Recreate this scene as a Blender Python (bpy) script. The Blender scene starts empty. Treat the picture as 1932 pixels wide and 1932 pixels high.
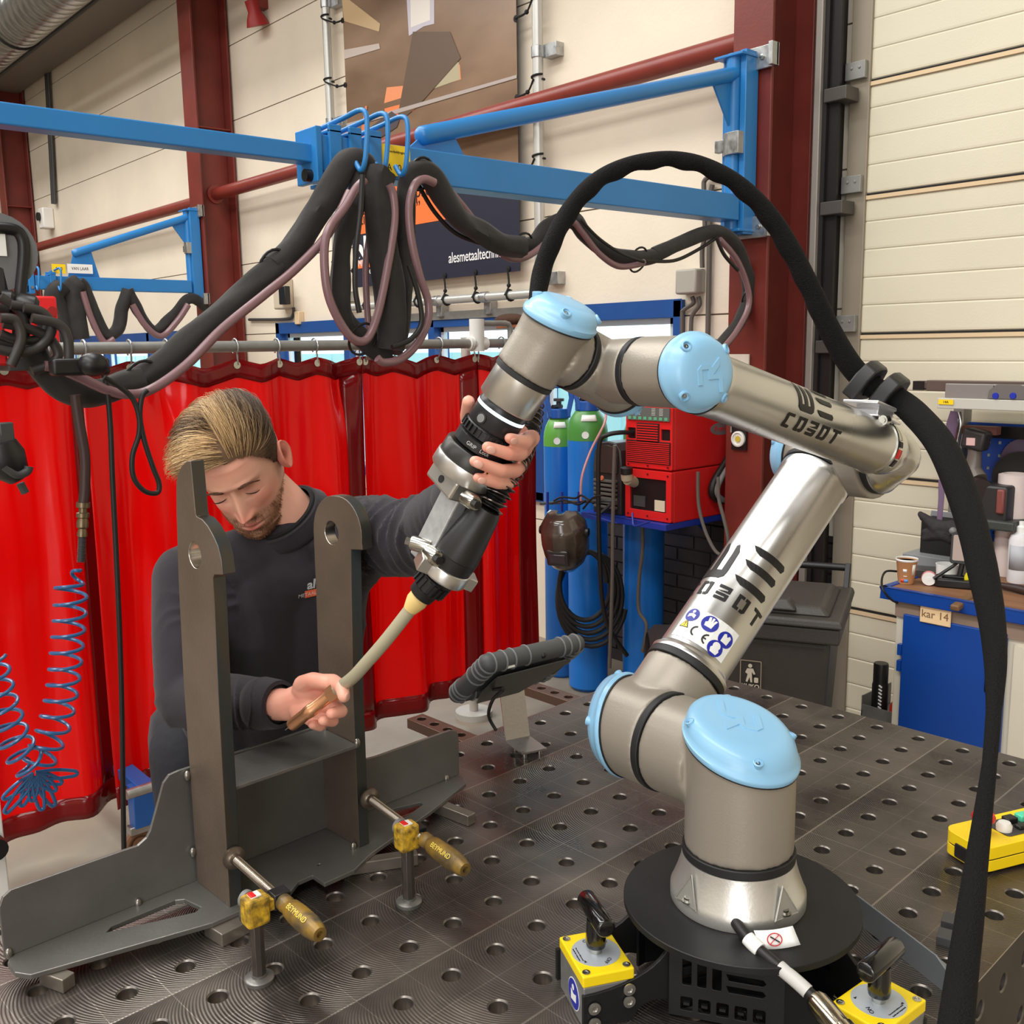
import bpy, bmesh, math, random
from mathutils import Vector as V, Matrix, noise as mnoise
random.seed(7)
PI = math.pi
SC = bpy.context.scene
COL = SC.collection

# ---------------------------------------------------------------- camera, world, lights, exposure
CAM = V((1.38387, -1.13451, 1.77603))
RX = V((0.65775625, 0.7530676, -0.0156815))      # picture right
RD = V((0.11298403, -0.11922497, -0.98641777))   # picture down
RF = V((-0.74470889, 0.64705069, -0.16350558))   # view direction
FPX = 1875.0
cd = bpy.data.cameras.new('camera'); cam = bpy.data.objects.new('camera', cd); COL.objects.link(cam)
cd.sensor_width = 36; cd.lens = 36 * FPX / 1932; cd.clip_start = 0.05; cd.clip_end = 200
cam.matrix_world = Matrix(((RX.x, -RD.x, -RF.x, CAM.x), (RX.y, -RD.y, -RF.y, CAM.y), (RX.z, -RD.z, -RF.z, CAM.z), (0, 0, 0, 1)))
SC.camera = cam
SC.view_settings.view_transform = 'Standard'; SC.view_settings.look = 'None'
SC.view_settings.gamma = 1; SC.view_settings.use_curve_mapping = False
SC.view_settings.exposure = 0.0

w = bpy.data.worlds.new('sky'); SC.world = w; w.use_nodes = True
bg = w.node_tree.nodes['Background']; bg.inputs[0].default_value = (0.80, 0.93, 1.0, 1); bg.inputs[1].default_value = 3.0

def area_light(name, loc, rot, sx, sy, power, col=(1, 1, 1)):
    l = bpy.data.lights.new(name, 'AREA'); l.shape = 'RECTANGLE'; l.size = sx; l.size_y = sy
    l.energy = power; l.color = col
    o = bpy.data.objects.new(name, l); COL.objects.link(o); o.location = loc; o.rotation_euler = rot
    return o
# rooflights of the hall (long glazed strips in the roof)
area_light('rooflight_near', (-2.5, -3.2, 6.9), (0, 0, 0), 16, 1.6, 800, (1, 0.985, 0.95))
area_light('rooflight_over', (-7.0, 0.0, 6.9), (0, 0, 0), 14, 1.2, 520, (1, 0.985, 0.95))
area_light('rooflight_far', (3.0, -8.5, 6.9), (0, 0, 0), 16, 1.6, 650, (0.97, 0.98, 1))
# added light from behind the photographer, brightening the red curtains
area_light('front_fill', (7.5, -9.0, 2.4), (math.radians(84), 0, math.radians(40)), 4.5, 4.2, 330, (0.95, 0.97, 1))

# ---------------------------------------------------------------- picture -> place
def ray(px, py):
    u = (px - 966) / FPX; v = (py - 966) / FPX
    return RX * u + RD * v + RF
def onx(px, py, x): r = ray(px, py); return CAM + r * ((x - CAM.x) / r.x)
def ony(px, py, y): r = ray(px, py); return CAM + r * ((y - CAM.y) / r.y)
def onz(px, py, z): r = ray(px, py); return CAM + r * ((z - CAM.z) / r.z)
def dep(px, py, d): return CAM + ray(px, py) * d

# ---------------------------------------------------------------- colours and materials
def lin(c):
    c = c / 255.0
    return c / 12.92 if c <= 0.04045 else ((c + 0.055) / 1.055) ** 2.4
def rgb(r, g, b): return (lin(r), lin(g), lin(b), 1)
MATS = {}
def mat(name, col, rough=0.5, metal=0.0, var=0.0, vscale=8.0, bump=0.0, bscale=60.0, col2=None, coat=0.0, spec=None,
        emit=None, estr=1.0, alpha=None, stretch=None, rvar=0.0, sheen=0.0, trans=0.0, detail=4.0, sub=0.0, aniso=0.0):
    if name in MATS: return MATS[name]
    m = bpy.data.materials.new(name); m.use_nodes = True; nt = m.node_tree; N = nt.nodes; L = nt.links
    b = N['Principled BSDF']; c = rgb(*col)
    b.inputs['Base Color'].default_value = c; b.inputs['Roughness'].default_value = rough; b.inputs['Metallic'].default_value = metal
    b.inputs['Coat Weight'].default_value = coat; b.inputs['Coat Roughness'].default_value = 0.15
    if spec is not None: b.inputs['Specular IOR Level'].default_value = spec
    if sheen: b.inputs['Sheen Weight'].default_value = sheen
    if trans: b.inputs['Transmission Weight'].default_value = trans
    if sub: b.inputs['Subsurface Weight'].default_value = sub; b.inputs['Subsurface Radius'].default_value = (0.012, 0.005, 0.003); b.inputs['Subsurface Scale'].default_value = 0.6
    if aniso: b.inputs['Anisotropic'].default_value = aniso
    if emit: b.inputs['Emission Color'].default_value = rgb(*emit); b.inputs['Emission Strength'].default_value = estr
    if alpha is not None: b.inputs['Alpha'].default_value = alpha
    if var or bump or col2 or rvar:
        tc = N.new('ShaderNodeTexCoord'); mp = N.new('ShaderNodeMapping'); L.new(tc.outputs['Object'], mp.inputs[0])
        if stretch: mp.inputs['Scale'].default_value = stretch
        nz = N.new('ShaderNodeTexNoise'); nz.inputs['Scale'].default_value = vscale; nz.inputs['Detail'].default_value = detail
        L.new(mp.outputs[0], nz.inputs['Vector'])
        if var or col2:
            cr = N.new('ShaderNodeValToRGB'); cr.color_ramp.elements[0].position = 0.3; cr.color_ramp.elements[1].position = 0.7
            if col2: a = c; z = rgb(*col2)
            else: a = tuple(x * (1 - var) for x in c[:3]) + (1,); z = tuple(min(1, x * (1 + var)) for x in c[:3]) + (1,)
            cr.color_ramp.elements[0].color = a; cr.color_ramp.elements[1].color = z
            L.new(nz.outputs['Fac'], cr.inputs[0]); L.new(cr.outputs[0], b.inputs['Base Color'])
        if rvar:
            mr = N.new('ShaderNodeMapRange'); mr.inputs[1].default_value = 0.3; mr.inputs[2].default_value = 0.7
            mr.inputs[3].default_value = max(0, rough - rvar); mr.inputs[4].default_value = rough + rvar
            L.new(nz.outputs['Fac'], mr.inputs[0]); L.new(mr.outputs[0], b.inputs['Roughness'])
        if bump:
            n2 = N.new('ShaderNodeTexNoise'); n2.inputs['Scale'].default_value = bscale; n2.inputs['Detail'].default_value = 3
            L.new(mp.outputs[0], n2.inputs['Vector'])
            bp = N.new('ShaderNodeBump'); bp.inputs['Strength'].default_value = bump; bp.inputs['Distance'].default_value = 0.01
            L.new(n2.outputs['Fac'], bp.inputs['Height']); L.new(bp.outputs[0], b.inputs['Normal'])
    MATS[name] = m; return m
def attr_mat(name, rough, **k):
    m = mat(name, (200, 200, 200), rough, **k)
    nt = m.node_tree; a = nt.nodes.new('ShaderNodeAttribute'); a.attribute_name = 'Col'
    nt.links.new(a.outputs['Color'], nt.nodes['Principled BSDF'].inputs['Base Color']); return m

# ---------------------------------------------------------------- mesh helpers
def frame(z, x=None):
    z = V(z).normalized()
    if x is None: x = V((1, 0, 0)) if abs(z.x) < 0.9 else V((0, 1, 0))
    x = V(x); x = (x - z * x.dot(z)).normalized(); y = z.cross(x)
    return x, y, z
def mtx(o, x, y, z):
    return Matrix(((x.x, y.x, z.x, o[0]), (x.y, y.y, z.y, o[1]), (x.z, y.z, z.z, o[2]), (0, 0, 0, 1)))
def fm(o, z, x=None): return mtx(o, *frame(z, x))
def spline(P, n=8, closed=False):
    P = [V(p) for p in P]; out = []; m = len(P)
    rng = range(m if closed else m - 1)
    for i in rng:
        g = (lambda k: P[k % m]) if closed else (lambda k: P[min(max(k, 0), m - 1)])
        a, b, c, d = g(i - 1), g(i), g(i + 1), g(i + 2)
        for k in range(n):
            t = k / n; t2 = t * t; t3 = t2 * t
            out.append(0.5 * ((2 * b) + (c - a) * t + (2 * a - 5 * b + 4 * c - d) * t2 + (3 * b - a - 3 * c + d) * t3))
    if not closed: out.append(P[-1].copy())
    return out
class MB:
    def __init__(s): s.v = []; s.f = []; s.m = []
    def add(s, vs, fs, mi=0):
        o = len(s.v); s.v += [tuple(v) for v in vs]; s.f += [tuple(i + o for i in f) for f in fs]; s.m += [mi] * len(fs); return s
    def box(s, c, size, M=None, mi=0):
        hx, hy, hz = size[0] / 2, size[1] / 2, size[2] / 2; c = V(c)
        vs = [V((x * hx, y * hy, z * hz)) for x in (-1, 1) for y in (-1, 1) for z in (-1, 1)]
        vs = [(M.to_3x3() @ v if M else v) + c for v in vs]
        return s.add(vs, [(0, 1, 3, 2), (4, 6, 7, 5), (0, 4, 5, 1), (2, 3, 7, 6), (0, 2, 6, 4), (1, 5, 7, 3)], mi)
    def bb(s, x0, x1, y0, y1, z0, z1, mi=0): return s.box(((x0 + x1) / 2, (y0 + y1) / 2, (z0 + z1) / 2), (x1 - x0, y1 - y0, z1 - z0), None, mi)
    def bar(s, a, b, w, h, up=(0, 0, 1), mi=0):
        a = V(a); b = V(b); z = (b - a).normalized(); y = V(up); y = (y - z * y.dot(z)).normalized(); x = y.cross(z)
        return s.box((a + b) / 2, (w, h, (b - a).length), mtx((0, 0, 0), x, y, z), mi)
    def tube(s, P, r, seg=12, closed=False, caps=True, mi=0, flat=1.0):
        P = [V(p) for p in P]; n = len(P); rs = r if hasattr(r, '__len__') else [r] * n
        T = []
        for i in range(n):
            a = P[(i - 1) % n] if (closed or i > 0) else P[i]; b = P[(i + 1) % n] if (closed or i < n - 1) else P[i]
            d = b - a; T.append(d.normalized() if d.length > 1e-9 else V((0, 0, 1)))
        x, y, _ = frame(T[0]); vs = []
        for i in range(n):
            t = T[i]; x = (x - t * x.dot(t)).normalized(); y = t.cross(x)
            for k in range(seg):
                a = 2 * PI * k / seg; vs.append(P[i] + (x * math.cos(a) + y * math.sin(a) * flat) * rs[i])
        fs = [(i * seg + k, i * seg + (k + 1) % seg, ((i + 1) % n) * seg + (k + 1) % seg, ((i + 1) % n) * seg + k) for i in range(n if closed else n - 1) for k in range(seg)]
        if caps and not closed: fs += [tuple(range(seg - 1, -1, -1)), tuple(range((n - 1) * seg, n * seg))]
        return s.add(vs, fs, mi)
    def cyl(s, a, b, r, r2=None, seg=24, mi=0): return s.tube([a, b], [r, r if r2 is None else r2], seg, mi=mi)
    def lathe(s, prof, M=None, seg=40, shear=None, mi=0):
        # prof: (radius, height) pairs; shear(x, y, z) -> z
        vs = []; n = len(prof)
        for (r, z) in prof:
            for k in range(seg):
                a = 2 * PI * k / seg; x, y = r * math.cos(a), r * math.sin(a)
                p = V((x, y, shear(x, y, z) if shear else z)); vs.append(M @ p if M else p)
        fs = [(i * seg + k, i * seg + (k + 1) % seg, (i + 1) * seg + (k + 1) % seg, (i + 1) * seg + k) for i in range(n - 1) for k in range(seg)]
        if prof[0][0] > 1e-6: fs.append(tuple(range(seg - 1, -1, -1)))
        if prof[-1][0] > 1e-6: fs.append(tuple(range((n - 1) * seg, n * seg)))
        return s.add(vs, fs, mi)
    def plate(s, outline, holes, th, M, mi=0):
        # flat plate cut to an outline (2-D), with holes, from z=0 to z=th in the frame M
        bm = bmesh.new(); es = []
        for loop in [outline] + list(holes):
            vs = [bm.verts.new((x, y, 0)) for x, y in loop]
            es += [bm.edges.new((vs[i], vs[(i + 1) % len(vs)])) for i in range(len(vs))]
        bmesh.ops.triangle_fill(bm, use_beauty=True, use_dissolve=False, edges=es)
        for f in bm.faces:
            if f.normal.z < 0: f.normal_flip()
        bm.verts.index_update(); n = len(bm.verts)
        vs = [v.co.copy() for v in bm.verts]; fs = [[v.index for v in f.verts] for f in bm.faces]
        bd = [e for e in bm.edges if len(e.link_faces) == 1]
        side = []
        for e in bd:
            l = e.link_loops[0]; side.append((l.vert.index, l.link_loop_next.vert.index))
        bm.free()
        allv = [M @ V((p.x, p.y, th)) for p in vs] + [M @ V((p.x, p.y, 0)) for p in vs]
        allf = [tuple(f) for f in fs] + [tuple(i + n for i in reversed(f)) for f in fs] + [(a + n, b + n, b, a) for a, b in side]
        return s.add(allv, allf, mi)
    def grid(s, fn, nu, nv, mi=0, cu=False):
        vs = [fn(i / nu, j / nv) for j in range(nv + 1) for i in range(nu + 1)]
        fs = [(j * (nu + 1) + i, j * (nu + 1) + i + 1, (j + 1) * (nu + 1) + i + 1, (j + 1) * (nu + 1) + i) for j in range(nv) for i in range(nu)]
        return s.add(vs, fs, mi)
    def sphere(s, c, r, su=16, sv=10, M=None, mi=0):
        sc = r if hasattr(r, '__len__') else (r, r, r)
        prof = []; c = V(c); vs = []
        for j in range(sv + 1):
            a = PI * j / sv
            for k in range(su):
                b = 2 * PI * k / su; p = V((sc[0] * math.sin(a) * math.cos(b), sc[1] * math.sin(a) * math.sin(b), -sc[2] * math.cos(a)))
                vs.append((M.to_3x3() @ p if M else p) + c)
        fs = [(j * su + k, j * su + (k + 1) % su, (j + 1) * su + (k + 1) % su, (j + 1) * su + k) for j in range(sv) for k in range(su)]
        return s.add(vs, fs, mi)
    def mesh(s, name):
        me = bpy.data.meshes.new(name); me.from_pydata(s.v, [], s.f); me.polygons.foreach_set('material_index', s.m); me.update(); return me
    def build(s, name, mats, parent=None, smooth=40, bevel=0.0, bseg=2, weld=False, solid=0.0):
        me = s.mesh(name)
        for m in (mats if isinstance(mats, (list, tuple)) else [mats]): me.materials.append(m)
        bm = bmesh.new(); bm.from_mesh(me)
        bmesh.ops.remove_doubles(bm, verts=bm.verts, dist=1e-6)
        if weld or not solid: bmesh.ops.recalc_face_normals(bm, faces=bm.faces)
        bm.to_mesh(me); bm.free()
        if smooth: me.polygons.foreach_set('use_smooth', [True] * len(me.polygons)); me.set_sharp_from_angle(angle=math.radians(smooth))
        o = bpy.data.objects.new(name, me); COL.objects.link(o)
        if parent is not None: adopt(o, parent)
        if solid:
            md = o.modifiers.new('thickness', 'SOLIDIFY'); md.thickness = solid; md.offset = 0
        if bevel:
            md = o.modifiers.new('bevel', 'BEVEL'); md.width = bevel; md.segments = bseg; md.limit_method = 'ANGLE'; md.angle_limit = math.radians(35); md.harden_normals = False
        return o
def adopt(o, parent):
    o.parent = parent
    w = parent['_w'] if False else WM(parent)
    o.matrix_parent_inverse = w.inverted()
def WM(o):
    m = o.matrix_basis.copy() if o.type != 'EMPTY' else Matrix.LocRotScale(o.location, o.rotation_euler, o.scale)
    if o.type != 'EMPTY': m = Matrix.LocRotScale(o.location, o.rotation_euler, o.scale)
    if o.parent: m = WM(o.parent) @ o.matrix_parent_inverse @ m
    return m
def tag(o, label=None, cat=None, group=None, kind=None):
    if label: o['label'] = label
    if cat: o['category'] = cat
    if group: o['group'] = group
    if kind: o['kind'] = kind
    return o
def thing(name, loc, label, cat, group=None):
    o = bpy.data.objects.new(name, None); COL.objects.link(o); o.location = V(loc); o.empty_display_size = 0.05
    return tag(o, label, cat, group)
def struct(o): o['kind'] = 'structure'; return o
def copy_tree(o, parent=None):
    c = o.copy(); COL.objects.link(c)
    if parent is not None: c.parent = parent
    for ch in [k for k in bpy.data.objects if k.parent == o]: copy_tree(ch, c)
    return c
def text_part(s, size, M, m, name='lettering', parent=None, ext=0.0004, align='CENTER', xs=1.0, wrap=None, bold=0.0, cuts=0):
    cu = bpy.data.curves.new('t', 'FONT'); cu.body = s; cu.size = size; cu.extrude = ext; cu.align_x = align; cu.align_y = 'CENTER'; cu.offset = bold
    o = bpy.data.objects.new('t', cu); COL.objects.link(o)
    me = bpy.data.meshes.new_from_object(o.evaluated_get(bpy.context.evaluated_depsgraph_get()))
    bpy.data.objects.remove(o); bpy.data.curves.remove(cu)
    if cuts:
        bm = bmesh.new(); bm.from_mesh(me); bmesh.ops.triangulate(bm, faces=bm.faces)
        for _ in range(cuts):
            bmesh.ops.subdivide_edges(bm, edges=[e for e in bm.edges if e.calc_length() > size * 0.12], cuts=1); bmesh.ops.triangulate(bm, faces=bm.faces)
        bm.to_mesh(me); bm.free()
    for v in me.vertices:
        p = V((v.co.x * xs, v.co.y, v.co.z)); v.co = wrap(p) if wrap else M @ p
    me.materials.clear(); me.materials.append(m)
    ob = bpy.data.objects.new(name, me); COL.objects.link(ob)
    if parent is not None: adopt(ob, parent)
    return ob
def ring_pts(c, r, n, M=None):
    return [(c[0] + r * math.cos(2 * PI * k / n), c[1] + r * math.sin(2 * PI * k / n)) for k in range(n)]
def rrect(x0, x1, y0, y1, r, n=4):
    out = []
    for cx, cy, a0 in ((x1 - r, y1 - r, 0), (x0 + r, y1 - r, 90), (x0 + r, y0 + r, 180), (x1 - r, y0 + r, 270)):
        for k in range(n + 1):
            a = math.radians(a0 + 90 * k / n); out.append((cx + r * math.cos(a), cy + r * math.sin(a)))
    return out
def fuse(mb, voxel, smooth=6, fac=0.5, name='fused'):
    me = mb.mesh(name); o = bpy.data.objects.new(name, me); COL.objects.link(o)
    bm = bmesh.new(); bm.from_mesh(me); bmesh.ops.remove_doubles(bm, verts=bm.verts, dist=1e-6); bmesh.ops.recalc_face_normals(bm, faces=bm.faces); bm.to_mesh(me); bm.free()
    r = o.modifiers.new('r', 'REMESH'); r.mode = 'VOXEL'; r.voxel_size = voxel
    if smooth: s_ = o.modifiers.new('s', 'SMOOTH'); s_.factor = fac; s_.iterations = smooth
    out = bpy.data.meshes.new_from_object(o.evaluated_get(bpy.context.evaluated_depsgraph_get()))
    bpy.data.objects.remove(o); bpy.data.meshes.remove(me); out.name = name
    out.polygons.foreach_set('use_smooth', [True] * len(out.polygons))
    return out
def mobj(me, name, m, parent=None):
    me.materials.clear(); me.materials.append(m); me.name = name
    o = bpy.data.objects.new(name, me); COL.objects.link(o)
    if parent is not None: adopt(o, parent)
    return o
def roundcone(mb, a, b, ra, rb, seg=20):
    # closed tapered capsule
    a = V(a); b = V(b); L = (b - a).length; n = 5; P = []; R = []
    d = (b - a).normalized() if L > 1e-6 else V((0, 0, 1))
    for k in range(n + 1):
        t = PI / 2 * (1 - k / n); P.append(a - d * ra * math.sin(t)); R.append(max(ra * math.cos(t), 1e-5))
    for k in range(n + 1):
        t = PI / 2 * k / n; P.append(b + d * rb * math.sin(t)); R.append(max(rb * math.cos(t), 1e-5))
    return mb.tube(P, R, seg)
# ---------------------------------------------------------------- materials
M_wall = mat('cream_concrete', (226, 214, 195), 0.85, var=0.07, vscale=1.3, bump=0.12, bscale=45, detail=8)
M_seam = mat('wall_seam', (120, 108, 96), 0.9)
M_lower = mat('shaded_lower_wall', (66, 58, 58), 0.85, var=0.25, vscale=3)
M_ceil = mat('roof_sheet', (150, 148, 142), 0.7)
M_floor = mat('concrete_floor', (150, 138, 120), 0.45, col2=(122, 112, 100), vscale=2.2, bump=0.05, bscale=30, rvar=0.12)
M_redsteel = mat('oxide_red_steel', (112, 42, 34), 0.42, var=0.14, vscale=5, bump=0.04, bscale=90)
M_redpipe = mat('oxide_red_pipe', (128, 50, 40), 0.4, var=0.1, vscale=8)
M_blue = mat('jib_blue', (42, 124, 190), 0.35, var=0.05, vscale=4)
M_navy = mat('window_blue', (28, 74, 140), 0.4, var=0.06)
M_galv = mat('galvanised', (178, 180, 180), 0.35, 0.85, var=0.14, vscale=30, rvar=0.1)
M_galvd = mat('galvanised_dull', (150, 150, 146), 0.5, 0.6, var=0.1, vscale=20)
M_black = mat('black_plastic', (20, 20, 21), 0.4)
M_blackm = mat('black_matte', (16, 16, 17), 0.75)
M_rubber = mat('black_rubber', (26, 25, 25), 0.6)
M_white = mat('white_plastic', (226, 224, 218), 0.45)
M_grey = mat('grey_plastic', (120, 120, 118), 0.5)
M_dgrey = mat('dark_grey_plastic', (62, 62, 62), 0.5)
M_steel = mat('bright_steel', (200, 200, 198), 0.28, 1.0, rvar=0.06, vscale=40)
M_chrome = mat('zinc_screw', (190, 188, 180), 0.22, 1.0)
M_gate = mat('gate_cream', (218, 211, 188), 0.55, var=0.035, vscale=1.5, bump=0.06, bscale=120)
M_gateedge = mat('gate_joint_profile', (222, 196, 158), 0.5)
M_yellow = mat('label_yellow', (252, 214, 30), 0.4)
M_ink = mat('print_black', (14, 14, 16), 0.5)
M_paper = mat('white_label', (240, 240, 236), 0.5)
M_pink = mat('pink_gas_hose', (128, 96, 100), 0.35, coat=0.2)
M_sleeve = mat('black_cloth_sleeve', (40, 37, 35), 0.85, var=0.25, vscale=14, bump=0.3, bscale=22, sheen=0.1)
M_cable = mat('black_cable', (24, 22, 22), 0.5)

W = 2.90           # inside face of the long wall
TZ = 0.87          # table height

# ---------------------------------------------------------------- the hall
def structbox(name, x0, x1, y0, y1, z0, z1, m):
    return struct(MB().bb(x0, x1, y0, y1, z0, z1).build(name, m, smooth=0))
structbox('floor', -22, 11, -13, W + 0.3, -0.1, 0, M_floor)
structbox('ceiling', -22, 11, -13, W + 0.3, 7.2, 7.3, M_ceil)
structbox('wall_front', -22, 11, -13.2, -13, 0, 7.2, M_wall)
structbox('wall_right', 11, 11.2, -13, W + 0.3, 0, 7.2, M_wall)
structbox('wall_left', -22.2, -22, -13, W + 0.3, 0, 7.2, M_wall)
# long wall of stacked panels, with a window strip
WX0, WX1, WZ0, WZ1 = -6.15, -1.90, 0.86, 2.0
VX0, VX1, VZ0, VZ1 = -11.6, -7.55, 0.86, 1.98
GX0, GX1, GZ1 = -0.98, 7.0, 4.6
seams = [0.74 + 0.59 * k for k in range(11)]
wb = MB()
def panels(x0, x1, z0, z1, mb):
    zs = [z0] + [s for s in seams if z0 + 0.02 < s < z1 - 0.02] + [z1]
    for a, b in zip(zs[:-1], zs[1:]):
        mb.bb(x0, x1, W, W + 0.2, a + (0.004 if a > z0 else 0), b - (0.004 if b < z1 else 0))
    mb.bb(x0, x1, W + 0.008, W + 0.19, z0, z1, 1)
for x0, x1, z0, z1 in ((-22, VX0, 0, 7.2), (VX0, VX1, VZ1, 7.2), (VX1, WX0, 0, 7.2), (WX0, WX1, WZ1, 7.2), (WX1, GX0, 0.9, 7.2), (GX0, GX1, GZ1, 7.2), (GX1, 11, 0, 7.2), (VX0, VX1, 0, VZ0), (WX0, -2.9, 0, WZ0)):
    panels(x0, x1, z0, z1, wb)
struct(wb.build('wall_back', [M_wall, M_seam], smooth=0))
# dark masonry below the window, the lower wall's shade painted in as grey
bk = MB()
z = 0.0; row = 0
while z < 0.9 - 0.01:
    x = -2.9 - (row % 2) * 0.11
    top = 0.90 if True else 0
    while x < GX0:
        a, b = max(x, -2.9), min(x + 0.205, GX0)
        if b > a + 0.01 and not (z > WZ0 - 0.07 and b < WX1): bk.bb(a, b, W, W + 0.2, z, min(z + 0.062, 0.9))
        x += 0.217
    z += 0.0725; row += 1
bk.bb(-2.9, GX0, W + 0.01, W + 0.19, 0, 0.86, 1)
tr = struct(bk.build('trim_1', [mat('dark_brick', (64, 54, 52), 0.85, col2=(44, 38, 38), vscale=9), M_lower], smooth=0))

# windows: blue steel frames, panes, and the pale yard behind
def window(name, x0, x1, z0, z1, mull, fr=0.055):
    f = MB()
    f.bb(x0, x1, W - 0.03, W + 0.10, z1 - fr * 1.6, z1); f.bb(x0, x1, W - 0.03, W + 0.10, z0, z0 + fr)
    f.bb(x0, x0 + fr, W - 0.03, W + 0.10, z0, z1); f.bb(x1 - fr, x1, W - 0.03, W + 0.10, z0, z1)
    for m in mull: f.bb(m - 0.035, m + 0.035, W - 0.03, W + 0.10, z0, z1)
    o = struct(f.build(name, M_navy, smooth=0, bevel=0.004))
    xs = [x0 + fr] + [m for m in mull] + [x1 - fr]
    lt = mat('white_sash', (220, 232, 236), 0.5)
    for a, b in zip(xs[:-1], xs[1:]):
        s = MB(); a += 0.035; b -= 0.035
        s.bb(a, b, W + 0.03, W + 0.06, z1 - fr * 1.6 - 0.03, z1 - fr * 1.6); s.bb(a, b, W + 0.03, W + 0.06, z0 + fr, z0 + fr + 0.03)
        s.bb(a, a + 0.03, W + 0.03, W + 0.06, z0 + fr, z1 - fr); s.bb(b - 0.03, b, W + 0.03, W + 0.06, z0 + fr, z1 - fr)
        struct(s.build('window_sash', lt, o, smooth=0))
        g = MB().bb(a, b, W + 0.044, W + 0.048, z0 + fr, z1 - fr)
        struct(g.build('window_pane', M_glass, o, smooth=0))
    return o
M_glass = bpy.data.materials.new('pane_glass'); M_glass.use_nodes = True
_n = M_glass.node_tree; _n.nodes.clear()
_o = _n.nodes.new('ShaderNodeOutputMaterial'); _m = _n.nodes.new('ShaderNodeMixShader'); _t = _n.nodes.new('ShaderNodeBsdfTransparent'); _g = _n.nodes.new('ShaderNodeBsdfGlossy')
_t.inputs[0].default_value = (0.93, 0.99, 1, 1); _g.inputs['Roughness'].default_value = 0.02; _m.inputs[0].default_value = 0.07
_n.links.new(_t.outputs[0], _m.inputs[1]); _n.links.new(_g.outputs[0], _m.inputs[2]); _n.links.new(_m.outputs[0], _o.inputs[0])
window('window_1', WX0, WX1, WZ0, WZ1, [-5.08, -4.02, -2.97])
window('window_2', VX0, VX1, VZ0, VZ1, [-10.2, -8.9])
yard = MB().bb(-24, 8, 7.4, 7.5, 0, 1.72)
for k in range(60): yard.bb(-24 + k * 0.53, -24 + k * 0.53 + 0.03, 7.38, 7.42, 0, 1.72)
yo = struct(yard.build('trim_2', mat('yard_cladding', (190, 232, 240), 0.6), smooth=0))
struct(MB().bb(-24, 8, W + 0.32, 7.4, -0.1, 0).build('trim_3', mat('yard_paving', (150, 160, 160), 0.8), smooth=0))

# sectional overhead gate
gb = MB(); GY = 2.88
bz = [ony(1580, y, GY).z for y in (165, 373, 629)]
sub = 0.1225
bounds = [4.55, 4.06, 3.56, bz[0], bz[1], bz[2]]
while bounds[-1] > 0.1: bounds.append(max(bounds[-1] - 0.61, 0.0))
door = MB(); edge = MB()
for a, b in zip(bounds[:-1], bounds[1:]):
    n = max(1, round((a - b) / sub)); h = (a - b) / n
    for k in range(n):
        z1 = a - k * h; z0 = z1 - h
        top = z1 - (0.030 if k == 0 else 0.0)
        # each band is slightly dished with a rounded groove under it
        pr = [(0.0, z0), (0.004, z0 + 0.004), (0.005, z0 + 0.012), (0.005, top - 0.006), (0.001, top)]
        vs = []
        for x in (GX0 + 0.07, GX1):
            for d, zz in pr: vs.append((x, GY - d, zz))
        m_ = len(pr); door.add(vs, [(i, i + 1, m_ + i + 1, m_ + i) for i in range(m_ - 1)])
    edge.bb(GX0 + 0.07, GX1, GY - 0.012, GY + 0.02, a - 0.026, a - 0.010)
    edge.bb(GX0 + 0.07, GX1, GY - 0.004, GY + 0.02, a - 0.008, a - 0.001, 1)
door.bb(GX0 + 0.05, GX1, GY + 0.002, GY + 0.05, 0, 4.55)
do = struct(door.build('door_1', M_gate, smooth=0))
struct(edge.build('door_joint', [M_gateedge, M_blackm], do, smooth=0))
st = MB()
st.bb(GX0 - 0.02, GX0 + 0.07, GY - 0.02, GY + 0.02, 0, 4.6)
struct(st.build('door_edge_strip', mat('gate_edge_strip', (150, 140, 124), 0.5, 0.3), do, smooth=0, bevel=0.003))
rl = MB(); rl.bb(GX0 - 0.085, GX0 - 0.065, GY - 0.12, GY + 0.02, 0, 4.6); rl.bb(GX0 - 0.065, GX0 - 0.02, GY - 0.10, GY - 0.085, 0, 4.6); rl.bb(GX0 - 0.05, GX0 - 0.035, GY - 0.085, GY - 0.03, 0, 4.6)
struct(rl.build('door_rail', mat('gate_rail', (44, 42, 42), 0.4, 0.5), do, smooth=0))
al = MB().bb(GX0 - 0.115, GX0 - 0.085, GY - 0.14, GY + 0.02, 0, 4.6)
struct(al.build('door_frame', mat('gate_frame_alu', (158, 152, 146), 0.4, 0.4), do, smooth=0, bevel=0.003))
hg = MB()
for zb in bounds[1:-1]:
    hg.bb(GX0 - 0.03, GX0 + 0.06, GY - 0.045, GY - 0.02, zb + 0.005, zb + 0.075)
    for dx in (0, .035): hg.cyl((GX0 + 0.0 + dx, GY - 0.05, zb + 0.05), (GX0 + dx, GY - 0.045, zb + 0.05), 0.006, seg=8)
struct(hg.build('door_hinge', M_galvd, do, smooth=0, bevel=0.002))
rb = MB()
for zb in bounds[1:-1]:
    rb.bb(GX0 - 0.075, GX0 + 0.03, GY - 0.13, GY - 0.03, zb - 0.085, zb - 0.03)
struct(rb.build('door_roller_box', mat('roller_box', (84, 80, 76), 0.5, 0.4), do, smooth=0, bevel=0.004))

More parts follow.
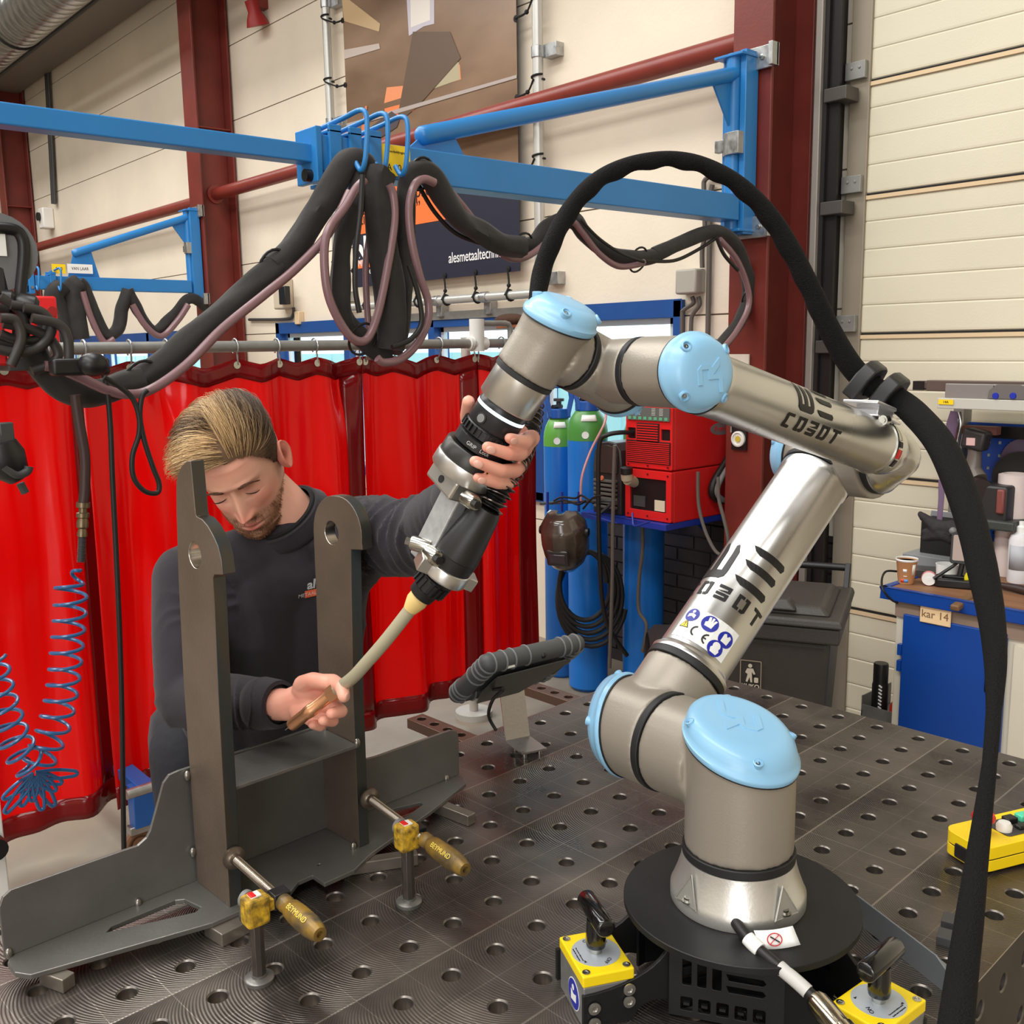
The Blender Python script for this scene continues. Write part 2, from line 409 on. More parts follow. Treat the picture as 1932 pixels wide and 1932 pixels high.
# ---------------------------------------------------------------- steel columns (H section), tie pipes
def column(xc, w, label, y0=2.56, y1=2.88):
    c = MB(); t = 0.018
    c.bb(xc - w / 2, xc + w / 2, y0, y0 + t, 0, 7.15)
    c.bb(xc - w / 2, xc + w / 2, y1 - t, y1, 0, 7.15)
    c.bb(xc - 0.007, xc + 0.007, y0 + t, y1 - t, 0, 7.15)
    for zz in (0.25, 1.0, 3.6, 5.5): c.bb(xc - w / 2 + 0.01, xc + w / 2 - 0.01, y0 + t, y1 - t, zz, zz + 0.012)
    return tag(c.build('steel_column', M_redsteel, smooth=0, bevel=0.004), label, 'column', 'oxide red steel columns along the wall')
c3x = (ony(1379, 500, 2.56).x + ony(1443, 500, 2.56).x) / 2
c3w = ony(1443, 500, 2.56).x - ony(1379, 500, 2.56).x + 0.02
column(c3x, c3w, 'oxide red steel column beside the big cream gate, holding the large blue jib')
column(ony(352, 300, 2.56).x + 0.12, 0.24, 'oxide red steel column between the two bays, behind the far small blue jib')
column(ony(12, 400, 2.56).x - 0.1, 0.24, 'oxide red steel column at the far left edge')
def tie(x0, x1, z, r, label):
    p = MB().cyl((x0, 2.735, z), (x1, 2.735, z), r, seg=20)
    for x in (x0, x1): p.cyl((x - 0.008, 2.735, z), (x + 0.008, 2.735, z), r * 1.5, seg=20)
    return tag(p.build('tie_pipe', M_redpipe), label, 'pipe', 'red tie pipes running between the columns')
c2x = ony(352, 300, 2.56).x + 0.12; c1x = ony(12, 400, 2.56).x - 0.1
tie(c2x + 0.02, c3x - 0.02, 3.09, 0.050, 'long red tie pipe crossing behind the banner and the large blue jib')
tie(c1x + 0.02, c2x - 0.02, 3.07, 0.050, 'red tie pipe in the left bay above the far small jib')

# ventilation duct, gutter beam, small wall services
dz = onx(0, 0, -5)
DY = 2.05; dr = 0.24
dm = mat('spiral_duct', (176, 176, 174), 0.28, 0.9, var=0.12, vscale=6)
dd = MB(); cz = (ony(0, 105, DY).z + ony(152, 0, DY).z) / 2 + dr - 0.02
prof = []
x = -20.0
P = []; R_ = []
while x < -2.5:
    P += [(x, DY, cz), (x + 0.012, DY, cz), (x + 0.13, DY, cz), (x + 0.142, DY, cz)]; R_ += [dr, dr + 0.006, dr + 0.006, dr]
    x += 0.145
dd.tube(P, R_, 36)
dct = tag(dd.build('ventilation_duct', dm), 'silver spiral ventilation duct running along the roof, top left corner', 'duct')
cl = MB()
for xx in (-12.5, -9.5, -6.5, -3.5): cl.tube([(xx, DY + (dr + .012) * math.cos(a), cz + (dr + .012) * math.sin(a)) for a in [2 * PI * k / 24 for k in range(24)]], 0.014, 6, closed=True)
cl.build('duct_band', M_blackm, dct)
gz = 4.98
gu = MB().bb(-20, -1.5, 2.45, 2.86, gz, gz + 0.22); gu.bb(-20, -1.5, 2.43, 2.46, gz - 0.02, gz + 0.24)
tag(gu.build('gutter_beam', mat('dull_beam', (120, 112, 104), 0.6, 0.3), bevel=0.005, smooth=0), 'grey horizontal beam under the spiral duct along the wall top', 'beam')
rw = MB().bb(-20, 8, 1.30, 1.60, 6.1, 6.45)  # unseen beam added to cast a soft shade band on the long wall
tag(rw.build('shade_beam', mat('shade_beam_yellowish', (150, 140, 110), .6), smooth=0), 'added unseen beam under the roof, above the picture, shading the wall', 'beam')
cb = MB().tube([(-20, 2.395, gz - 0.05), (-1.5, 2.395, gz - 0.05)], 0.022, 8)
tag(cb.build('conduit', M_dgrey), 'dark straight conduit running along the underside of the grey beam', 'conduit')
# drop conduit to the switch in the left bay
a = ony(75, 118, 2.5); 
p0 = ony(82, 125, W - 0.04); p1 = ony(88, 140, W - 0.04); p2 = ony(97, 300, W - 0.04); p3 = ony(101, 385, W - 0.04)
sp = [p0, p1, (p2 + p1) / 2, p2, p3]
tag(MB().tube(spline(sp, 5), 0.028, 8).tube([Vv + V((0.05, 0, 0)) for Vv in sp[1:]], 0.02, 8).build('conduit', M_dgrey), 'dark conduit pair dropping to the wall switch in the left bay', 'conduit')
def wallbox(name, px, py, w, h, d, m, label, cat, y=W, knob=None):
    c = ony(px, py, y); o = thing(name, c, label, cat)
    MB().box((c.x, y - d / 2, c.z), (w, d, h)).build('housing', m, o, bevel=min(w, h) * 0.08)
    if knob: MB().cyl((c.x + knob[0], y - d, c.z + knob[1]), (c.x + knob[0], y - d - 0.03, c.z + knob[1]), knob[2], seg=14).build('knob', M_black, o)
    return o
wallbox('wall_switch', 98, 413, 0.18, 0.24, 0.13, M_white, 'white switch box with black knob below the drop conduit', 'switch', knob=(-0.03, 0.02, 0.05))
wallbox('junction_box', 411, 431, 0.16, 0.2, 0.07, M_white, 'small white junction box on the red column above the far jib cable', 'junction box', y=2.855)
so = wallbox('wall_socket', 545, 555, 0.16, 0.24, 0.1, mat('beige_plastic', (196, 184, 164), 0.5), 'beige wall socket box with black front left of the window', 'socket')
sc_ = ony(541, 555, W - 0.1); MB().box((sc_.x, W - 0.12, sc_.z - 0.01), (0.1, 0.05, 0.14)).build('socket_face', M_black, so, bevel=0.006)
wallbox('wall_socket', 570, 600, 0.07, 0.1, 0.05, M_gateedge, 'tiny beige socket just above the left end of the window', 'socket')
tag(MB().tube(spline([ony(470, 603, W - .02), ony(540, 602, W - .02), ony(552, 595, W - .02), ony(554, 580, W - .02)], 5), 0.012, 8).build('conduit', M_dgrey), 'thin conduit from the red column to the beige socket box', 'conduit')
hn = thing('alarm_horn', ony(480, 22, W), 'small red alarm horn on the wall at the top, right of the second column', 'alarm')
hc = ony(480, 22, W - 0.1)
MB().lathe([(0.0, -0.1), (0.09, -0.1), (0.075, -0.05), (0.05, 0.0), (0.055, 0.08), (0.0, 0.09)], fm(hc, (0.1, -0.3, 0.9)), 16).build('horn', mat('alarm_red', (150, 30, 30), 0.5), hn)
MB().bb(hc.x - 0.04, hc.x + 0.04, W - 0.12, W, hc.z + 0.03, hc.z + 0.12).build('bracket', M_redpipe, hn)
# junction box with pipes next to the gate column
jb = wallbox('junction_box', 1312, 532, 0.13, 0.12, 0.08, mat('grey_box', (168, 164, 154), 0.5), 'grey junction box between the window and the gate column', 'junction box')
def conduit(pts, r, label, y=W - 0.025, n=5): return tag(MB().tube(spline([ony(px, py, y) for px, py in pts], n), r, 8).build('conduit', mat('grey_conduit', (92, 86, 80), 0.5)), label, 'conduit')
conduit([(1325, 505), (1325, 470), (1330, 440), (1328, 360), (1330, 340), (1345, 333), (1372, 340)], 0.012, 'grey conduit rising from the junction box behind the blue jib beam')
conduit([(1306, 560), (1308, 572), (1290, 585), (1287, 600), (1287, 700)], 0.011, 'leftmost grey conduit dropping from the junction box beside the window')
conduit([(1318, 560), (1320, 575), (1308, 592), (1304, 612), (1303, 700)], 0.011, 'middle grey conduit dropping from the junction box')
conduit([(1344, 348), (1340, 380), (1338, 500), (1336, 610), (1337, 640), (1352, 645), (1365, 644)], 0.013, 'right-hand straight grey conduit beside the gate column')
# ---------------------------------------------------------------- perforated welding table
BX = V((0.0998738, 0.0050226, 0)); AX = V((0.0044526, -0.0887084, 0))     # hole pitch across and towards the camera
bh = BX.normalized(); ah = -AX.normalized()
bw = BX.length; aw = AX.length
def tb(i, j, z=0.0): return BX * j + AX * i + V((0, 0, TZ + z))     # i rows towards camera, j columns to the right
I0, I1, J0, J1 = -12, 14, -4, 8
def table_mat():
    m = bpy.data.materials.new('milled_table_steel'); m.use_nodes = True; nt = m.node_tree; N = nt.nodes; L = nt.links
    b = N['Principled BSDF']; b.inputs['Metallic'].default_value = 0.75
    tc = N.new('ShaderNodeTexCoord'); sx = N.new('ShaderNodeSeparateXYZ'); L.new(tc.outputs['UV'], sx.inputs[0])
    def M(op, a, b_=None, c=None):
        n = N.new('ShaderNodeMath'); n.operation = op
        for i, x in enumerate((a, b_, c)):
            if x is None: continue
            if isinstance(x, (int, float)): n.inputs[i].default_value = x
            else: L.new(x, n.inputs[i])
        return n.outputs[0]
    U, Vv = sx.outputs[0], sx.outputs[1]     # in units of hole pitch
    def line(c, period, off, w):
        d = M('ABSOLUTE', M('SUBTRACT', M('MODULO', M('ADD', c, 100 * period - off + period / 2), period), period / 2))
        return M('LESS_THAN', d, w)
    l1 = M('MAXIMUM', line(U, 1.0, 0.5, 0.006), line(Vv, 1.0, 0.5, 0.006))
    l2 = M('MAXIMUM', line(U, 2.0, 0.5, 0.016), line(Vv, 4.0, 0.5, 0.008))
    # milling arcs: one pass per two columns
    u = M('SUBTRACT', M('MODULO', M('ADD', U, 99.5), 2.0), 1.0)
    arc = M('SQRT', M('SUBTRACT', 1.35, M('MULTIPLY', u, u)))
    ph = M('MULTIPLY', M('ADD', Vv, arc), 2 * PI * 17)
    nz0 = N.new('ShaderNodeTexNoise'); nz0.inputs['Scale'].default_value = 0.6; L.new(tc.outputs['UV'], nz0.inputs['Vector'])
    sn = M('SINE', ph)
    nz = N.new('ShaderNodeTexNoise'); nz.inputs['Scale'].default_value = 0.55; nz.inputs['Detail'].default_value = 8; L.new(tc.outputs['UV'], nz.inputs['Vector'])
    nb = N.new('ShaderNodeTexNoise'); nb.inputs['Scale'].default_value = 6; nb.inputs['Detail'].default_value = 6
    mp = N.new('ShaderNodeMapping'); mp.inputs['Scale'].default_value = (0.05, 3.5, 1); mp.inputs['Rotation'].default_value = (0, 0, 0.7); L.new(tc.outputs['UV'], mp.inputs[0]); L.new(mp.outputs[0], nb.inputs['Vector'])
    cr = N.new('ShaderNodeValToRGB'); e = cr.color_ramp.elements; e[0].position = 0.32; e[1].position = 0.7
    e[0].color = rgb(64, 59, 56); e[1].color = rgb(118, 110, 103); L.new(nz.outputs['Fac'], cr.inputs[0])
    mx = N.new('ShaderNodeMix'); mx.data_type = 'RGBA'; L.new(cr.outputs[0], mx.inputs[6]); mx.inputs[7].default_value = rgb(178, 170, 160)
    fac = M('MAXIMUM', M('MULTIPLY', l1, 0.42), M('MULTIPLY', l2, 0.62))
    sc_ = M('MULTIPLY', M('GREATER_THAN', nb.outputs['Fac'], 0.70), 0.07)
    fa = M('MAXIMUM', M('MAXIMUM', fac, sc_), M('MULTIPLY', M('ADD', sn, 1.0), 0.06))
    L.new(fa, mx.inputs[0]); L.new(mx.outputs[2], b.inputs['Base Color'])
    mr = N.new('ShaderNodeMapRange'); L.new(nz.outputs['Fac'], mr.inputs[0]); mr.inputs[1].default_value = 0.3; mr.inputs[2].default_value = 0.7; mr.inputs[3].default_value = 0.20; mr.inputs[4].default_value = 0.42
    L.new(mr.outputs[0], b.inputs['Roughness'])
    bp = N.new('ShaderNodeBump'); bp.inputs['Strength'].default_value = 0.22; bp.inputs['Distance'].default_value = 0.0012
    L.new(sn, bp.inputs['Height']); L.new(bp.outputs[0], b.inputs['Normal'])
    return m
M_table = table_mat()
M_bore = mat('bore_steel', (120, 114, 108), 0.35, 0.8)
table = thing('welding_table', tb(0, 2, -TZ), 'large perforated dark steel welding table carrying the robot and the clamped bracket', 'table')
def hole_cell(mb, o, ex, ey, n, depth, r=0.014, ch=0.0022, N=24):
    # one pitch cell with a chamfered through hole: o centre, ex/ey half vectors, n outward normal
    per = []
    for k in range(N):
        a = 2 * PI * k / N; c, s = math.cos(a), math.sin(a); q = 1 / max(abs(c), abs(s))
        per.append((c, s, c * q, s * q))
    hx, hy = ex.normalized(), ey.normalized(); vs = []
    for c, s, qc, qs in per: vs.append(o + ex * qc + ey * qs)
    for rr, dz in ((r + ch, 0), (r, -ch), (r, -depth)):
        for c, s, qc, qs in per: vs.append(o + (hx * c + hy * s) * rr + n * dz)
    f1 = [(k, (k + 1) % N, N + (k + 1) % N, N + k) for k in range(N)]
    f2 = [(i * N + k, i * N + (k + 1) % N, (i + 1) * N + (k + 1) % N, (i + 1) * N + k) for i in (1, 2) for k in range(N)]
    b = len(mb.v); mb.add(vs, f1, 0); mb.f += [tuple(i + b for i in f) for f in f2]; mb.m += [1] * len(f2)
tm = MB(); up = V((0, 0, 1))
for i in range(I0 + 1, I1 + 1):
    for j in range(J0 + 1, J1 + 1): hole_cell(tm, tb(i, j), BX / 2, -AX / 2, up, 0.025)
def corner(i, j, z=0): return tb(i, j, z)
i0, i1, j0, j1 = I0 + 0.5, I1 + 0.5, J0 + 0.5, J1 + 0.5
x0_, x1_, y0_, y1_ = j0 - 0.02, j1 - 0.08, i0 - 0.0, i1
# side skirts with a row of holes; underside stays open
top = tm.build('table_top', [M_table, M_bore], table, smooth=30)
# uv in hole pitches
me = top.data; uvl = me.uv_layers.new(name='UVMap'); loc = me.vertices
for lp in me.loops:
    p = loc[lp.vertex_index].co; uvl.data[lp.index].uv = (p.dot(bh) / bw, p.dot(ah) / aw)
sk = MB(); sd = MB()
H = 0.2
def skirt(o0, ex, nrm, n):
    # row of square cells along an edge
    for k in range(n):
        for r_ in (0, 1):
            hole_cell(sk, o0 + ex * (k + 0.5) - up * (H / 4 + r_ * H / 2), ex / 2, up * (H / 4), nrm, 0.02)
skirt(corner(i1, j1), -AX, bh, I1 - I0)
skirt(corner(i1, j0), BX, -ah, J1 - J0)
skirt(corner(i1, j0), -AX, -bh, I1 - I0)
skirt(corner(i0, j0), BX, ah, J1 - J0)
M_side = mat('table_side_steel', (70, 64, 60), 0.4, 0.7, var=0.2, vscale=12)
sk.build('table_skirt', [M_side, M_bore], table, smooth=30)
fr_ = MB()
for a, b in ((corner(i1 - .5, j0 + .5), corner(i0 + .5, j0 + .5)), (corner(i1 - .5, j1 - .5), corner(i0 + .5, j1 - .5))): fr_.bar(a - up * 0.24, b - up * 0.24, 0.06, 0.08)
fr_.build('table_frame', M_side, table, smooth=0)
for i, j in ((i1 - 1, j0 + 1), (i1 - 1, j1 - 1), (i0 + 1, j0 + 1), (i0 + 1, j1 - 1)):
    c = corner(i, j); MB().bb(c.x - .05, c.x + .05, c.y - .05, c.y + .05, 0.02, TZ - H).bb(c.x - .08, c.x + .08, c.y - .08, c.y + .08, 0, 0.02).build('leg', M_side, table, bevel=0.004, smooth=0)
# ---------------------------------------------------------------- collaborative robot arm
M_rgrey = mat('robot_warm_grey', (158, 150, 138), 0.42, 0.35, bump=0.05, bscale=400)
M_ralu = mat('robot_aluminium', (205, 205, 202), 0.24, 1.0, rvar=0.05, vscale=18, stretch=(1, 1, 1))
M_rcast = mat('robot_cast_aluminium', (206, 204, 198), 0.38, 0.8)
M_rcap = mat('cap_light_blue', (142, 194, 228), 0.38, coat=0.2)
M_rring = mat('joint_ring_black', (30, 30, 31), 0.55)
RB = V((0.5942, -0.0303, 0.9909)); uu = V((-0.9989, 0.047, 0)).normalized()
S0 = V((0.5942, -0.0303, 1.1836)); Sh = V((0.4102, -0.0217, 1.1836)); El = V((0.4323, 0.4489, 1.585)); Ep = V((0.567, 0.4426, 1.585))
Wr = V((0.5408, -0.1136, 1.7408)); W2 = V((0.397, -0.1069, 1.7408)); W3 = V((0.3922, -0.209, 1.782)); Tl = V((0.343, -0.2421, 1.6942))
d2 = (El - Sh).normalized(); d3 = (Wr - Ep).normalized(); vv = (W3 - W2).normalized(); ww = (Tl - W3).normalized()
robot = thing('welding_robot', RB, 'silver and grey six-joint robot arm with light blue caps bolted to the black disc', 'robot')
def joint(c, a, b, R, back, cap, out, Rb, tilt, vox=0.0032, caph=0.036, marks=None, ncap=None, screws=4, R2=None):
    """elbow housing: axis a (towards the cap), outlet b; both ends closed by rings elsewhere"""
    x, y, z = frame(a, b); M = mtx(c, x, y, z)
    mb = MB(); tl = tilt
    prof = [(R, -back), (R, cap)]
    mb.lathe([(0, -back), (R, -back), (R, 0), (R2 or R, cap), (0, cap)], M, 48, shear=lambda X, Y, Z: Z + (X * tl if Z > 0.0 else 0))
    mb.tube([c + V(b).normalized() * R * 0.62, c + V(b).normalized() * out], [Rb * 0.98, Rb], 48)
    h = mobj(fuse(mb, vox, 7, 0.5), 'housing', M_rgrey, robot)
    Rc = (R2 or R)
    cp = MB(); r1 = Rc + 0.0025
    cp.lathe([(0, cap - 0.004), (r1, cap - 0.004), (r1 + 0.0015, cap), (r1 + 0.0015, cap + 0.004), (r1 - 0.001, cap + 0.006), (r1 - 0.0025, cap + caph * 0.4), (r1 - 0.006, cap + caph * 0.70), (r1 - 0.012, cap + caph * 0.88), (r1 - 0.020, cap + caph * 0.97), (r1 - 0.030, cap + caph), (0, cap + caph)], M, 56, shear=lambda X, Y, Z: Z + X * tl)
    cobj = cp.build('cap', M_rcap, robot, smooth=50)
    gk = MB().lathe([(0, cap - 0.0065), (r1 - 0.0005, cap - 0.0065), (r1 - 0.0005, cap - 0.004), (0, cap - 0.004)], M, 48, shear=lambda X, Y, Z: Z + X * tl)
    gk.build('gasket', M_rring, cobj)
    # screw pockets around the rim
    for k in range(screws):
        an = 2 * PI * (k + 0.5) / screws + 0.2; rr = r1 - 0.008
        X, Y = rr * math.cos(an), rr * math.sin(an); q = M @ V((X, Y, cap + caph * 0.66 + X * tl)); ra = (x * math.cos(an) + y * math.sin(an))
        pk = MB().lathe([(0.0068, -0.004), (0.0072, 0.0042), (0.0055, 0.005), (0.0048, 0.001), (0, 0.001)], fm(q, (ra * 0.55 + z).normalized()), 14)
        po = pk.build('screw_pocket', M_rcap, cobj)
        MB().lathe([(0.003, 0), (0.003, 0.003), (0.0016, 0.003), (0.0012, 0.002), (0, 0.002)], fm(q, (ra * 0.55 + z).normalized()), 12).build('screw', M_chrome, cobj)
    # raised monogram on the lid: a square-cornered U folded into an R
    lo = [(-.34, .30), (-.34, .44), (.10, .44), (.24, .30), (.24, .02), (.14, -.06), (.42, -.36), (.20, -.36), (-.06, -.10), (-.06, -.30), (-.14, -.42), (-.60, -.42), (-.60, -.30), (-.24, -.30), (-.20, -.26), (-.20, .06), (.10, .06), (.10, .30)]
    if marks:
        sc = Rc * marks[0]; an = marks[1]; ca, sa = math.cos(an), math.sin(an)
        P2 = [((px_ * ca - py_ * sa) * sc, (px_ * sa + py_ * ca) * sc) for px_, py_ in lo]
        top = cap + caph
        lg = MB().plate(P2, [], 0.0016, Matrix.Identity(4)); lg.v = [tuple(M @ V((p[0], p[1], top + p[0] * tl + (p[2] - 0.0001)))) for p in lg.v]
        lg.build('lid_mark', M_rcap, cobj, smooth=20)
    return h
def jring(c, n, r, h=0.011, name='joint_ring'):
    return MB().lathe([(0, -h / 2), (r - .001, -h / 2), (r, -h / 2 + .001), (r, h / 2 - .001), (r - .001, h / 2), (0, h / 2)], fm(c, n), 56).build(name, M_rring, robot)
# base casting: cone with three-cornered bolt pockets
bm_ = MB(); zb = RB.z; zr = 1.060
bm_.lathe([(0, 0), (0.0945, 0), (0.0955, 0.002), (0.0955, 0.018), (0.0935, 0.022), (0.0865, 0.040), (0.0815, 0.0560), (0.0795, zr - zb - 0.001), (0, zr - zb - 0.001)], Matrix.Translation(RB), 72)
bo = bm_.build('base', mat('base_cast_aluminium', (214, 212, 206), 0.34, 0.75, bump=0.03, bscale=200), robot, smooth=50)
for k in range(4):
    an = math.radians(-101 + 90 * k); ca, sa = math.cos(an), math.sin(an); n = V((ca, sa, 0)); t = V((-sa, ca, 0))
    q = RB + n * 0.086
    pk = MB()
    A = [q - t * .021 + n * .0085 + up * .0185, q + t * .021 + n * .0085 + up * .0185, RB + n * .0850 + up * .058]
    B = [q - t * .016 - n * .004 + up * .0205, q + t * .016 - n * .004 + up * .0205, RB + n * .077 + up * .054]
    pk.add(A + B, [(0, 1, 4, 3), (1, 2, 5, 4), (2, 0, 3, 5), (3, 4, 5)])
    # raised rim round the bolt pocket with the floor and bolt inside
    pk2 = MB()
    pk2.tube([a + n * 0.001 for a in A], 0.0016, 6, closed=True)
    pk2.add([A[0] + n * .001, A[1] + n * .001, A[2] + n * .001], [(0, 1, 2)])
    pk2.build('bolt_pocket', mat('pocket_alu', (176, 174, 166), 0.45, 0.6), bo, smooth=30)
    MB().lathe([(0.0085, 0), (0.0085, 0.002), (0.0055, 0.002), (0.0055, 0.007), (0.003, 0.007), (0.003, 0.004), (0, 0.004)], Matrix.Translation(q + n * .006 + up * .021), 16).build('bolt', M_chrome, bo)
_g = dep(1386, 1734, 1.352); MB().cyl(_g - (_g - RB).normalized() * .012, _g + (_g - RB).normalized() * .004, 0.0115, seg=18).build('cable_grommet', M_rubber, robot)
jring(V((S0.x, S0.y, zr + 0.006)), up, 0.0795, 0.0125)
joint(S0, up, uu, 0.0765, S0.z - zr - 0.012, 0.036, 0.130, 0.0745, 0.33, marks=(0.85, 2.4), R2=0.0775)
jring(S0 + uu * 0.136, uu, 0.0765, 0.012)
joint(Sh, uu, d2, 0.0765, 0.1842 - 0.142, 0.040, 0.111, 0.0655, 0.25, marks=(0.85, 0))
jring(Sh + d2 * 0.117, d2, 0.0675, 0.012)
# upper arm tube
L2 = (El - Sh).length; xf, yf, zf = frame(d2, uu)
MU = mtx(Sh, xf, yf, zf)
ua = MB().lathe([(0, 0.1235), (0.067, 0.1235), (0.0675, 0.130), (0.0660, 0.132), (0.0612, 0.138), (0.0605, 0.141), (0.0605, L2 - 0.085), (0.0622, L2 - 0.083), (0.0628, L2 - 0.0685), (0.060, L2 - 0.066), (0, L2 - 0.066)], MU, 72)
M_tube = mat('brushed_tube', (212, 211, 208), 0.30, 1.0, rvar=0.07, vscale=7, stretch=(1, 1, 1))
uo = ua.build('upper_arm_tube', M_tube, robot, smooth=50)
jring(El - d2 * 0.060, d2, 0.0645, 0.011)
joint(El, uu, -d2, 0.0760, 0.091, 0.046, 0.0545, 0.0640, 0.25, marks=None, R2=0.0700)
jring(El - uu * 0.097, uu, 0.0665, 0.010)
# forearm elbow casting and tube
L3 = (Wr - Ep).length; o0 = El - uu * 0.102
MC = fm(o0, -uu, d3)
fc = MB().lathe([(0, 0), (0.0645, 0), (0.0655, 0.002), (0.0645, 0.005), (0.056, 0.014), (0.046, 0.026), (0.037, 0.038), (0.026, 0.050), (0.012, 0.058), (0.0, 0.060)], MC, 64)
roundcone(fc, Ep + d3 * 0.020 + uu * .012, Ep + d3 * 0.070, 0.030, 0.0425, 48)
fo = fc.build('elbow_cone', mat('turned_aluminium', (208, 208, 204), 0.26, 1.0, aniso=0.7, rvar=0.08, vscale=30), robot, smooth=50)
MF = mtx(Ep, *frame(d3, uu))
xF, yF, zF = frame(d3, uu)
ft = MB().lathe([(0, 0.076), (0.0430, 0.076), (0.0430, 0.097), (0.0441, 0.098), (0.0437, 0.101), (0.0437, L3 - 0.0665), (0.0450, L3 - 0.064), (0.0450, L3 - 0.052), (0, L3 - 0.052)], MF, 72)
ft.build('forearm_tube', M_tube, robot, smooth=50)
# label strip wrapped near the elbow end of the forearm
def wrapband(c0, ax, R, ang0, ang1, z0, z1, m, name, parent, e=0.0004, n=10):
    x, y, z = frame(ax, uu)
    g = MB().grid(lambda s, t: c0 + ax * (z0 + (z1 - z0) * t) + (x * math.cos(ang0 + (ang1 - ang0) * s) + y * math.sin(ang0 + (ang1 - ang0) * s)) * (R + e), n, 1)
    return g.build(name, m, parent, smooth=60, solid=0.0003)
wrist_R = 0.0455
jring(Wr - d3 * 0.048, d3, 0.0455, 0.009)
joint(Wr, -uu, -d3, 0.0470, 0.058, 0.028, 0.044, 0.0450, 0.20, vox=0.0026, marks=(0.9, 1.9), screws=4, R2=0.0480, caph=0.027)
jring(Wr + uu * 0.0635, uu, 0.0468, 0.010)
joint(W2, -vv, -uu, 0.0465, 0.048, 0.046, 0.0750, 0.0455, 0.22, vox=0.0026, R2=0.0475, caph=0.022)
jring(W2 + vv * 0.0525, vv, 0.0462, 0.009)
joint(W3, -ww, -vv, 0.0445, 0.049, 0.036, 0.0530, 0.0445, 0.20, vox=0.0026, R2=0.0475, caph=0.027)
jring(W3 + ww * 0.0530, ww, 0.0432, 0.008)
MW = mtx(W3, *frame(ww, uu))
MB().lathe([(0, 0.057), (0.0415, 0.057), (0.0415, 0.098), (0.0395, 0.1005), (0, 0.1005)], MW, 56).build('tool_flange', mat('flange_aluminium', (206, 202, 194), 0.3, 0.9), robot, smooth=50)

# stencilled emblem and lettering on the tubes (dark cut-outs)
M_cut = mat('stencil_dark', (20, 19, 18), 0.45)
def facing_angle(c0, ax, R):
    x, y, z = frame(ax, uu); t = (CAM - c0); t = t - ax * t.dot(ax); t.normalize()
    return math.atan2(t.dot(y), t.dot(x))
def curved(poly, c0, ax, R, a0, z0, m, name, flipz=False, flipa=False, parent=None, e=0.0007):
    """2-D shape (u along the tube, v round it) laid on the tube surface"""
    x, y, z = frame(ax, uu); bm = bmesh.new()
    vs = [bm.verts.new((p[0], p[1], 0)) for p in poly]; bm.faces.new(vs); bm.normal_update(); bmesh.ops.triangulate(bm, faces=bm.faces, ngon_method='EAR_CLIP')
    for _ in range(3):
        es = [e_ for e_ in bm.edges if e_.calc_length() > 0.005]
        if es: bmesh.ops.subdivide_edges(bm, edges=es, cuts=1); bm.normal_update(); bmesh.ops.triangulate(bm, faces=[f for f in bm.faces if len(f.verts) > 3], quad_method='SHORT_EDGE', ngon_method='EAR_CLIP')
    bm.verts.index_update(); mb = MB()
    P = []
    for v in bm.verts:
        uz = z0 + (-v.co.x if flipz else v.co.x); an = a0 + (-v.co.y if flipa else v.co.y) / R
        P.append(c0 + ax * uz + (x * math.cos(an) + y * math.sin(an)) * (R + e))
    mb.add(P, [[v.index for v in f.verts] for f in bm.faces]); bm.free()
    return mb
def blade(x0, x1, y0, y1, cut=0.35):
    # slanted stencil bar with one rounded end
    w = y1 - y0; n = 6; P = [(x0, y0 + w * 0.15), (x0 + w * cut * 2, y1)]
    P = [(x0, y0), (x1 - w * .4, y0)] + [(x1 - w * .4 + w * .4 * math.sin(PI / 2 * k / n), y0 + w * .4 * (1 - math.cos(PI / 2 * k / n))) for k in range(1, n + 1)] + [(x1, y1), (x0 + w * cut, y1)]
    return P
def stencil(c0, ax, R, a0, z0, sgn_z, sgn_a, k, parts, fy):
    x, y, z = frame(ax, uu); mb = MB()
    for poly in parts:
        P = [(p[0] * k, p[1] * k) for p in poly]
        q = curved(P, c0, ax, R, a0, z0, M_cut, '', flipz=sgn_z < 0, flipa=sgn_a < 0); mb.add(q.v, q.f)
    return mb
U_ = [[(-46, 42), (-40, 42), (-38, 0), (-38, -12), (-46, -6)], ]
def emblem():
    out = []
    # left mark: three uprights joined at the foot
    for i, xx in enumerate((-47, -31, -15)):
        out.append([(xx, 42 - i * 2), (xx + 3, 44 - i * 2), (xx + 8, 30), (xx + 9, 2), (xx + 1, 2), (xx + 1, 26)])
    out.append([(-46, 3), (-6, 3), (-7, -4), (-12, -8), (-40, -8), (-46, -3)])
    # right mark: three bars
    for i, yy in enumerate((36, 16, -6)):
        out.append([(3, yy + 9), (44, yy + 9), (47, yy + 5), (45, yy), (14, yy), (8, yy + 3)])
    return out
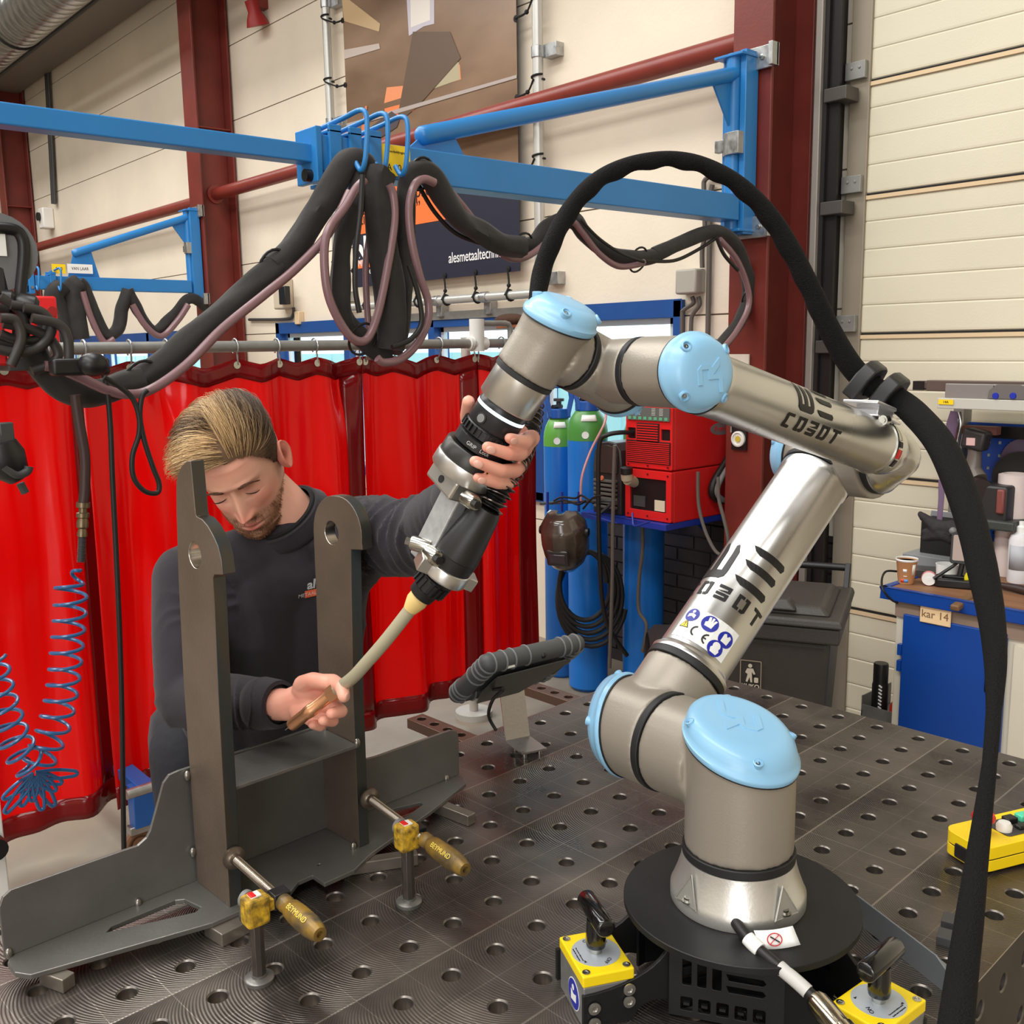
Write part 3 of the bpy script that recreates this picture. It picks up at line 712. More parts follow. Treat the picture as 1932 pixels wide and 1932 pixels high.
LET = {'C': [[(0, 0), (0, 10), (1.5, 12), (9, 12), (9, 9.6), (2.6, 9.6), (2.6, 2.4), (8, 2.4), (8, 0)]],
       'O': [[(0, 0), (0, 12), (5, 12), (5, 9.6), (2.6, 9.6), (2.6, 2.4), (4.4, 2.4), (4.4, 0)], [(6, 12), (10, 12), (10, 1.5), (8.5, 0), (5.6, 0), (5.6, 2.4), (7.4, 2.4), (7.4, 9.6), (6, 9.6)]],
       '3': [[(0, 12), (10, 12), (10, 6.9), (0, 6.9), (0, 7.9 - 1), (7.5, 8.4), (7.5, 9.6), (0, 9.6)], [(0, 5.8), (10, 5.8), (10, 1), (9, 0), (0, 0), (0, 2.4), (7.4, 2.4), (7.4, 3.7), (0, 3.7)]],
       'T': [[(-.5, 12), (10.5, 12), (9.8, 9.6), (6.2, 9.6), (6.2, 0), (3.8, 0), (3.8, 9.6), (0.5, 9.6)]]}
def word(s, x0, y0, step, k):
    out = []
    for i, ch in enumerate(s):
        for poly in LET[ch]: out.append([(x0 + i * step + p[0] * k, y0 + p[1] * k) for p in poly])
    return out
# forearm: reads from the wrist side (picture left) to the elbow, so u runs against d3
af = facing_angle(Ep + d3 * 0.3, d3, 0.0437)
def lay(c0, ax, R, a0, z0, sz, sa, sc, polys, name):
    mb = MB()
    for poly in polys:
        q = curved([(p[0] * sc, p[1] * sc) for p in poly], c0, ax, R, a0, z0, M_cut, '', flipz=sz < 0, flipa=sa < 0); mb.add(q.v, q.f)
    return mb.build(name, M_cut, robot, smooth=0, solid=0.0002)
def sideways(c0, ax, up_img):
    # +1 if increasing angle moves towards up_img (a picture direction), else -1
    x, y, z = frame(ax, uu); a = facing_angle(c0, ax, 1)
    tang = -x * math.sin(a) + y * math.cos(a)
    return 1 if tang.dot(up_img) > 0 else -1
upv = -RD
sa = sideways(Ep + d3 * 0.3, d3, upv)
lay(Ep, d3, 0.0437, af + sa * 0.24, 0.325, -1, sa, 0.00092, [[(p[0], p[1] + 8) for p in poly] for poly in emblem()], 'emblem')
lay(Ep, d3, 0.0437, af + sa * 0.24, 0.325, -1, sa, 0.00125, word('CO3OT', -50, -24, 23, 1.5), 'lettering')
# upper arm: seen reading down the tube
au = facing_angle(Sh + d2 * 0.35, d2, 0.0605)
rgt = RX
sb = sideways(Sh + d2 * 0.35, d2, RX)
def turn(polys):   # rotate the artwork: picture right -> round the tube, picture up -> along the tube
    return [[(p[1], p[0]) for p in poly] for poly in polys]
lay(Sh, d2, 0.0605, au - sb * 0.42, 0.268, 1, sb, 0.00150, turn([[(p[0], p[1] + 8) for p in poly] for poly in emblem()]), 'emblem')
lay(Sh, d2, 0.0605, au - sb * 0.42, 0.272, 1, sb, 0.00150, turn(word('CO3OT', -50, -27, 23, 1.5)), 'lettering')
# safety stickers low on the upper arm
M_sblue = mat('sign_blue', (32, 44, 160), 0.4)
def disc_poly(cx_, cy_, r, n=20): return [(cx_ + r * math.cos(2 * PI * k / n), cy_ + r * math.sin(2 * PI * k / n)) for k in range(n)]
def sticker(polys, m, name, e, parent, c0=Sh, ax=d2, R=0.0605, a0=None, z0=0.171, s_=1.12):
    mb = MB()
    for poly in polys:
        q = curved([(p[1] * 0.001 * s_, p[0] * 0.001 * s_) for p in poly], c0, ax, R, a0, z0, None, '', flipz=False, flipa=sb < 0, e=e); mb.add(q.v, q.f)
    return mb.build(name, m, parent, smooth=0, solid=0.0001)
a_s = au - sb * 0.12
lab = sticker([[(-46, -22), (42, -22), (42, 28), (-46, 28)]], M_paper, 'safety_label', 0.0007, robot, a0=a_s)
sticker([disc_poly(-32, 16, 11), disc_poly(-2, 14, 12.5), disc_poly(28, 8, 12), disc_poly(22, -12, 12)], M_sblue, 'pictogram_disc', 0.0010, lab, a0=a_s)
book = [[(-38, 11), (-32, 14), (-26, 11), (-26, 17), (-32, 19), (-38, 17)], disc_poly(-32, 22, 2.6, 10)]
glove = [[(-8, 8), (3, 8), (4, 16), (6, 22), (3, 22), (1, 17), (1, 24), (-2, 24), (-2, 17), (-4, 24), (-7, 23), (-6, 16), (-9, 14)]]
vest = [[(22, 2), (33, 2), (34, 14), (31, 16), (28, 12), (25, 16), (22, 14)]]
head = [[(15, -14), (17, -20), (27, -20), (29, -14), (27, -11), (17, -11)], disc_poly(22, -8, 6, 12)]
sticker(book + glove + vest + head, M_paper, 'pictogram', 0.0013, lab, a0=a_s)
sticker([[(-42, -6), (-26, -6), (-34, 8)]], M_ink, 'warning_triangle_edge', 0.0009, lab, a0=a_s)
sticker([[(-40, -5), (-28, -5), (-34, 5.6)]], M_yellow, 'warning_triangle', 0.0012, lab, a0=a_s)
sticker([[(-34.8, 3), (-33.2, 3), (-33.6, -1.5), (-34.4, -1.5)], disc_poly(-34, -3.2, 0.8, 8)], M_ink, 'warning_mark', 0.0014, lab, a0=a_s)
def arc(cx_, cy_, r, w, a0, a1, n=10):
    return [(cx_ + r * math.cos(math.radians(a0 + (a1 - a0) * k / n)), cy_ + r * math.sin(math.radians(a0 + (a1 - a0) * k / n))) for k in range(n + 1)] + [(cx_ + (r - w) * math.cos(math.radians(a1 + (a0 - a1) * k / n)), cy_ + (r - w) * math.sin(math.radians(a1 + (a0 - a1) * k / n))) for k in range(n + 1)]
def arcq(*a, **k):
    P = arc(*a, **k); n = len(P) // 2; return [[P[i], P[i + 1], P[2 * n - 2 - i], P[2 * n - 1 - i]] for i in range(n - 1)]
sticker(arcq(-12, -6, 8.5, 2.4, 100, 260) + arcq(7, -9, 8.5, 2.4, 100, 260) + [[(-1, -8), (5, -8), (5, -10.2), (-1, -10.2)]], M_ink, 'lettering', 0.0012, lab, a0=a_s)
# type plate strip wrapped round the elbow end of the forearm
x_, y_, z_ = frame(d3, uu)
for (q0, q1, z0, z1, m_, nm) in ((1.25, 0.55, .081, .094, mat('plate_pale', (206, 200, 172), 0.4), 'type_plate'), (0.50, 0.28, .081, .094, M_ink, 'type_plate'), (0.20, -0.15, .080, .0945, mat('plate_red', (216, 34, 30), 0.4), 'warning_strip'), (-0.20, -0.5, .081, .094, M_ink, 'warning_strip'), (-0.55, -1.05, .081, .094, mat('plate_grey', (150, 146, 130), 0.4), 'warning_strip')):
    wrapband(Ep, d3, 0.0434, af + sa * q0, af + sa * q1, z0, z1, m_, nm, robot)
# hose clamp bracket on the elbow casting
cb0 = ony(1668, 770, 0.40)
zk, xk, yk = frame(-d3, up)[::-1]; MK = mtx((0, 0, 0), -d3, up.cross(-d3).normalized(), (-d3).cross(up.cross(-d3)).normalized())      # local: x along +robot axis (towards the right), z up
K = dep(1650, 768, 1.585)
br = MB()
br.box(K, (0.085, 0.062, 0.005), MK)
br.box(K + V((0.0, 0.0, -0.010)), (0.045, 0.04, 0.016), MK)
br.box(K + V((0.0, 0.0, -0.019)), (0.07, 0.055, 0.003), MK)
bo2 = br.build('hose_bracket', mat('bracket_alu', (214, 214, 216), 0.35, 0.7), robot, smooth=0, bevel=0.002)
for dx, dy in ((-0.03, -0.02), (0.012, -0.022), (0.03, -0.02)):
    MB().cyl(K + V((dx, dy - 0.008, -0.018)), K + V((dx, dy + 0.004, -0.018)), 0.008, seg=14).cyl(K + V((dx, dy - 0.010, -0.018)), K + V((dx, dy - 0.008, -0.018)), 0.005, seg=8).build('bolt', M_chrome, bo2)
st_ = MB(); xq, yq, zq = frame(d3, uu)
st_.tube([Ep + d3 * 0.098 + (xq * math.cos(t) + yq * math.sin(t)) * 0.0450 for t in [2 * PI * k / 40 for k in range(40)]], 0.0020, 6, closed=True)
st_.build('band_clamp', M_chrome, bo2)
def hclamp(c, ax, R):
    n = V(ax).normalized(); x, y, z = frame(n, up)     # x up-ish
    M = mtx(c - n * 0.013, y, x, -n) if False else mtx(c - n * 0.013, y, x, y.cross(x))
    out = [(-0.034, -0.030), (0.034, -0.030), (0.036, -0.015), (0.036, 0.010), (0.026, 0.028), (0.012, 0.034), (-0.012, 0.034), (-0.026, 0.028), (-0.036, 0.010), (-0.036, -0.015)]
    mb = MB().plate(out, [ring_pts((0, 0.0), R, 24)], 0.024, mtx(c, y, x, y.cross(x)))
    return mb
hn_ = (dep(1722, 778, 1.58) - dep(1610, 690, 1.63)).normalized()
cA = dep(1645, 728, 1.600); cB = dep(1688, 751, 1.590)
cl_mat = mat('clamp_nylon', (38, 38, 38), 0.45)
for cc in (cA, cB): hclamp(cc, hn_, 0.0185).build('hose_clamp', cl_mat, robot, smooth=30, bevel=0.003)

# --- hand-guiding sensor, torch mount, torch (all carried by the tool flange)
MT = mtx(Tl, *frame(ww, uu))
MB().lathe([(0, -0.006), (0.0345, -0.006), (0.0360, -0.003), (0.0365, 0.004), (0, 0.004)], MT, 48).lathe([(0, 0.0085), (0.0365, 0.0085), (0.0365, 0.030), (0.0345, 0.034), (0, 0.034)], MT, 48).build('force_sensor', mat('sensor_black', (44, 44, 46), 0.32, 0.3), robot)
MB().lathe([(0, 0.004), (0.0367, 0.004), (0.0367, 0.0085), (0, 0.0085)], MT, 48).build('light_ring', mat('light_ring', (220, 240, 255), 0.3, emit=(205, 235, 255), estr=3.0), robot)
fa_ = (CAM - Tl); fa_ = fa_ - ww * fa_.dot(ww); fa_.normalize(); fb_ = ww.cross(fa_)
bd_ = (fa_ * 0.80 - RX * 0.60); bd_ = (bd_ - ww * bd_.dot(ww)).normalized()
qb = Tl + ww * 0.0225 + bd_ * 0.0355
btn = MB().lathe([(0.0085, 0), (0.0085, 0.0016), (0.0065, 0.0018), (0.0062, 0.001), (0, 0.0012)], fm(qb, bd_), 20).build('button_rim', M_black, robot)
MB().lathe([(0.0062, 0), (0.006, 0.0018), (0, 0.0022)], fm(qb, bd_), 18).build('button', M_grey, btn)
g = MB()
for k in range(28):
    a = 2 * PI * k / 28; n = frame(ww, uu)[0] * math.cos(a) + frame(ww, uu)[1] * math.sin(a)
    g.box(Tl + ww * 0.041 + n * 0.0375, (0.005, 0.0035, 0.011), mtx((0, 0, 0), n, ww.cross(n), ww))
g.lathe([(0, 0.034), (0.0355, 0.034), (0.037, 0.036), (0.037, 0.048), (0, 0.048)], MT, 48)
g.build('clamp_ring', M_black, robot, smooth=30)
def on_ring(p): # wrap text round the black collar, facing the camera
    a = -p.x / 0.0395; n = fa_ * math.cos(a) + fb_ * math.sin(a); return Tl + ww * (0.060 - p.y) + n * (0.0392 + p.z)
MB().lathe([(0, 0.048), (0.034, 0.048), (0.039, 0.052), (0.039, 0.066), (0.033, 0.070), (0, 0.070)], MT, 48).build('grip_collar', M_black, robot)
text_part('GRIP   Lock', 0.0075, None, mat('print_grey', (190, 190, 190), 0.4), parent=robot, wrap=on_ring, cuts=1)
MB().lathe([(0, 0.070), (0.044, 0.070), (0.046, 0.073), (0.046, 0.092), (0, 0.092)], MT, 56).build('adapter_ring', mat('adapter_dark', (56, 54, 52), 0.35, 0.5), robot)
ad = MB().lathe([(0, 0.092), (0.0475, 0.092), (0.0480, 0.094), (0.0480, 0.112), (0.0465, 0.114), (0, 0.114)], MT, 64).build('adapter_disc', mat('turned_bright', (214, 212, 208), 0.34, 0.95), robot)
text_part('ROBOT-TORCH  23', 0.005, None, M_ink, parent=ad, wrap=lambda p: Tl + ww * (0.097 - p.y) + (fa_ * math.cos(p.x / 0.048 - .35) + fb_ * math.sin(p.x / 0.048 - .35)) * (0.0482 + p.z)) if False else None
# clamp block and square bar: bar faces the camera with one corner
bl = Tl + ww * 0.128
blx = frame(ww, (fa_ * 0.7 + fb_ * 0.7))[0]
MBL = mtx(bl, blx, ww.cross(blx), ww)
MB().box(bl, (0.058, 0.066, 0.028), MBL).build('torch_mount', mat('milled_aluminium', (196, 192, 184), 0.34, 0.85), robot, smooth=0, bevel=0.004)
hq = bl + fa_ * 0.040
MB().lathe([(0.0055, 0), (0.0055, 0.0008), (0, 0.0008)], fm(bl + (blx * 0.0292), blx), 14).build('bolt_hole', M_blackm, robot)
bar0 = dep(868, 918, 1.395); bar1 = dep(800, 1052, 1.428)
bx_ = (bar1 - bar0).normalized(); fa2 = (CAM - bar0).normalized(); fa2 = (fa2 - bx_ * fa2.dot(bx_)).normalized(); fb2 = bx_.cross(fa2)
bxx = (fa2 * 0.72 + fb2 * 0.69).normalized()
MB().box((bar0 + bar1) / 2, (0.022, 0.040, (bar1 - bar0).length + 0.01), mtx((0, 0, 0), bxx, bx_.cross(bxx), bx_)).build('mount_bar', mat('galvanised_bar', (198, 200, 202), 0.42, 0.7, var=0.12, vscale=90), robot, smooth=0, bevel=0.0025)
tA = dep(918, 962, 1.385); tB = dep(868, 1042, 1.405); tC = dep(843, 1078, 1.415); tD = dep(815, 1100, 1.425); tE = dep(800, 1116, 1.43)
tdir = (tC - tA).normalized(); MTb = mtx(tA, *frame(tdir, uu)); Lt = (tC - tA).length
MB().lathe([(0, -0.004), (0.0195, -0.004), (0.0225, 0.004), (0.0290, Lt * .45), (0.0325, Lt * .70), (0.0325, Lt * .72), (0.0318, Lt * .725), (0.0325, Lt * .73), (0.0315, Lt * .92), (0, Lt * .92)], MTb, 48).build('torch_body', mat('torch_black', (30, 29, 28), 0.42), robot, smooth=50)
cl_ = MB().lathe([(0, Lt * .90), (0.0325, Lt * .90), (0.0335, Lt * .92), (0.0335, Lt * 1.08), (0.0315, Lt * 1.10), (0, Lt * 1.10)], MTb, 48)
side = (RX * 0.9 - RD * 0.45); side = (side - tdir * side.dot(tdir)).normalized()
cl_.box(tA + tdir * Lt + side * 0.036, (0.018, 0.026, 0.020), mtx((0, 0, 0), side, tdir.cross(side), tdir))
cl_.box(tA + tdir * Lt - side * 0.036, (0.022, 0.030, 0.022), mtx((0, 0, 0), side, tdir.cross(side), tdir))
co = cl_.build('torch_clamp', mat('clamp_bright', (212, 210, 206), 0.28, 0.95), robot, smooth=40, bevel=0.0015)
fc1 = (CAM - tC).normalized()
for (pxx, pyy, dd_, r) in ((822, 1052, 1.385, 0.012), (783, 1025, 1.41, 0.011), (893, 948, 1.34, 0.011)):
    c = dep(pxx, pyy, dd_); n = (fc1 + RX * 0.5 + RD * 0.4).normalized() if pxx != 783 else (-RX - RD * .3).normalized()
    kb = MB().lathe([(r, -0.022), (r, 0.004), (r * .8, 0.007), (0, 0.007)], fm(c, n), 20).build('clamp_screw', M_chrome, robot)
    MB().lathe([(r * .55, 0.007), (r * .55, 0.014), (0, 0.015)], fm(c, n), 6).build('bolt_head', M_black if pxx != 783 else M_chrome, kb, smooth=20)
for dx in (0.3, -0.3):
    pass
nut = MB(); ndir = (tE - tD).normalized(); MN = mtx(tD - ndir * 0.012, *frame(ndir, uu))
nut.lathe([(0, 0), (0.0255, 0), (0.0255, 0.020), (0.022, 0.023), (0, 0.023)], MN, 24)
for k in range(18):
    a = 2 * PI * k / 18; n = frame(ndir, uu)[0] * math.cos(a) + frame(ndir, uu)[1] * math.sin(a)
    nut.box(tD - ndir * 0.001 + n * 0.0258, (0.004, 0.0045, 0.018), mtx((0, 0, 0), n, ndir.cross(n), ndir))
nut.lathe([(0, 0.023), (0.0205, 0.023), (0.0195, 0.037), (0, 0.037)], MN, 32)
nut.build('torch_nut', M_black, robot, smooth=30)
n1 = dep(795, 1122, 1.432); n2 = dep(768, 1158, 1.44)
nk = spline([n1, dep(760, 1168, 1.445), dep(725, 1212, 1.46), dep(690, 1252, 1.48), dep(668, 1276, 1.50), dep(648, 1292, 1.525), dep(630, 1305, 1.55)], 6)
MB().tube([n1, n1 + (n2 - n1) * .35, n1 + (n2 - n1) * .8], [0.0150, 0.0158, 0.0105], 28).build('neck_insulator', mat('resin_yellow', (226, 196, 128), 0.4), robot, smooth=50)
MB().tube(nk, 0.0098, 20).build('torch_neck', mat('neck_coating', (176, 168, 142), 0.35, 0.15), robot, smooth=50)
z0 = dep(636, 1302, 1.545); z1 = dep(549, 1369, 1.585); zd = (z1 - z0).normalized(); Lz = (z1 - z0).length; MZ = mtx(z0, *frame(zd, uu))
nz_ = MB().lathe([(0, 0), (0.0115, 0.0), (0.0115, 0.012), (0.0095, 0.013), (0.0095, Lz * .5), (0.0108, Lz * .52), (0.0108, Lz * .64), (0.0100, Lz * .66), (0.0100, Lz * .96), (0.0090, Lz), (0.0066, Lz), (0.0066, Lz * .9), (0, Lz * .9)], MZ, 32)
nz_.lathe([(0.0, -0.002), (0.0135, -0.002), (0.0135, 0.016), (0.0, 0.016)], MZ, 6)
nz_.build('gas_nozzle', mat('copper_brass', (240, 178, 134), 0.33, 0.95), robot, smooth=40)
MB().cyl(z1 - zd * 0.02, z1 + zd * 0.014, 0.0007, seg=8).build('welding_wire', M_steel, robot)

# --- sleeve hose from the torch over the loop to the elbow clamps and down past the table edge
hm = mat('hose_braid', (9, 9, 10), 0.8, bump=0.5, bscale=520, spec=0.25)
cor = []; rr_ = []
hp = spline([dep(921, 958, 1.386), dep(940, 925, 1.388), dep(965, 880, 1.40), dep(985, 835, 1.44), dep(998, 780, 1.48), dep(1000, 700, 1.50), dep(1005, 620, 1.50)], 40)
dress = thing('hose_pack', dep(1290, 300, 1.5), 'thick black sleeved hose looping over the robot and hanging down in the right foreground', 'hose')
acc = 0
rs = []
for i, p in enumerate(hp):
    if i: acc += (hp[i] - hp[i - 1]).length
    rs.append(0.0165 + 0.0022 * math.sin(acc * 2 * PI / 0.0085))
MB().tube(hp, rs, 20).build('corrugated_tube', mat('corrugated_black', (14, 13, 13), 0.3), dress)
sp_ = MB(); acc = 0; P = []
x, y = None, None
hp2 = hp[:190]
T0 = (hp2[1] - hp2[0]).normalized(); x, y, _ = frame(T0)
for i in range(1, len(hp2) - 1):
    t = (hp2[i + 1] - hp2[i - 1]).normalized(); x = (x - t * x.dot(t)).normalized(); y = t.cross(x); acc += (hp2[i] - hp2[i - 1]).length
    for q in range(3):
        a = 2 * PI * (acc + (hp2[i + 1] - hp2[i]).length * q / 3) / 0.0118; P.append(hp2[i] + (hp2[i + 1] - hp2[i]) * q / 3 + (x * math.cos(a) + y * math.sin(a)) * 0.0215)
sp_.tube(P, 0.0011, 6).build('spring_wire', mat('spring_wire', (120, 110, 106), 0.25, 1.0), dress)
H = [(1008, 610, 1.5, 14), (1013, 570, 1.5, 16), (1022, 515, 1.51, 18), (1043, 455, 1.51, 18), (1072, 402, 1.52, 18), (1114, 352, 1.52, 17), (1165, 320, 1.53, 16), (1225, 303, 1.53, 15), (1285, 302, 1.54, 15), (1340, 318, 1.55, 16), (1395, 350, 1.56, 17), (1445, 400, 1.57, 18), (1488, 465, 1.58, 19), (1529, 545, 1.59, 19), (1560, 612, 1.6, 20), (1595, 675, 1.61, 22), (1625, 712, 1.61, 22), (1655, 735, 1.6, 21), (1690, 752, 1.59, 22), (1725, 780, 1.56, 25), (1770, 832, 1.5, 27), (1806, 905, 1.44, 28), (1832, 985, 1.38, 28), (1852, 1070, 1.32, 28), (1870, 1160, 1.26, 25), (1878, 1250, 1.2, 20), (1875, 1340, 1.15, 14), (1867, 1440, 1.1, 13), (1854, 1540, 1.06, 17), (1841, 1640, 1.02, 21), (1829, 1740, 0.98, 26), (1814, 1850, 0.94, 29), (1801, 1950, 0.9, 32), (1785, 2080, 0.87, 34)]
pts = spline([dep(a, b, c) for a, b, c, d in H], 8)
rad0 = [d * c / FPX for a, b, c, d in H]; rad = []
for i in range(len(H) - 1):
    for k in range(8):
        t = k / 8; rad.append(rad0[i] * (1 - t) + rad0[i + 1] * t)
rad.append(rad0[-1])
sl = MB(); n = len(pts); T = [(pts[min(i + 1, n - 1)] - pts[max(i - 1, 0)]).normalized() for i in range(n)]
x, y, _ = frame(T[0]); vs = []; SG = 28; acc = 0
for i in range(n):
    x = (x - T[i] * x.dot(T[i])).normalized(); y = T[i].cross(x)
    if i: acc += (pts[i] - pts[i - 1]).length
    for k in range(SG):
        a = 2 * PI * k / SG
        wv = mnoise.noise(V((math.cos(a) * 1.2, math.sin(a) * 1.2, acc * 9)))
        dn = V((x * math.cos(a) + y * math.sin(a))).dot(up)
        puck = 0.0022 * math.sin(acc * 2 * PI / 0.055) * max(0, -dn) if acc < 0.75 else 0.0
        vs.append(pts[i] + (x * math.cos(a) + y * math.sin(a)) * (rad[i] * (1 + 0.05 * wv) + puck))
sl.add(vs, [(i * SG + k, i * SG + (k + 1) % SG, (i + 1) * SG + (k + 1) % SG, (i + 1) * SG + k) for i in range(n - 1) for k in range(SG)] + [tuple(range(SG - 1, -1, -1)), tuple(range((n - 1) * SG, n * SG))])
sl.build('sleeve', hm, dress, smooth=60)
# ---------------------------------------------------------------- magnetic robot stand
M_stand = mat('stand_black', (26, 26, 27), 0.5, 0.2, bump=0.04, bscale=300)
SC0 = V((0.5977, -0.0277, TZ))
stand = thing('robot_stand', SC0, 'black three-armed magnetic robot stand with a round top disc and yellow switchable magnets', 'stand')
DZ = 0.9905
MB().lathe([(0, DZ - 0.010), (0.166, DZ - 0.010), (0.167, DZ - 0.0092), (0.167, DZ - 0.0008), (0.166, DZ), (0, DZ)], Matrix.Translation((SC0.x, SC0.y, 0)), 96).build('top_disc', M_stand, stand, smooth=30)
HP = DZ - 0.010 - TZ
def armplate(phi, sgn, nm):
    r = V((math.cos(phi), math.sin(phi), 0)); t = V((-math.sin(phi), math.cos(phi), 0))
    n = 10; top = [(0.03, HP), (0.135, HP)]
    # concave sweep down to the magnet
    for k in range(1, n + 1):
        a = PI / 2 * k / n; top.append((0.135 + 0.125 * (1 - math.cos(a)), HP - (HP - 0.052) * math.sin(a)))
    bot = [(0.260, 0.004)]
    for k in range(0, n + 1):
        a = PI * k / n; bot.append((0.155 + 0.032 * math.cos(a), 0.004 + 0.022 * math.sin(a)))
    bot += [(0.03, 0.004)]
    M = mtx(SC0 + t * (0.052 * sgn - (0.003 if sgn < 0 else -0.003) - 0.003), r, up, r.cross(up))
    hol = [[(x, z) for x, z in rrect(.075 + i * .0, .120, .066 - i * .02, .074 - i * .02, .003, 2)] for i in range(2)]
    o = MB().plate(top + bot, hol, 0.006, M).build('arm_plate', M_stand, stand, smooth=0, bevel=0.0008)
    for rr, zz in ((0.245, 0.034), (0.245, 0.012), (0.195, 0.052), (0.195, 0.034)):
        q = SC0 + r * rr + t * (0.052 * sgn + 0.003 * sgn) + up * zz
        s = MB().lathe([(0.0085, -0.0015), (0.0085, 0.0005), (0.004, 0.0009), (0.0030, -0.001), (0, -0.001)], fm(q + t * sgn * 0.0012, t * sgn), 20)
        s.build('screw', mat('screw_head', (190, 188, 182), 0.35, 0.9), o)
    return r, t
def magnet(phi, bd, phi_t):
    r = V((math.cos(phi), math.sin(phi), 0)); t = V((-math.sin(phi), math.cos(phi), 0)); c = SC0 + r * 0.222; M = mtx((0, 0, 0), r, t, up)
    b = MB().box(c + up * 0.031, (0.072, 0.096, 0.062), M).build('magnet_block', mat('magnet_grey', (150, 150, 150), 0.4, 0.6, var=.1, vscale=20), stand, smooth=0, bevel=0.002)
    y = MB().box(c + up * 0.0700, (0.074, 0.098, 0.0165), M).build('magnet_cover', mat('magnet_yellow', (250, 218, 20), 0.4), stand, smooth=0, bevel=0.002)
    tp = c + up * 0.0784
    d = MB().lathe([(0.0115, 0), (0.034, 0), (0.034, 0.0005), (0.0115, 0.0005)], Matrix.Translation(tp), 48).build('dial_label', mat('dial_silver', (188, 196, 204), 0.4, 0.3), y)
    Mt = mtx(tp + up * 0.0006, V((math.cos(phi_t), math.sin(phi_t), 0)), V((-math.sin(phi_t), math.cos(phi_t), 0)), up)
    def onface(x, y_, rot): return Mt @ Matrix.Translation((x, y_, 0)) @ Matrix.Rotation(rot, 4, 'Z')
    text_part('ON', 0.008, onface(-0.025, -0.004, 1.1), M_ink, parent=d)
    text_part('OFF', 0.008, onface(0.0245, 0.008, -0.9), M_ink, parent=d)
    text_part('You can turn without touch', 0.0028, onface(0.0, -0.024, 0), M_ink, parent=d)
    text_part('handle after being locked', 0.0028, onface(0.0, -0.0285, 0), M_ink, parent=d)
    for s_ in (1, -1):
        ar = MB().add([Mt @ V(p) for p in [(-0.006 * s_ - .008 * s_ + .0, .022 * s_, 0), (-.014 * s_ - .006 * s_, .022 * s_ - 0.002, 0), (-.014 * s_ - .006 * s_, .022 * s_ + .002, 0)]], [(0, 1, 2)])
        ar.build('arrow', M_ink, d)
    for dx, dy in ((1, 1), (1, -1), (-1, 1), (-1, -1)):
        q = tp + r * 0.029 * dx + t * 0.040 * dy
        MB().lathe([(0.0055, 0), (0.0055, 0.001), (0.003, 0.0012), (0.0025, 0.0002), (0, 0.0002)], Matrix.Translation(q), 18).build('cover_screw', M_chrome, y)
    h = MB().cyl(tp, tp + up * 0.014, 0.0085, seg=20).build('handle_shaft', M_chrome, stand)
    hz = tp + up * 0.058
    hb = MB(); hb.tube([tp + up * 0.010, tp + up * 0.016, tp + up * 0.05], [0.0135, 0.0145, 0.0125], 24)
    bd = V(bd).normalized(); L = 0.040
    hb.tube([hz - bd * (L + .001), hz - bd * L, hz - bd * (L - 0.002), hz + bd * (L - 0.002), hz + bd * L, hz + bd * (L + .001)], [0.009, 0.0122, 0.0134, 0.0134, 0.0122, 0.009], 28)
    hb.build('t_handle', mat('handle_gloss_black', (16, 16, 17), 0.12, coat=0.6), stand, smooth=50)
    # blue instruction disc on the outer side
    q = c + r * 0.0365 + up * 0.030 + t * 0.012
    s = MB().lathe([(0.022, 0), (0.022, 0.0004), (0, 0.0004)], fm(q, r), 32).build('instruction_rim', M_paper, b)
    s2 = MB().lathe([(0.0205, 0), (0.0205, 0.0004), (0, 0.0004)], fm(q + r * .0004, r), 32).build('instruction_disc', M_sblue, s)
    M3 = mtx(q + r * 0.0009, t, up, r)
    MB().plate([(-.010, -.012), (.010, -.008), (.010, .004), (0, 0), (-.010, .003)], [], 0.0002, M3).plate(ring_pts((-.002, .009), .0042, 12), [], 0.0002, M3).build('pictogram', M_paper, s2, smooth=0)
PH = [math.radians(-115), math.radians(-3), math.radians(117)]
bdir1 = onz(1153, 1752, 1.0) - onz(1118, 1700, 1.0); bdir2 = onz(1683, 1800, 1.0) - onz(1643, 1835, 1.0)
for k, ph in enumerate(PH):
    for s in (1, -1): armplate(ph, s, '')
    magnet(ph, (bdir1, bdir2, (1, 0.3, 0))[k], ph + PI / 2 if k != 1 else ph + PI / 2)
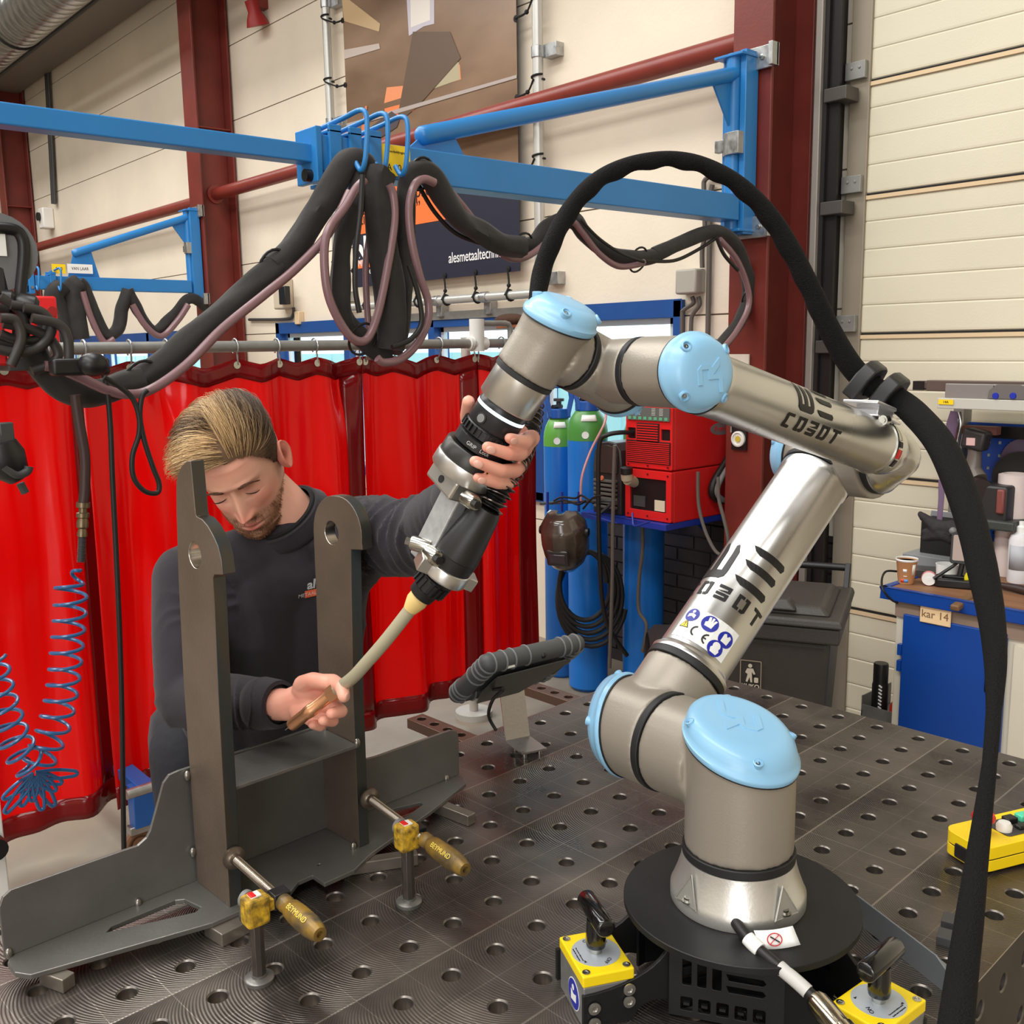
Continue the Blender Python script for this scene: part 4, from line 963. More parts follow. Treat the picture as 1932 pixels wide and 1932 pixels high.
# panels between the arms with cut-out emblem
for a0, a1 in ((PH[0], PH[1]), (PH[1], PH[2]), (PH[2], PH[0] + 2 * PI)):
    r0 = V((math.cos(a0), math.sin(a0), 0)); t0 = V((-math.sin(a0), math.cos(a0), 0)); r1 = V((math.cos(a1), math.sin(a1), 0)); t1 = V((-math.sin(a1), math.cos(a1), 0))
    A = SC0 + r0 * 0.135 + t0 * 0.052; B = SC0 + r1 * 0.135 - t1 * 0.052
    e = (B - A); Lp = e.length; e.normalize(); nn = e.cross(up)
    h = []
    if a0 == PH[0]:
        cx_ = Lp * 0.40
        for i, (u0, u1) in enumerate(((-.048, -.036), (-.028, -.016), (-.008, .004))): h.append([(cx_ + x, z) for x, z in rrect(u0, u1, .052, .096, .002, 2)])
        for i in range(3): h.append([(cx_ + x, z) for x, z in ((.014, .086 - i * .017), (.058, .086 - i * .017), (.062, .090 - i * .017), (.058, .095 - i * .017), (.010, .095 - i * .017))])
        for i in range(5): h.append([(cx_ + x, z) for x, z in rrect(-.050 + i * .024, -.034 + i * .024, .014, .034, .002, 2)])
    pb = MB().plate([(0, 0.004), (Lp, 0.004), (Lp, HP), (0, HP)], h, 0.005, mtx(A, e, up, nn)).build('front_panel', M_stand, stand, smooth=0, bevel=0.0006)
    if h:   # centre bars of the cut-out letters
        c = MB()
        for i in range(5): c.bar(A + e * (cx_ - .046 + i * .024) + up * .024 + nn * .0025, A + e * (cx_ - .038 + i * .024) + up * .024 + nn * .0025, 0.006, 0.004)
        c.build('letter_bridge', M_stand, pb, smooth=0)
# base cable with paper flag
cab = thing('base_cable', RB, 'black cable with white labels leaving the robot base and hanging over the black disc', 'cable')
cp_ = spline([dep(1386, 1737, 1.345), dep(1400, 1757, 1.325), dep(1425, 1785, 1.305), dep(1465, 1820, 1.28), dep(1510, 1858, 1.255), dep(1545, 1893, 1.235), dep(1575, 1935, 1.20), dep(1600, 1990, 1.16)], 8)
MB().tube(cp_, 0.0078, 16).build('cable', M_cable, cab)
MB().tube(cp_[12:19], 0.0098, 16).build('cable_label', M_paper, cab)
MB().tube(cp_[25:36], 0.0092, 16).build('cable_label', mat('grey_label', (196, 194, 190), 0.5), cab)
q = cp_[14]; fx = (RX * 0.95 - RD * 0.12).normalized(); fy = (fx.cross(RF)).normalized(); fy = (RD * .8 - RF * .3).normalized()
flag = MB().grid(lambda s, t: q - fy * .010 + fx * (0.004 + 0.052 * s + .008 * t) + fy * (0.024 * t + 0.002 * math.sin(s * 3)) - RD * .004, 6, 3).build('paper_flag', M_paper, cab, solid=0.0004)
fc_ = q + fx * 0.030 + fy * .003 - RD * .004 - RF * 0.003
nf = (fx.cross(fy)).normalized(); nf = nf if nf.dot(RF) < 0 else -nf
xx, yy, zz = frame(nf, fx)
MB().tube([fc_ + (xx * math.cos(t) + yy * math.sin(t) * .8) * 0.0095 for t in [2 * PI * k / 28 for k in range(28)]], 0.0007, 6, closed=True).tube([fc_ - xx * .0068 - yy * .005, fc_ + xx * .0068 + yy * .005], .0006, 6).build('prohibition_ring', mat('sign_red', (200, 40, 50), 0.5), flag)
MB().tube([fc_ - xx * .005 + yy * .004, fc_ + xx * .006 - yy * .004], .0009, 6).build('scissors_mark', M_ink, flag)
pl_ = MB(); e0 = cp_[38]; e1 = cp_[-1]; ed = (cp_[44] - cp_[38]).normalized()
pl_.lathe([(0.009, 0), (0.0135, 0.002), (0.0155, 0.008), (0.0160, 0.05), (0.018, 0.052), (0.018, 0.09), (0, 0.09)], fm(e0, ed), 28)
pl_.build('plug_shell', mat('plug_chrome', (200, 190, 170), 0.15, 1.0), cab)
# grey bracket rail lying beside the stand
lb = MB(); p0 = onz(1617, 1738, TZ); p1 = onz(1795, 1880, TZ); dr_ = (p1 - p0); Lr = dr_.length; dr_.normalize(); nr = V((-dr_.y, dr_.x, 0))
lb.plate([(0, 0), (Lr, 0), (Lr, 0.03), (Lr - .03, .045), (0, 0.045)], [], 0.003, mtx(p0, dr_, up, dr_.cross(up)))
lb.box(p0 + dr_ * (Lr / 2) + nr * 0.022 + up * 0.0025, (Lr, 0.045, 0.003), mtx((0, 0, 0), dr_, nr, up))
tag(lb.build('angle_bracket', mat('zinc_grey', (128, 132, 136), 0.42, 0.5), smooth=0, bevel=0.0008), 'flat grey angle bracket lying on the table to the right of the black disc', 'bracket')
for (px_, py_, lb_) in ((1798, 1762, 'small dark magnetic clip on the table, upper of two beside the hose'), (1790, 1793, 'small dark magnetic clip on the table, lower of two beside the hose')):
    c = onz(px_, py_, TZ); cm = MB().plate([(0, 0), (.03, 0), (.05, .012), (.05, .03), (0, .03)], [], .014, mtx(c - V((.02, 0, 0)), V((.95, .3, 0)).normalized(), V((-.3, .95, 0)).normalized(), up))
    tag(cm.build('magnetic_clip', M_dgrey, smooth=0, bevel=.001), lb_, 'clip', 'small dark clips by the hose')
# yellow remote with emergency stop
rc0 = onz(1862, 1653, TZ); rdx = (onz(1932, 1635, TZ + .02) - onz(1862, 1653, TZ + .02)).normalized(); rdy = V((-rdx.y, rdx.x, 0))
rem = thing('remote_control', rc0, 'yellow hand-held remote with red mushroom stop button lying at the right table edge', 'remote')
Mr = mtx(rc0 + rdy * 0.0 - rdx * 0.012, rdx, rdy, up)
def rbody(z0, z1, ins, m, nm, par=rem): return MB().plate(rrect(0 + ins, 0.26 - ins, 0 + ins, 0.092 - ins, 0.022, 5), [], z1 - z0, Mr @ Matrix.Translation((0, 0, z0))).build(nm, m, par, smooth=30, bevel=0.005, bseg=3)
yb = mat('remote_yellow', (252, 216, 16), 0.42)
rbody(0.006, 0.026, 0.0, yb, 'lower_shell'); rbody(0.024, 0.030, 0.001, M_black, 'seam_band'); rbody(0.028, 0.050, 0.0, yb, 'upper_shell')
MB().plate(rrect(0.075, 0.24, 0.018, 0.074, 0.008, 3), [], 0.001, Mr @ Matrix.Translation((0, 0, 0.0502))).build('key_panel', M_dgrey, rem, smooth=0)
MB().box(Mr @ V((0.003, 0.036, 0.022)), (0.012, 0.05, 0.026), Mr).build('end_cap', M_black, rem, bevel=0.003, smooth=0)
MB().cyl(Mr @ V((0.045, 0.046, .048)), Mr @ V((0.045, 0.046, 0.058)), 0.014, seg=24).build('stop_collar', M_dgrey, rem)
MB().lathe([(0, 0.056), (0.011, 0.056), (0.0115, 0.072), (0.019, 0.076), (0.020, 0.082), (0.017, 0.088), (0, 0.091)], Mr @ Matrix.Translation((0.045, 0.046, 0)), 32).build('stop_button', mat('stop_red', (214, 40, 34), 0.35), rem)
MB().lathe([(0, 0.050), (0.013, 0.050), (0.0135, 0.060), (0.010, 0.066), (0, 0.068)], Mr @ Matrix.Translation((0.088, 0.040, 0)), 24).build('white_knob', M_white, rem)
for i in range(3): MB().box(Mr @ V((0.120 + 0.03 * i, 0.058, 0.056)), (0.022, 0.018, 0.012), Mr).build('key', (M_black, mat('key_green', (90, 214, 170), 0.4), M_black)[i], rem, bevel=0.002)
for i in range(3): MB().box(Mr @ V((0.120 + 0.03 * i, 0.034, 0.054)), (0.018, 0.014, 0.008), Mr).build('key', M_black, rem, bevel=0.002)
# ---------------------------------------------------------------- the welded bracket clamped on the table
def TL(x, y, z): return bh * x + ah * y + V((0, 0, z))
M_mill = mat('mill_scale_brown', (106, 92, 80), 0.42, 0.4, var=0.16, vscale=9, bump=0.06, bscale=160, detail=8)
M_millg = mat('mill_scale_grey', (122, 120, 116), 0.36, 0.6, var=0.16, vscale=7, bump=0.04, bscale=120, detail=8)
M_edge = mat('cut_edge_blue', (72, 82, 88), 0.34, 0.7, col2=(96, 84, 66), vscale=10, stretch=(3, 3, 0.6))
M_weld = mat('weld_bead', (150, 146, 140), 0.3, 0.9)
wp = thing('steel_bracket', TL(-0.11, -0.38, TZ + 0.022), 'unpainted welded steel bracket with two upright arms clamped on the near left of the table', 'bracket')
z9 = 0.9
MXY = mtx(V((0, 0, z9 - 0.008)), bh, ah, up)
MXY = Matrix(((bh.x, ah.x, 0, 0), (bh.y, ah.y, 0, 0), (0, 0, 1, z9 - 0.008), (0, 0, 0, 1)))
base_out = [(-0.170, -0.812), (-0.150, -0.822), (-0.118, -0.822), (-0.096, -0.808), (-0.030, -0.560), (-0.030, -0.512), (-0.012, -0.512), (-0.012, -0.440), (-0.040, -0.400), (-0.040, -0.372), (-0.004, -0.372), (-0.004, -0.312), (-0.030, -0.256), (-0.078, -0.085), (-0.124, 0.048), (-0.150, 0.064), (-0.170, 0.060)]
cut1 = [(-0.124, -0.688), (-0.078, -0.566), (-0.084, -0.552), (-0.126, -0.560), (-0.134, -0.572), (-0.134, -0.676)]
cut2 = [(-0.140, -0.124), (-0.124, -0.072), (-0.112, -0.074), (-0.094, -0.136), (-0.100, -0.150), (-0.130, -0.150)]
MB().plate(base_out, [cut1, cut2, [(-0.062 + .004 * math.cos(a), -0.345 + .004 * math.sin(a)) for a in [2 * PI * k / 12 for k in range(12)]]], 0.008, MXY).build('base_plate', M_millg, wp, smooth=0, bevel=0.0012)
# long back plate standing on the base (y', z) in the plane x' = -0.165
Myz = Matrix(((ah.x, 0, bh.x, bh.x * -0.171), (ah.y, 0, bh.y, bh.y * -0.171), (0, 1, 0, 0), (0, 0, 0, 1)))
bp_out = [(-0.821, z9), (-0.821, 0.980), (-0.815, 0.994), (-0.803, 1.001), (-0.640, 0.999), (-0.612, 0.998), (-0.597, 1.006), (-0.590, 1.016), (-0.563, 1.088), (-0.552, 1.099), (-0.535, 1.101), (-0.275, 1.101), (-0.225, 1.099), (-0.212, 1.085), (-0.180, 1.020), (-0.165, 1.006), (-0.143, 1.004), (0.045, 1.003), (0.060, 0.997), (0.066, 0.985), (0.066, z9)]
MB().plate(bp_out, [], 0.006, Myz).build('back_plate', M_millg, wp, smooth=0, bevel=0.001)
def upright(name, out, hole, y0, th):
    Mxz = Matrix(((bh.x, 0, ah.x, ah.x * y0), (bh.y, 0, ah.y, ah.y * y0), (0, 1, 0, 0), (0, 0, 0, 1)))
    h = [(hole[0] + hole[2] * math.cos(2 * PI * k / 36), hole[1] + hole[2] * math.sin(2 * PI * k / 36)) for k in range(36)]
    mb = MB().plate(out, [h], th, Mxz)
    # broad faces are brown mill scale, cut edges bluish, the bore machined
    for i, f in enumerate(mb.f):
        if len(f) == 4:
            c = sum((V(mb.v[j]) for j in f), V()) / 4
            lx, lz = c.dot(bh), c.z
            mb.m[i] = 2 if math.hypot(lx - hole[0], lz - hole[1]) < hole[2] * 1.05 else 1
    return mb.build(name, [M_mill, M_edge, mat('machined_bore', (206, 200, 192), 0.25, 1.0)], wp, smooth=20, bevel=0.0012)
def arcp(cx_, cz_, r, a0, a1, n=10): return [(cx_ + r * math.cos(math.radians(a0 + (a1 - a0) * k / n)), cz_ + r * math.sin(math.radians(a0 + (a1 - a0) * k / n))) for k in range(n + 1)]
u1 = [(-0.160, z9), (-0.1585, 1.24), (-0.150, 1.42), (-0.1400, 1.53), (-0.134, 1.574), (-0.124, 1.594), (-0.110, 1.606), (-0.092, 1.614), (-0.080, 1.615), (-0.0765, 1.536), (-0.074, 1.531), (-0.0565, 1.529), (-0.040, 1.521), (-0.0245, 1.508), (-0.012, 1.494), (-0.0045, 1.476), (-0.0012, 1.452), (-0.0285, 1.448), (-0.0330, 1.442), (-0.0345, 1.40), (-0.041, 1.26), (-0.050, z9)]
upright('upright_arm', u1, (-0.0875, 1.4695, 0.0205), -0.520, 0.022)
u2 = [(-0.170, z9), (-0.166, 1.17), (-0.160, 1.36)] + arcp(-0.088, 1.461, 0.071, 178, 90, 10) + arcp(-0.075, 1.471, 0.061, 90, -10, 10) + [(-0.0125, 1.448), (-0.0455, 1.4445), (-0.047, 1.438), (-0.058, 1.19), (-0.060, z9)]
upright('upright_arm', u2, (-0.1025, 1.466, 0.0205), -0.262, 0.022)
MB().plate([(-0.165, -0.500), (-0.050, -0.498), (-0.050, -0.264), (-0.165, -0.262)], [], 0.006, Matrix.Translation((0, 0, 1.0915 - z9 + 0.008)) @ MXY).build('top_shelf_plate', M_millg, wp, smooth=0, bevel=0.001)
for c in ((-0.160, -0.524, 1.090), (-0.160, -0.524, 0.955), (-0.060, -0.515, 0.902), (-0.165, -0.815, 0.905), (-0.052, -0.262, 1.099), (-0.150, -0.262, 1.099), (-0.066, -0.270, 0.903), (-0.164, 0.03, 0.902), (-0.163, -0.62, 0.902)):
    MB().sphere(TL(*c), (0.005, 0.006, 0.009), 12, 8).build('tack_weld', M_weld, wp, smooth=60)
# packing blocks under the bracket
def block(x, y, dx, dy, rz, label):
    M = Matrix.Rotation(rz, 4, 'Z') @ Matrix(((bh.x, ah.x, 0, 0), (bh.y, ah.y, 0, 0), (0, 0, 1, 0), (0, 0, 0, 1)))
    return tag(MB().box(TL(x, y, TZ + 0.0109), (dx, dy, 0.0215), M).build('packing_block', mat('block_steel', (140, 132, 122), 0.35, 0.7, var=.1, vscale=30), smooth=0, bevel=0.0015), label, 'block', 'steel packing blocks under the bracket')
block(-0.090, -0.775, 0.05, 0.022, 0.35, 'steel packing block under the near left tip of the bracket')
block(-0.030, -0.535, 0.05, 0.055, 0.1, 'steel packing block under the bracket beside the left clamp')
block(-0.020, -0.245, 0.022, 0.13, -0.5, 'long slim packing bar under the bracket beside the right clamp')
block(-0.075, -0.030, 0.10, 0.022, 0.1, 'steel packing block sticking out at the far right end of the bracket')

# ---------------------------------------------------------------- screw clamps standing in the table holes
M_cyel = mat('clamp_yellow_worn', (226, 180, 44), 0.5, col2=(96, 76, 34), vscale=90)
M_thr = mat('thread_steel', (150, 140, 128), 0.3, 1.0)
def clamp(px, py, pad, hend, label, red_first):
    b = onz(px, py, TZ); o = thing('screw_clamp', b, label, 'clamp', 'screw clamps standing in the table holes')
    pad = TL(*pad); he = TL(*hend); d = (he - pad).normalized(); Ls = (he - pad).length
    MB().lathe([(0, 0), (0.021, 0), (0.0215, 0.002), (0.0215, 0.006), (0.019, 0.008), (0.0115, 0.009), (0.0115, 0.012), (0, 0.012)], Matrix.Translation(b), 36).build('base_collar', M_millg, o)
    hz = pad.z - TZ
    MB().lathe([(0, 0.008), (0.0105, 0.008), (0.0105, hz - 0.022), (0, hz - 0.022)], Matrix.Translation(b), 8).build('post', mat('post_steel', (110, 104, 98), 0.3, 0.85), o, smooth=20, bevel=0.0006)
    # worn yellow head between post and spindle
    q = pad + d * (b - pad).dot(d); hx = d; hy = up.cross(d); sd = (b - q); sd.z = 0; sdist = sd.length; sdn = sd.normalized()
    hc = MB().box(V((b.x, b.y, pad.z - 0.002)), (0.030, 0.036, 0.044), mtx((0, 0, 0), d, up.cross(d), up)).build('clamp_head', M_cyel, o, smooth=0, bevel=0.006, bseg=3)
    MB().box(V((b.x, b.y, pad.z + 0.0206)), (0.016, 0.016, 0.003), mtx((0, 0, 0), d, up.cross(d), up)).build('release_plate', M_white, hc, bevel=.001)
    MB().box(V((b.x, b.y, pad.z + 0.0216)) + hy * (-0.004), (0.015, 0.008, 0.003), mtx((0, 0, 0), d, up.cross(d), up)).build('release_mark', mat('mark_red', (214, 30, 30), 0.4), hc, bevel=.001)
    wdir = -up.cross(d) * (1 if (up.cross(d)).dot(q - b) > 0 else -1)
    wdir = -d * 0.75 + (b - q).normalized() * 0.65; wdir.z = 0; wdir.normalize()
    for zz, rr in ((0.008, 0.013), (-0.016, 0.0125)):
        p = V((b.x, b.y, pad.z + zz)) + wdir * 0.018
        MB().lathe([(0.004, -0.006), (rr, -0.004), (rr, 0.004), (rr * .8, 0.0055), (rr * .5, 0.0045), (0, 0.0045)], fm(p, wdir), 28).build('locking_wheel', M_grey if zz > 0 else M_dgrey, hc)
    # square nut carrying the spindle
    MB().box(q + up * 0.001, (0.024, 0.026, 0.024), mtx((0, 0, 0), d, up.cross(d), up)).build('spindle_nut', M_black, o, bevel=0.002)
    MB().bar(q, V((b.x, b.y, q.z)), 0.02, 0.016).build('cross_piece', M_cyel, o, smooth=0)
    th = []; rs = []; L0 = 0.012; L1 = Ls * 0.60; n = int((L1 - L0) / 0.0011)
    for k in range(n): th.append(pad + d * (L0 + (L1 - L0) * k / n)); rs.append(0.0072 if k % 3 == 0 else 0.0060)
    MB().tube(th, rs, 18).build('spindle', M_thr, o, smooth=60)
    MB().lathe([(0, 0), (0.017, 0), (0.0185, 0.002), (0.0185, 0.006), (0.012, 0.0075), (0.0095, 0.010), (0.0095, 0.015), (0, 0.016)], fm(pad, d), 32).build('pressure_pad', mat('pad_steel', (120, 108, 96), 0.35, 0.8), o)
    hs = pad + d * L1; Lh = Ls - L1
    MB().lathe([(0, 0), (0.009, 0), (0.0125, 0.004), (0.0125, 0.016), (0.0105, 0.018), (0.0105, 0.022), (0.0145, 0.030), (0.0160, Lh * .45), (0.0160, Lh * .75), (0.0135, Lh * .92), (0.010, Lh), (0.005, Lh), (0.0045, Lh - .006), (0, Lh - .006)], fm(hs, d), 32).build('handle', mat('handle_worn', (74, 66, 54), 0.42, 0.2, col2=(160, 124, 40), vscale=34, stretch=(1, 1, 1)), o, smooth=60)
    fz = (CAM - hs); fz = (fz - d * fz.dot(d)).normalized(); ty = d.cross(fz) * -1
    if ty.dot(RD) > 0: pass
    sg = 1 if (fz.cross(d)).dot(up) > 0 else -1
    def wr(p):
        a = p.y / 0.0163; side = fz.cross(d); return hs + d * (Lh * .56 + p.x) + (fz * math.cos(a) + side * math.sin(a)) * (0.0163 + p.z)
    text_part('BEYMUND', 0.0115, None, mat('handle_print', (224, 200, 90), 0.5), parent=o, wrap=wr, cuts=1)
clamp(490, 1850, (-0.046, -0.511, 0.985), (0.234, -0.532, 0.985), 'worn yellow screw clamp in front, pressing the left upright of the bracket', 1)
clamp(772, 1705, (-0.052, -0.243, 0.992), (0.252, -0.282, 0.988), 'worn yellow screw clamp further back, pressing the right upright of the bracket', 0)

# ---------------------------------------------------------------- teach tablet on a bent steel stand
tab = thing('teach_tablet', onz(1000, 1420, TZ), 'grey ruggedised tablet seen from behind on a bent brushed steel foot', 'tablet')
M_brush = mat('brushed_stainless', (190, 190, 190), 0.33, 0.95, rvar=0.08, vscale=50, stretch=(1, 1, 8))
A_ = [onz(946, 1385, TZ + .008), onz(1003, 1383, TZ + .008), onz(1037, 1412, TZ + .008), onz(985, 1423, TZ + .008)]
ft_ = MB(); f0, f1 = onz(985, 1423, TZ + .012), onz(1037, 1412, TZ + .012); f2, f3 = f0 + V((-0.075, 0.055, 0)), f1 + V((-0.075, 0.055, 0))
e_ = (f1 - f0).normalized(); back = V((-e_.y, e_.x, 0)); back = back if back.dot(V((-1, 1, 0))) > 0 else -back
wd = 0.062; f1 = f0 + e_ * wd
b0 = f0 + back * 0.085; b1 = f1 + back * 0.085
t0 = dep(932, 1300, 2.21); 
t0 = b0 + back * 0.02 + up * 0.10; t1 = t0 + e_ * wd
tlt = back * 0.035
rise = 0.135
t0 = b0 + tlt + up * rise; t1 = b1 + tlt + up * rise
ft_.add([f0, f1, b1, b0], [(0, 1, 2, 3)]); ft_.add([b0, b1, t1, t0], [(0, 1, 2, 3)])
ft_.build('foot', M_brush, tab, smooth=0, solid=0.004)
for p in (f0 + e_ * .012 + back * .012, f1 - e_ * .012 + back * .012, f0 + e_ * .012 + back * .06, f1 - e_ * .012 + back * .06): MB().cyl(V((p.x, p.y, TZ)), V((p.x, p.y, TZ + 0.011)), 0.007, seg=16).build('foot_magnet', M_chrome, tab)
# tablet plane: corner pixels at estimated depths
c00 = dep(866, 1308, 2.205); c10 = dep(922, 1252, 2.10)     # near-left bottom, near-left top
c11 = dep(1086, 1214, 2.25)                                   # right top
exx = (c11 - c10); Lx = exx.length * 1.0; exx.normalize(); eyy = (c00 - c10); eyy = (eyy - exx * eyy.dot(exx)).normalized(); ezz = exx.cross(eyy)
if ezz.dot(CAM - c10) < 0: ezz = -ezz
Ly = (c00 - c10).length
Mt_ = mtx(c10, exx, eyy, ezz) if exx.cross(eyy).dot(ezz) > 0 else mtx(c10, exx, eyy, ezz)
M_rub = mat('tablet_rubber', (74, 76, 76), 0.55)
def P3(x, y, z): return c10 + exx * x + eyy * y + ezz * z
bod = MB().add([P3(x, y, z) for x, y, z in ((0, 0, -.012), (Lx, 0, -.012), (Lx, Ly, -.012), (0, Ly, -.012), (0, 0, .012), (Lx, 0, .012), (Lx, Ly, .012), (0, Ly, .012))], [(0, 1, 2, 3), (4, 5, 6, 7), (0, 1, 5, 4), (1, 2, 6, 5), (2, 3, 7, 6), (3, 0, 4, 7)])
bod.build('tablet_case', M_rub, tab, smooth=0, bevel=0.004)
for a, b in (((0, 0), (Lx, 0)), ((0, Ly), (Lx, Ly)), ((0, 0), (0, Ly)), ((Lx, 0), (Lx, Ly))):
    A = P3(a[0], a[1], 0); B = P3(b[0], b[1], 0); dd_ = (B - A).normalized(); L_ = (B - A).length
    ro = roundcone(MB(), A, B, 0.021, 0.021, 24).build('bumper', M_rub, tab, smooth=60)
    for t in (0.02, 0.14, 0.24, 0.40, 0.80, 0.88, 0.98):
        cpt = A + dd_ * (L_ * t); x, y, z = frame(dd_)
        MB().tube([cpt + (x * math.cos(k * PI / 12) + y * math.sin(k * PI / 12)) * 0.0215 for k in range(24)], 0.0024, 6, closed=True).build('rib', mat('rib_grey', (112, 114, 114), 0.55), ro)
MB().box(P3(0.045, -0.008, 0.017), (0.022, 0.012, 0.004), mtx((0, 0, 0), exx, (ezz * .5 - eyy * .85).normalized().cross(exx), (ezz * .5 - eyy * .85).normalized())).build('port', M_white, tab, bevel=0.001)
MB().sphere(P3(0.135, -0.012, 0.014), 0.007, 14, 10).build('side_button', M_black, tab)
pl2 = MB().add([P3(0.024, 0.024, 0.026), P3(Lx - .03, 0.018, 0.026), P3(Lx - .008, 0.034, 0.026), P3(Lx - .03, 0.10, 0.026), P3(0.17, Ly + .02, 0.026), P3(0.05, Ly + .02, 0.026), P3(0.022, 0.10, 0.026)], [(0, 1, 2, 3, 4, 5, 6)])
pl2.build('holder_plate', mat('stainless_plate', (120, 120, 118), 0.4, 0.8), tab, smooth=0, solid=0.0025)
arm = MB(); m0 = (t0 + t1) / 2
arm.add([t0, t1, P3(0.125, Ly + .015, 0.026), P3(0.063, Ly + .015, 0.026)], [(0, 1, 2, 3)])
arm.build('stand_arm', M_brush, tab, smooth=0, solid=0.004)
MB().tube(spline([P3(0.05, 0.09, 0.03), dep(950, 1300, 2.13), dep(930, 1320, 2.2), dep(922, 1350, 2.25), dep(936, 1378, 2.26)], 6), 0.004, 8).build('lead', M_cable, tab)
# small perforated bars hooked on the left edge of the table
for A, B, lbl in ((( -0.59, 0.22), (-0.37, 0.24), 'short perforated steel bar on the left table edge behind the bracket'), ((-0.60, 0.59), (-0.375, 0.60), 'short perforated steel bar on the left table edge behind the tablet')):
    Mp = mtx(V((A[0], A[1], TZ - 0.035)), bh, ah, up); o = thing('perforated_bar', V((A[0], A[1], TZ - .03)), lbl, 'bar', 'perforated bars on the table edge')
    hs_ = [ring_pts((0.028 + 0.05 * k, 0.025), 0.012, 20) for k in range(4)]
    MB().plate([(0, 0), (.215, 0), (.215, .05), (0, .05)], hs_, 0.025, Mp).build('bar', mat('bar_brown', (110, 88, 78), 0.4, 0.7), o, smooth=20, bevel=.001)
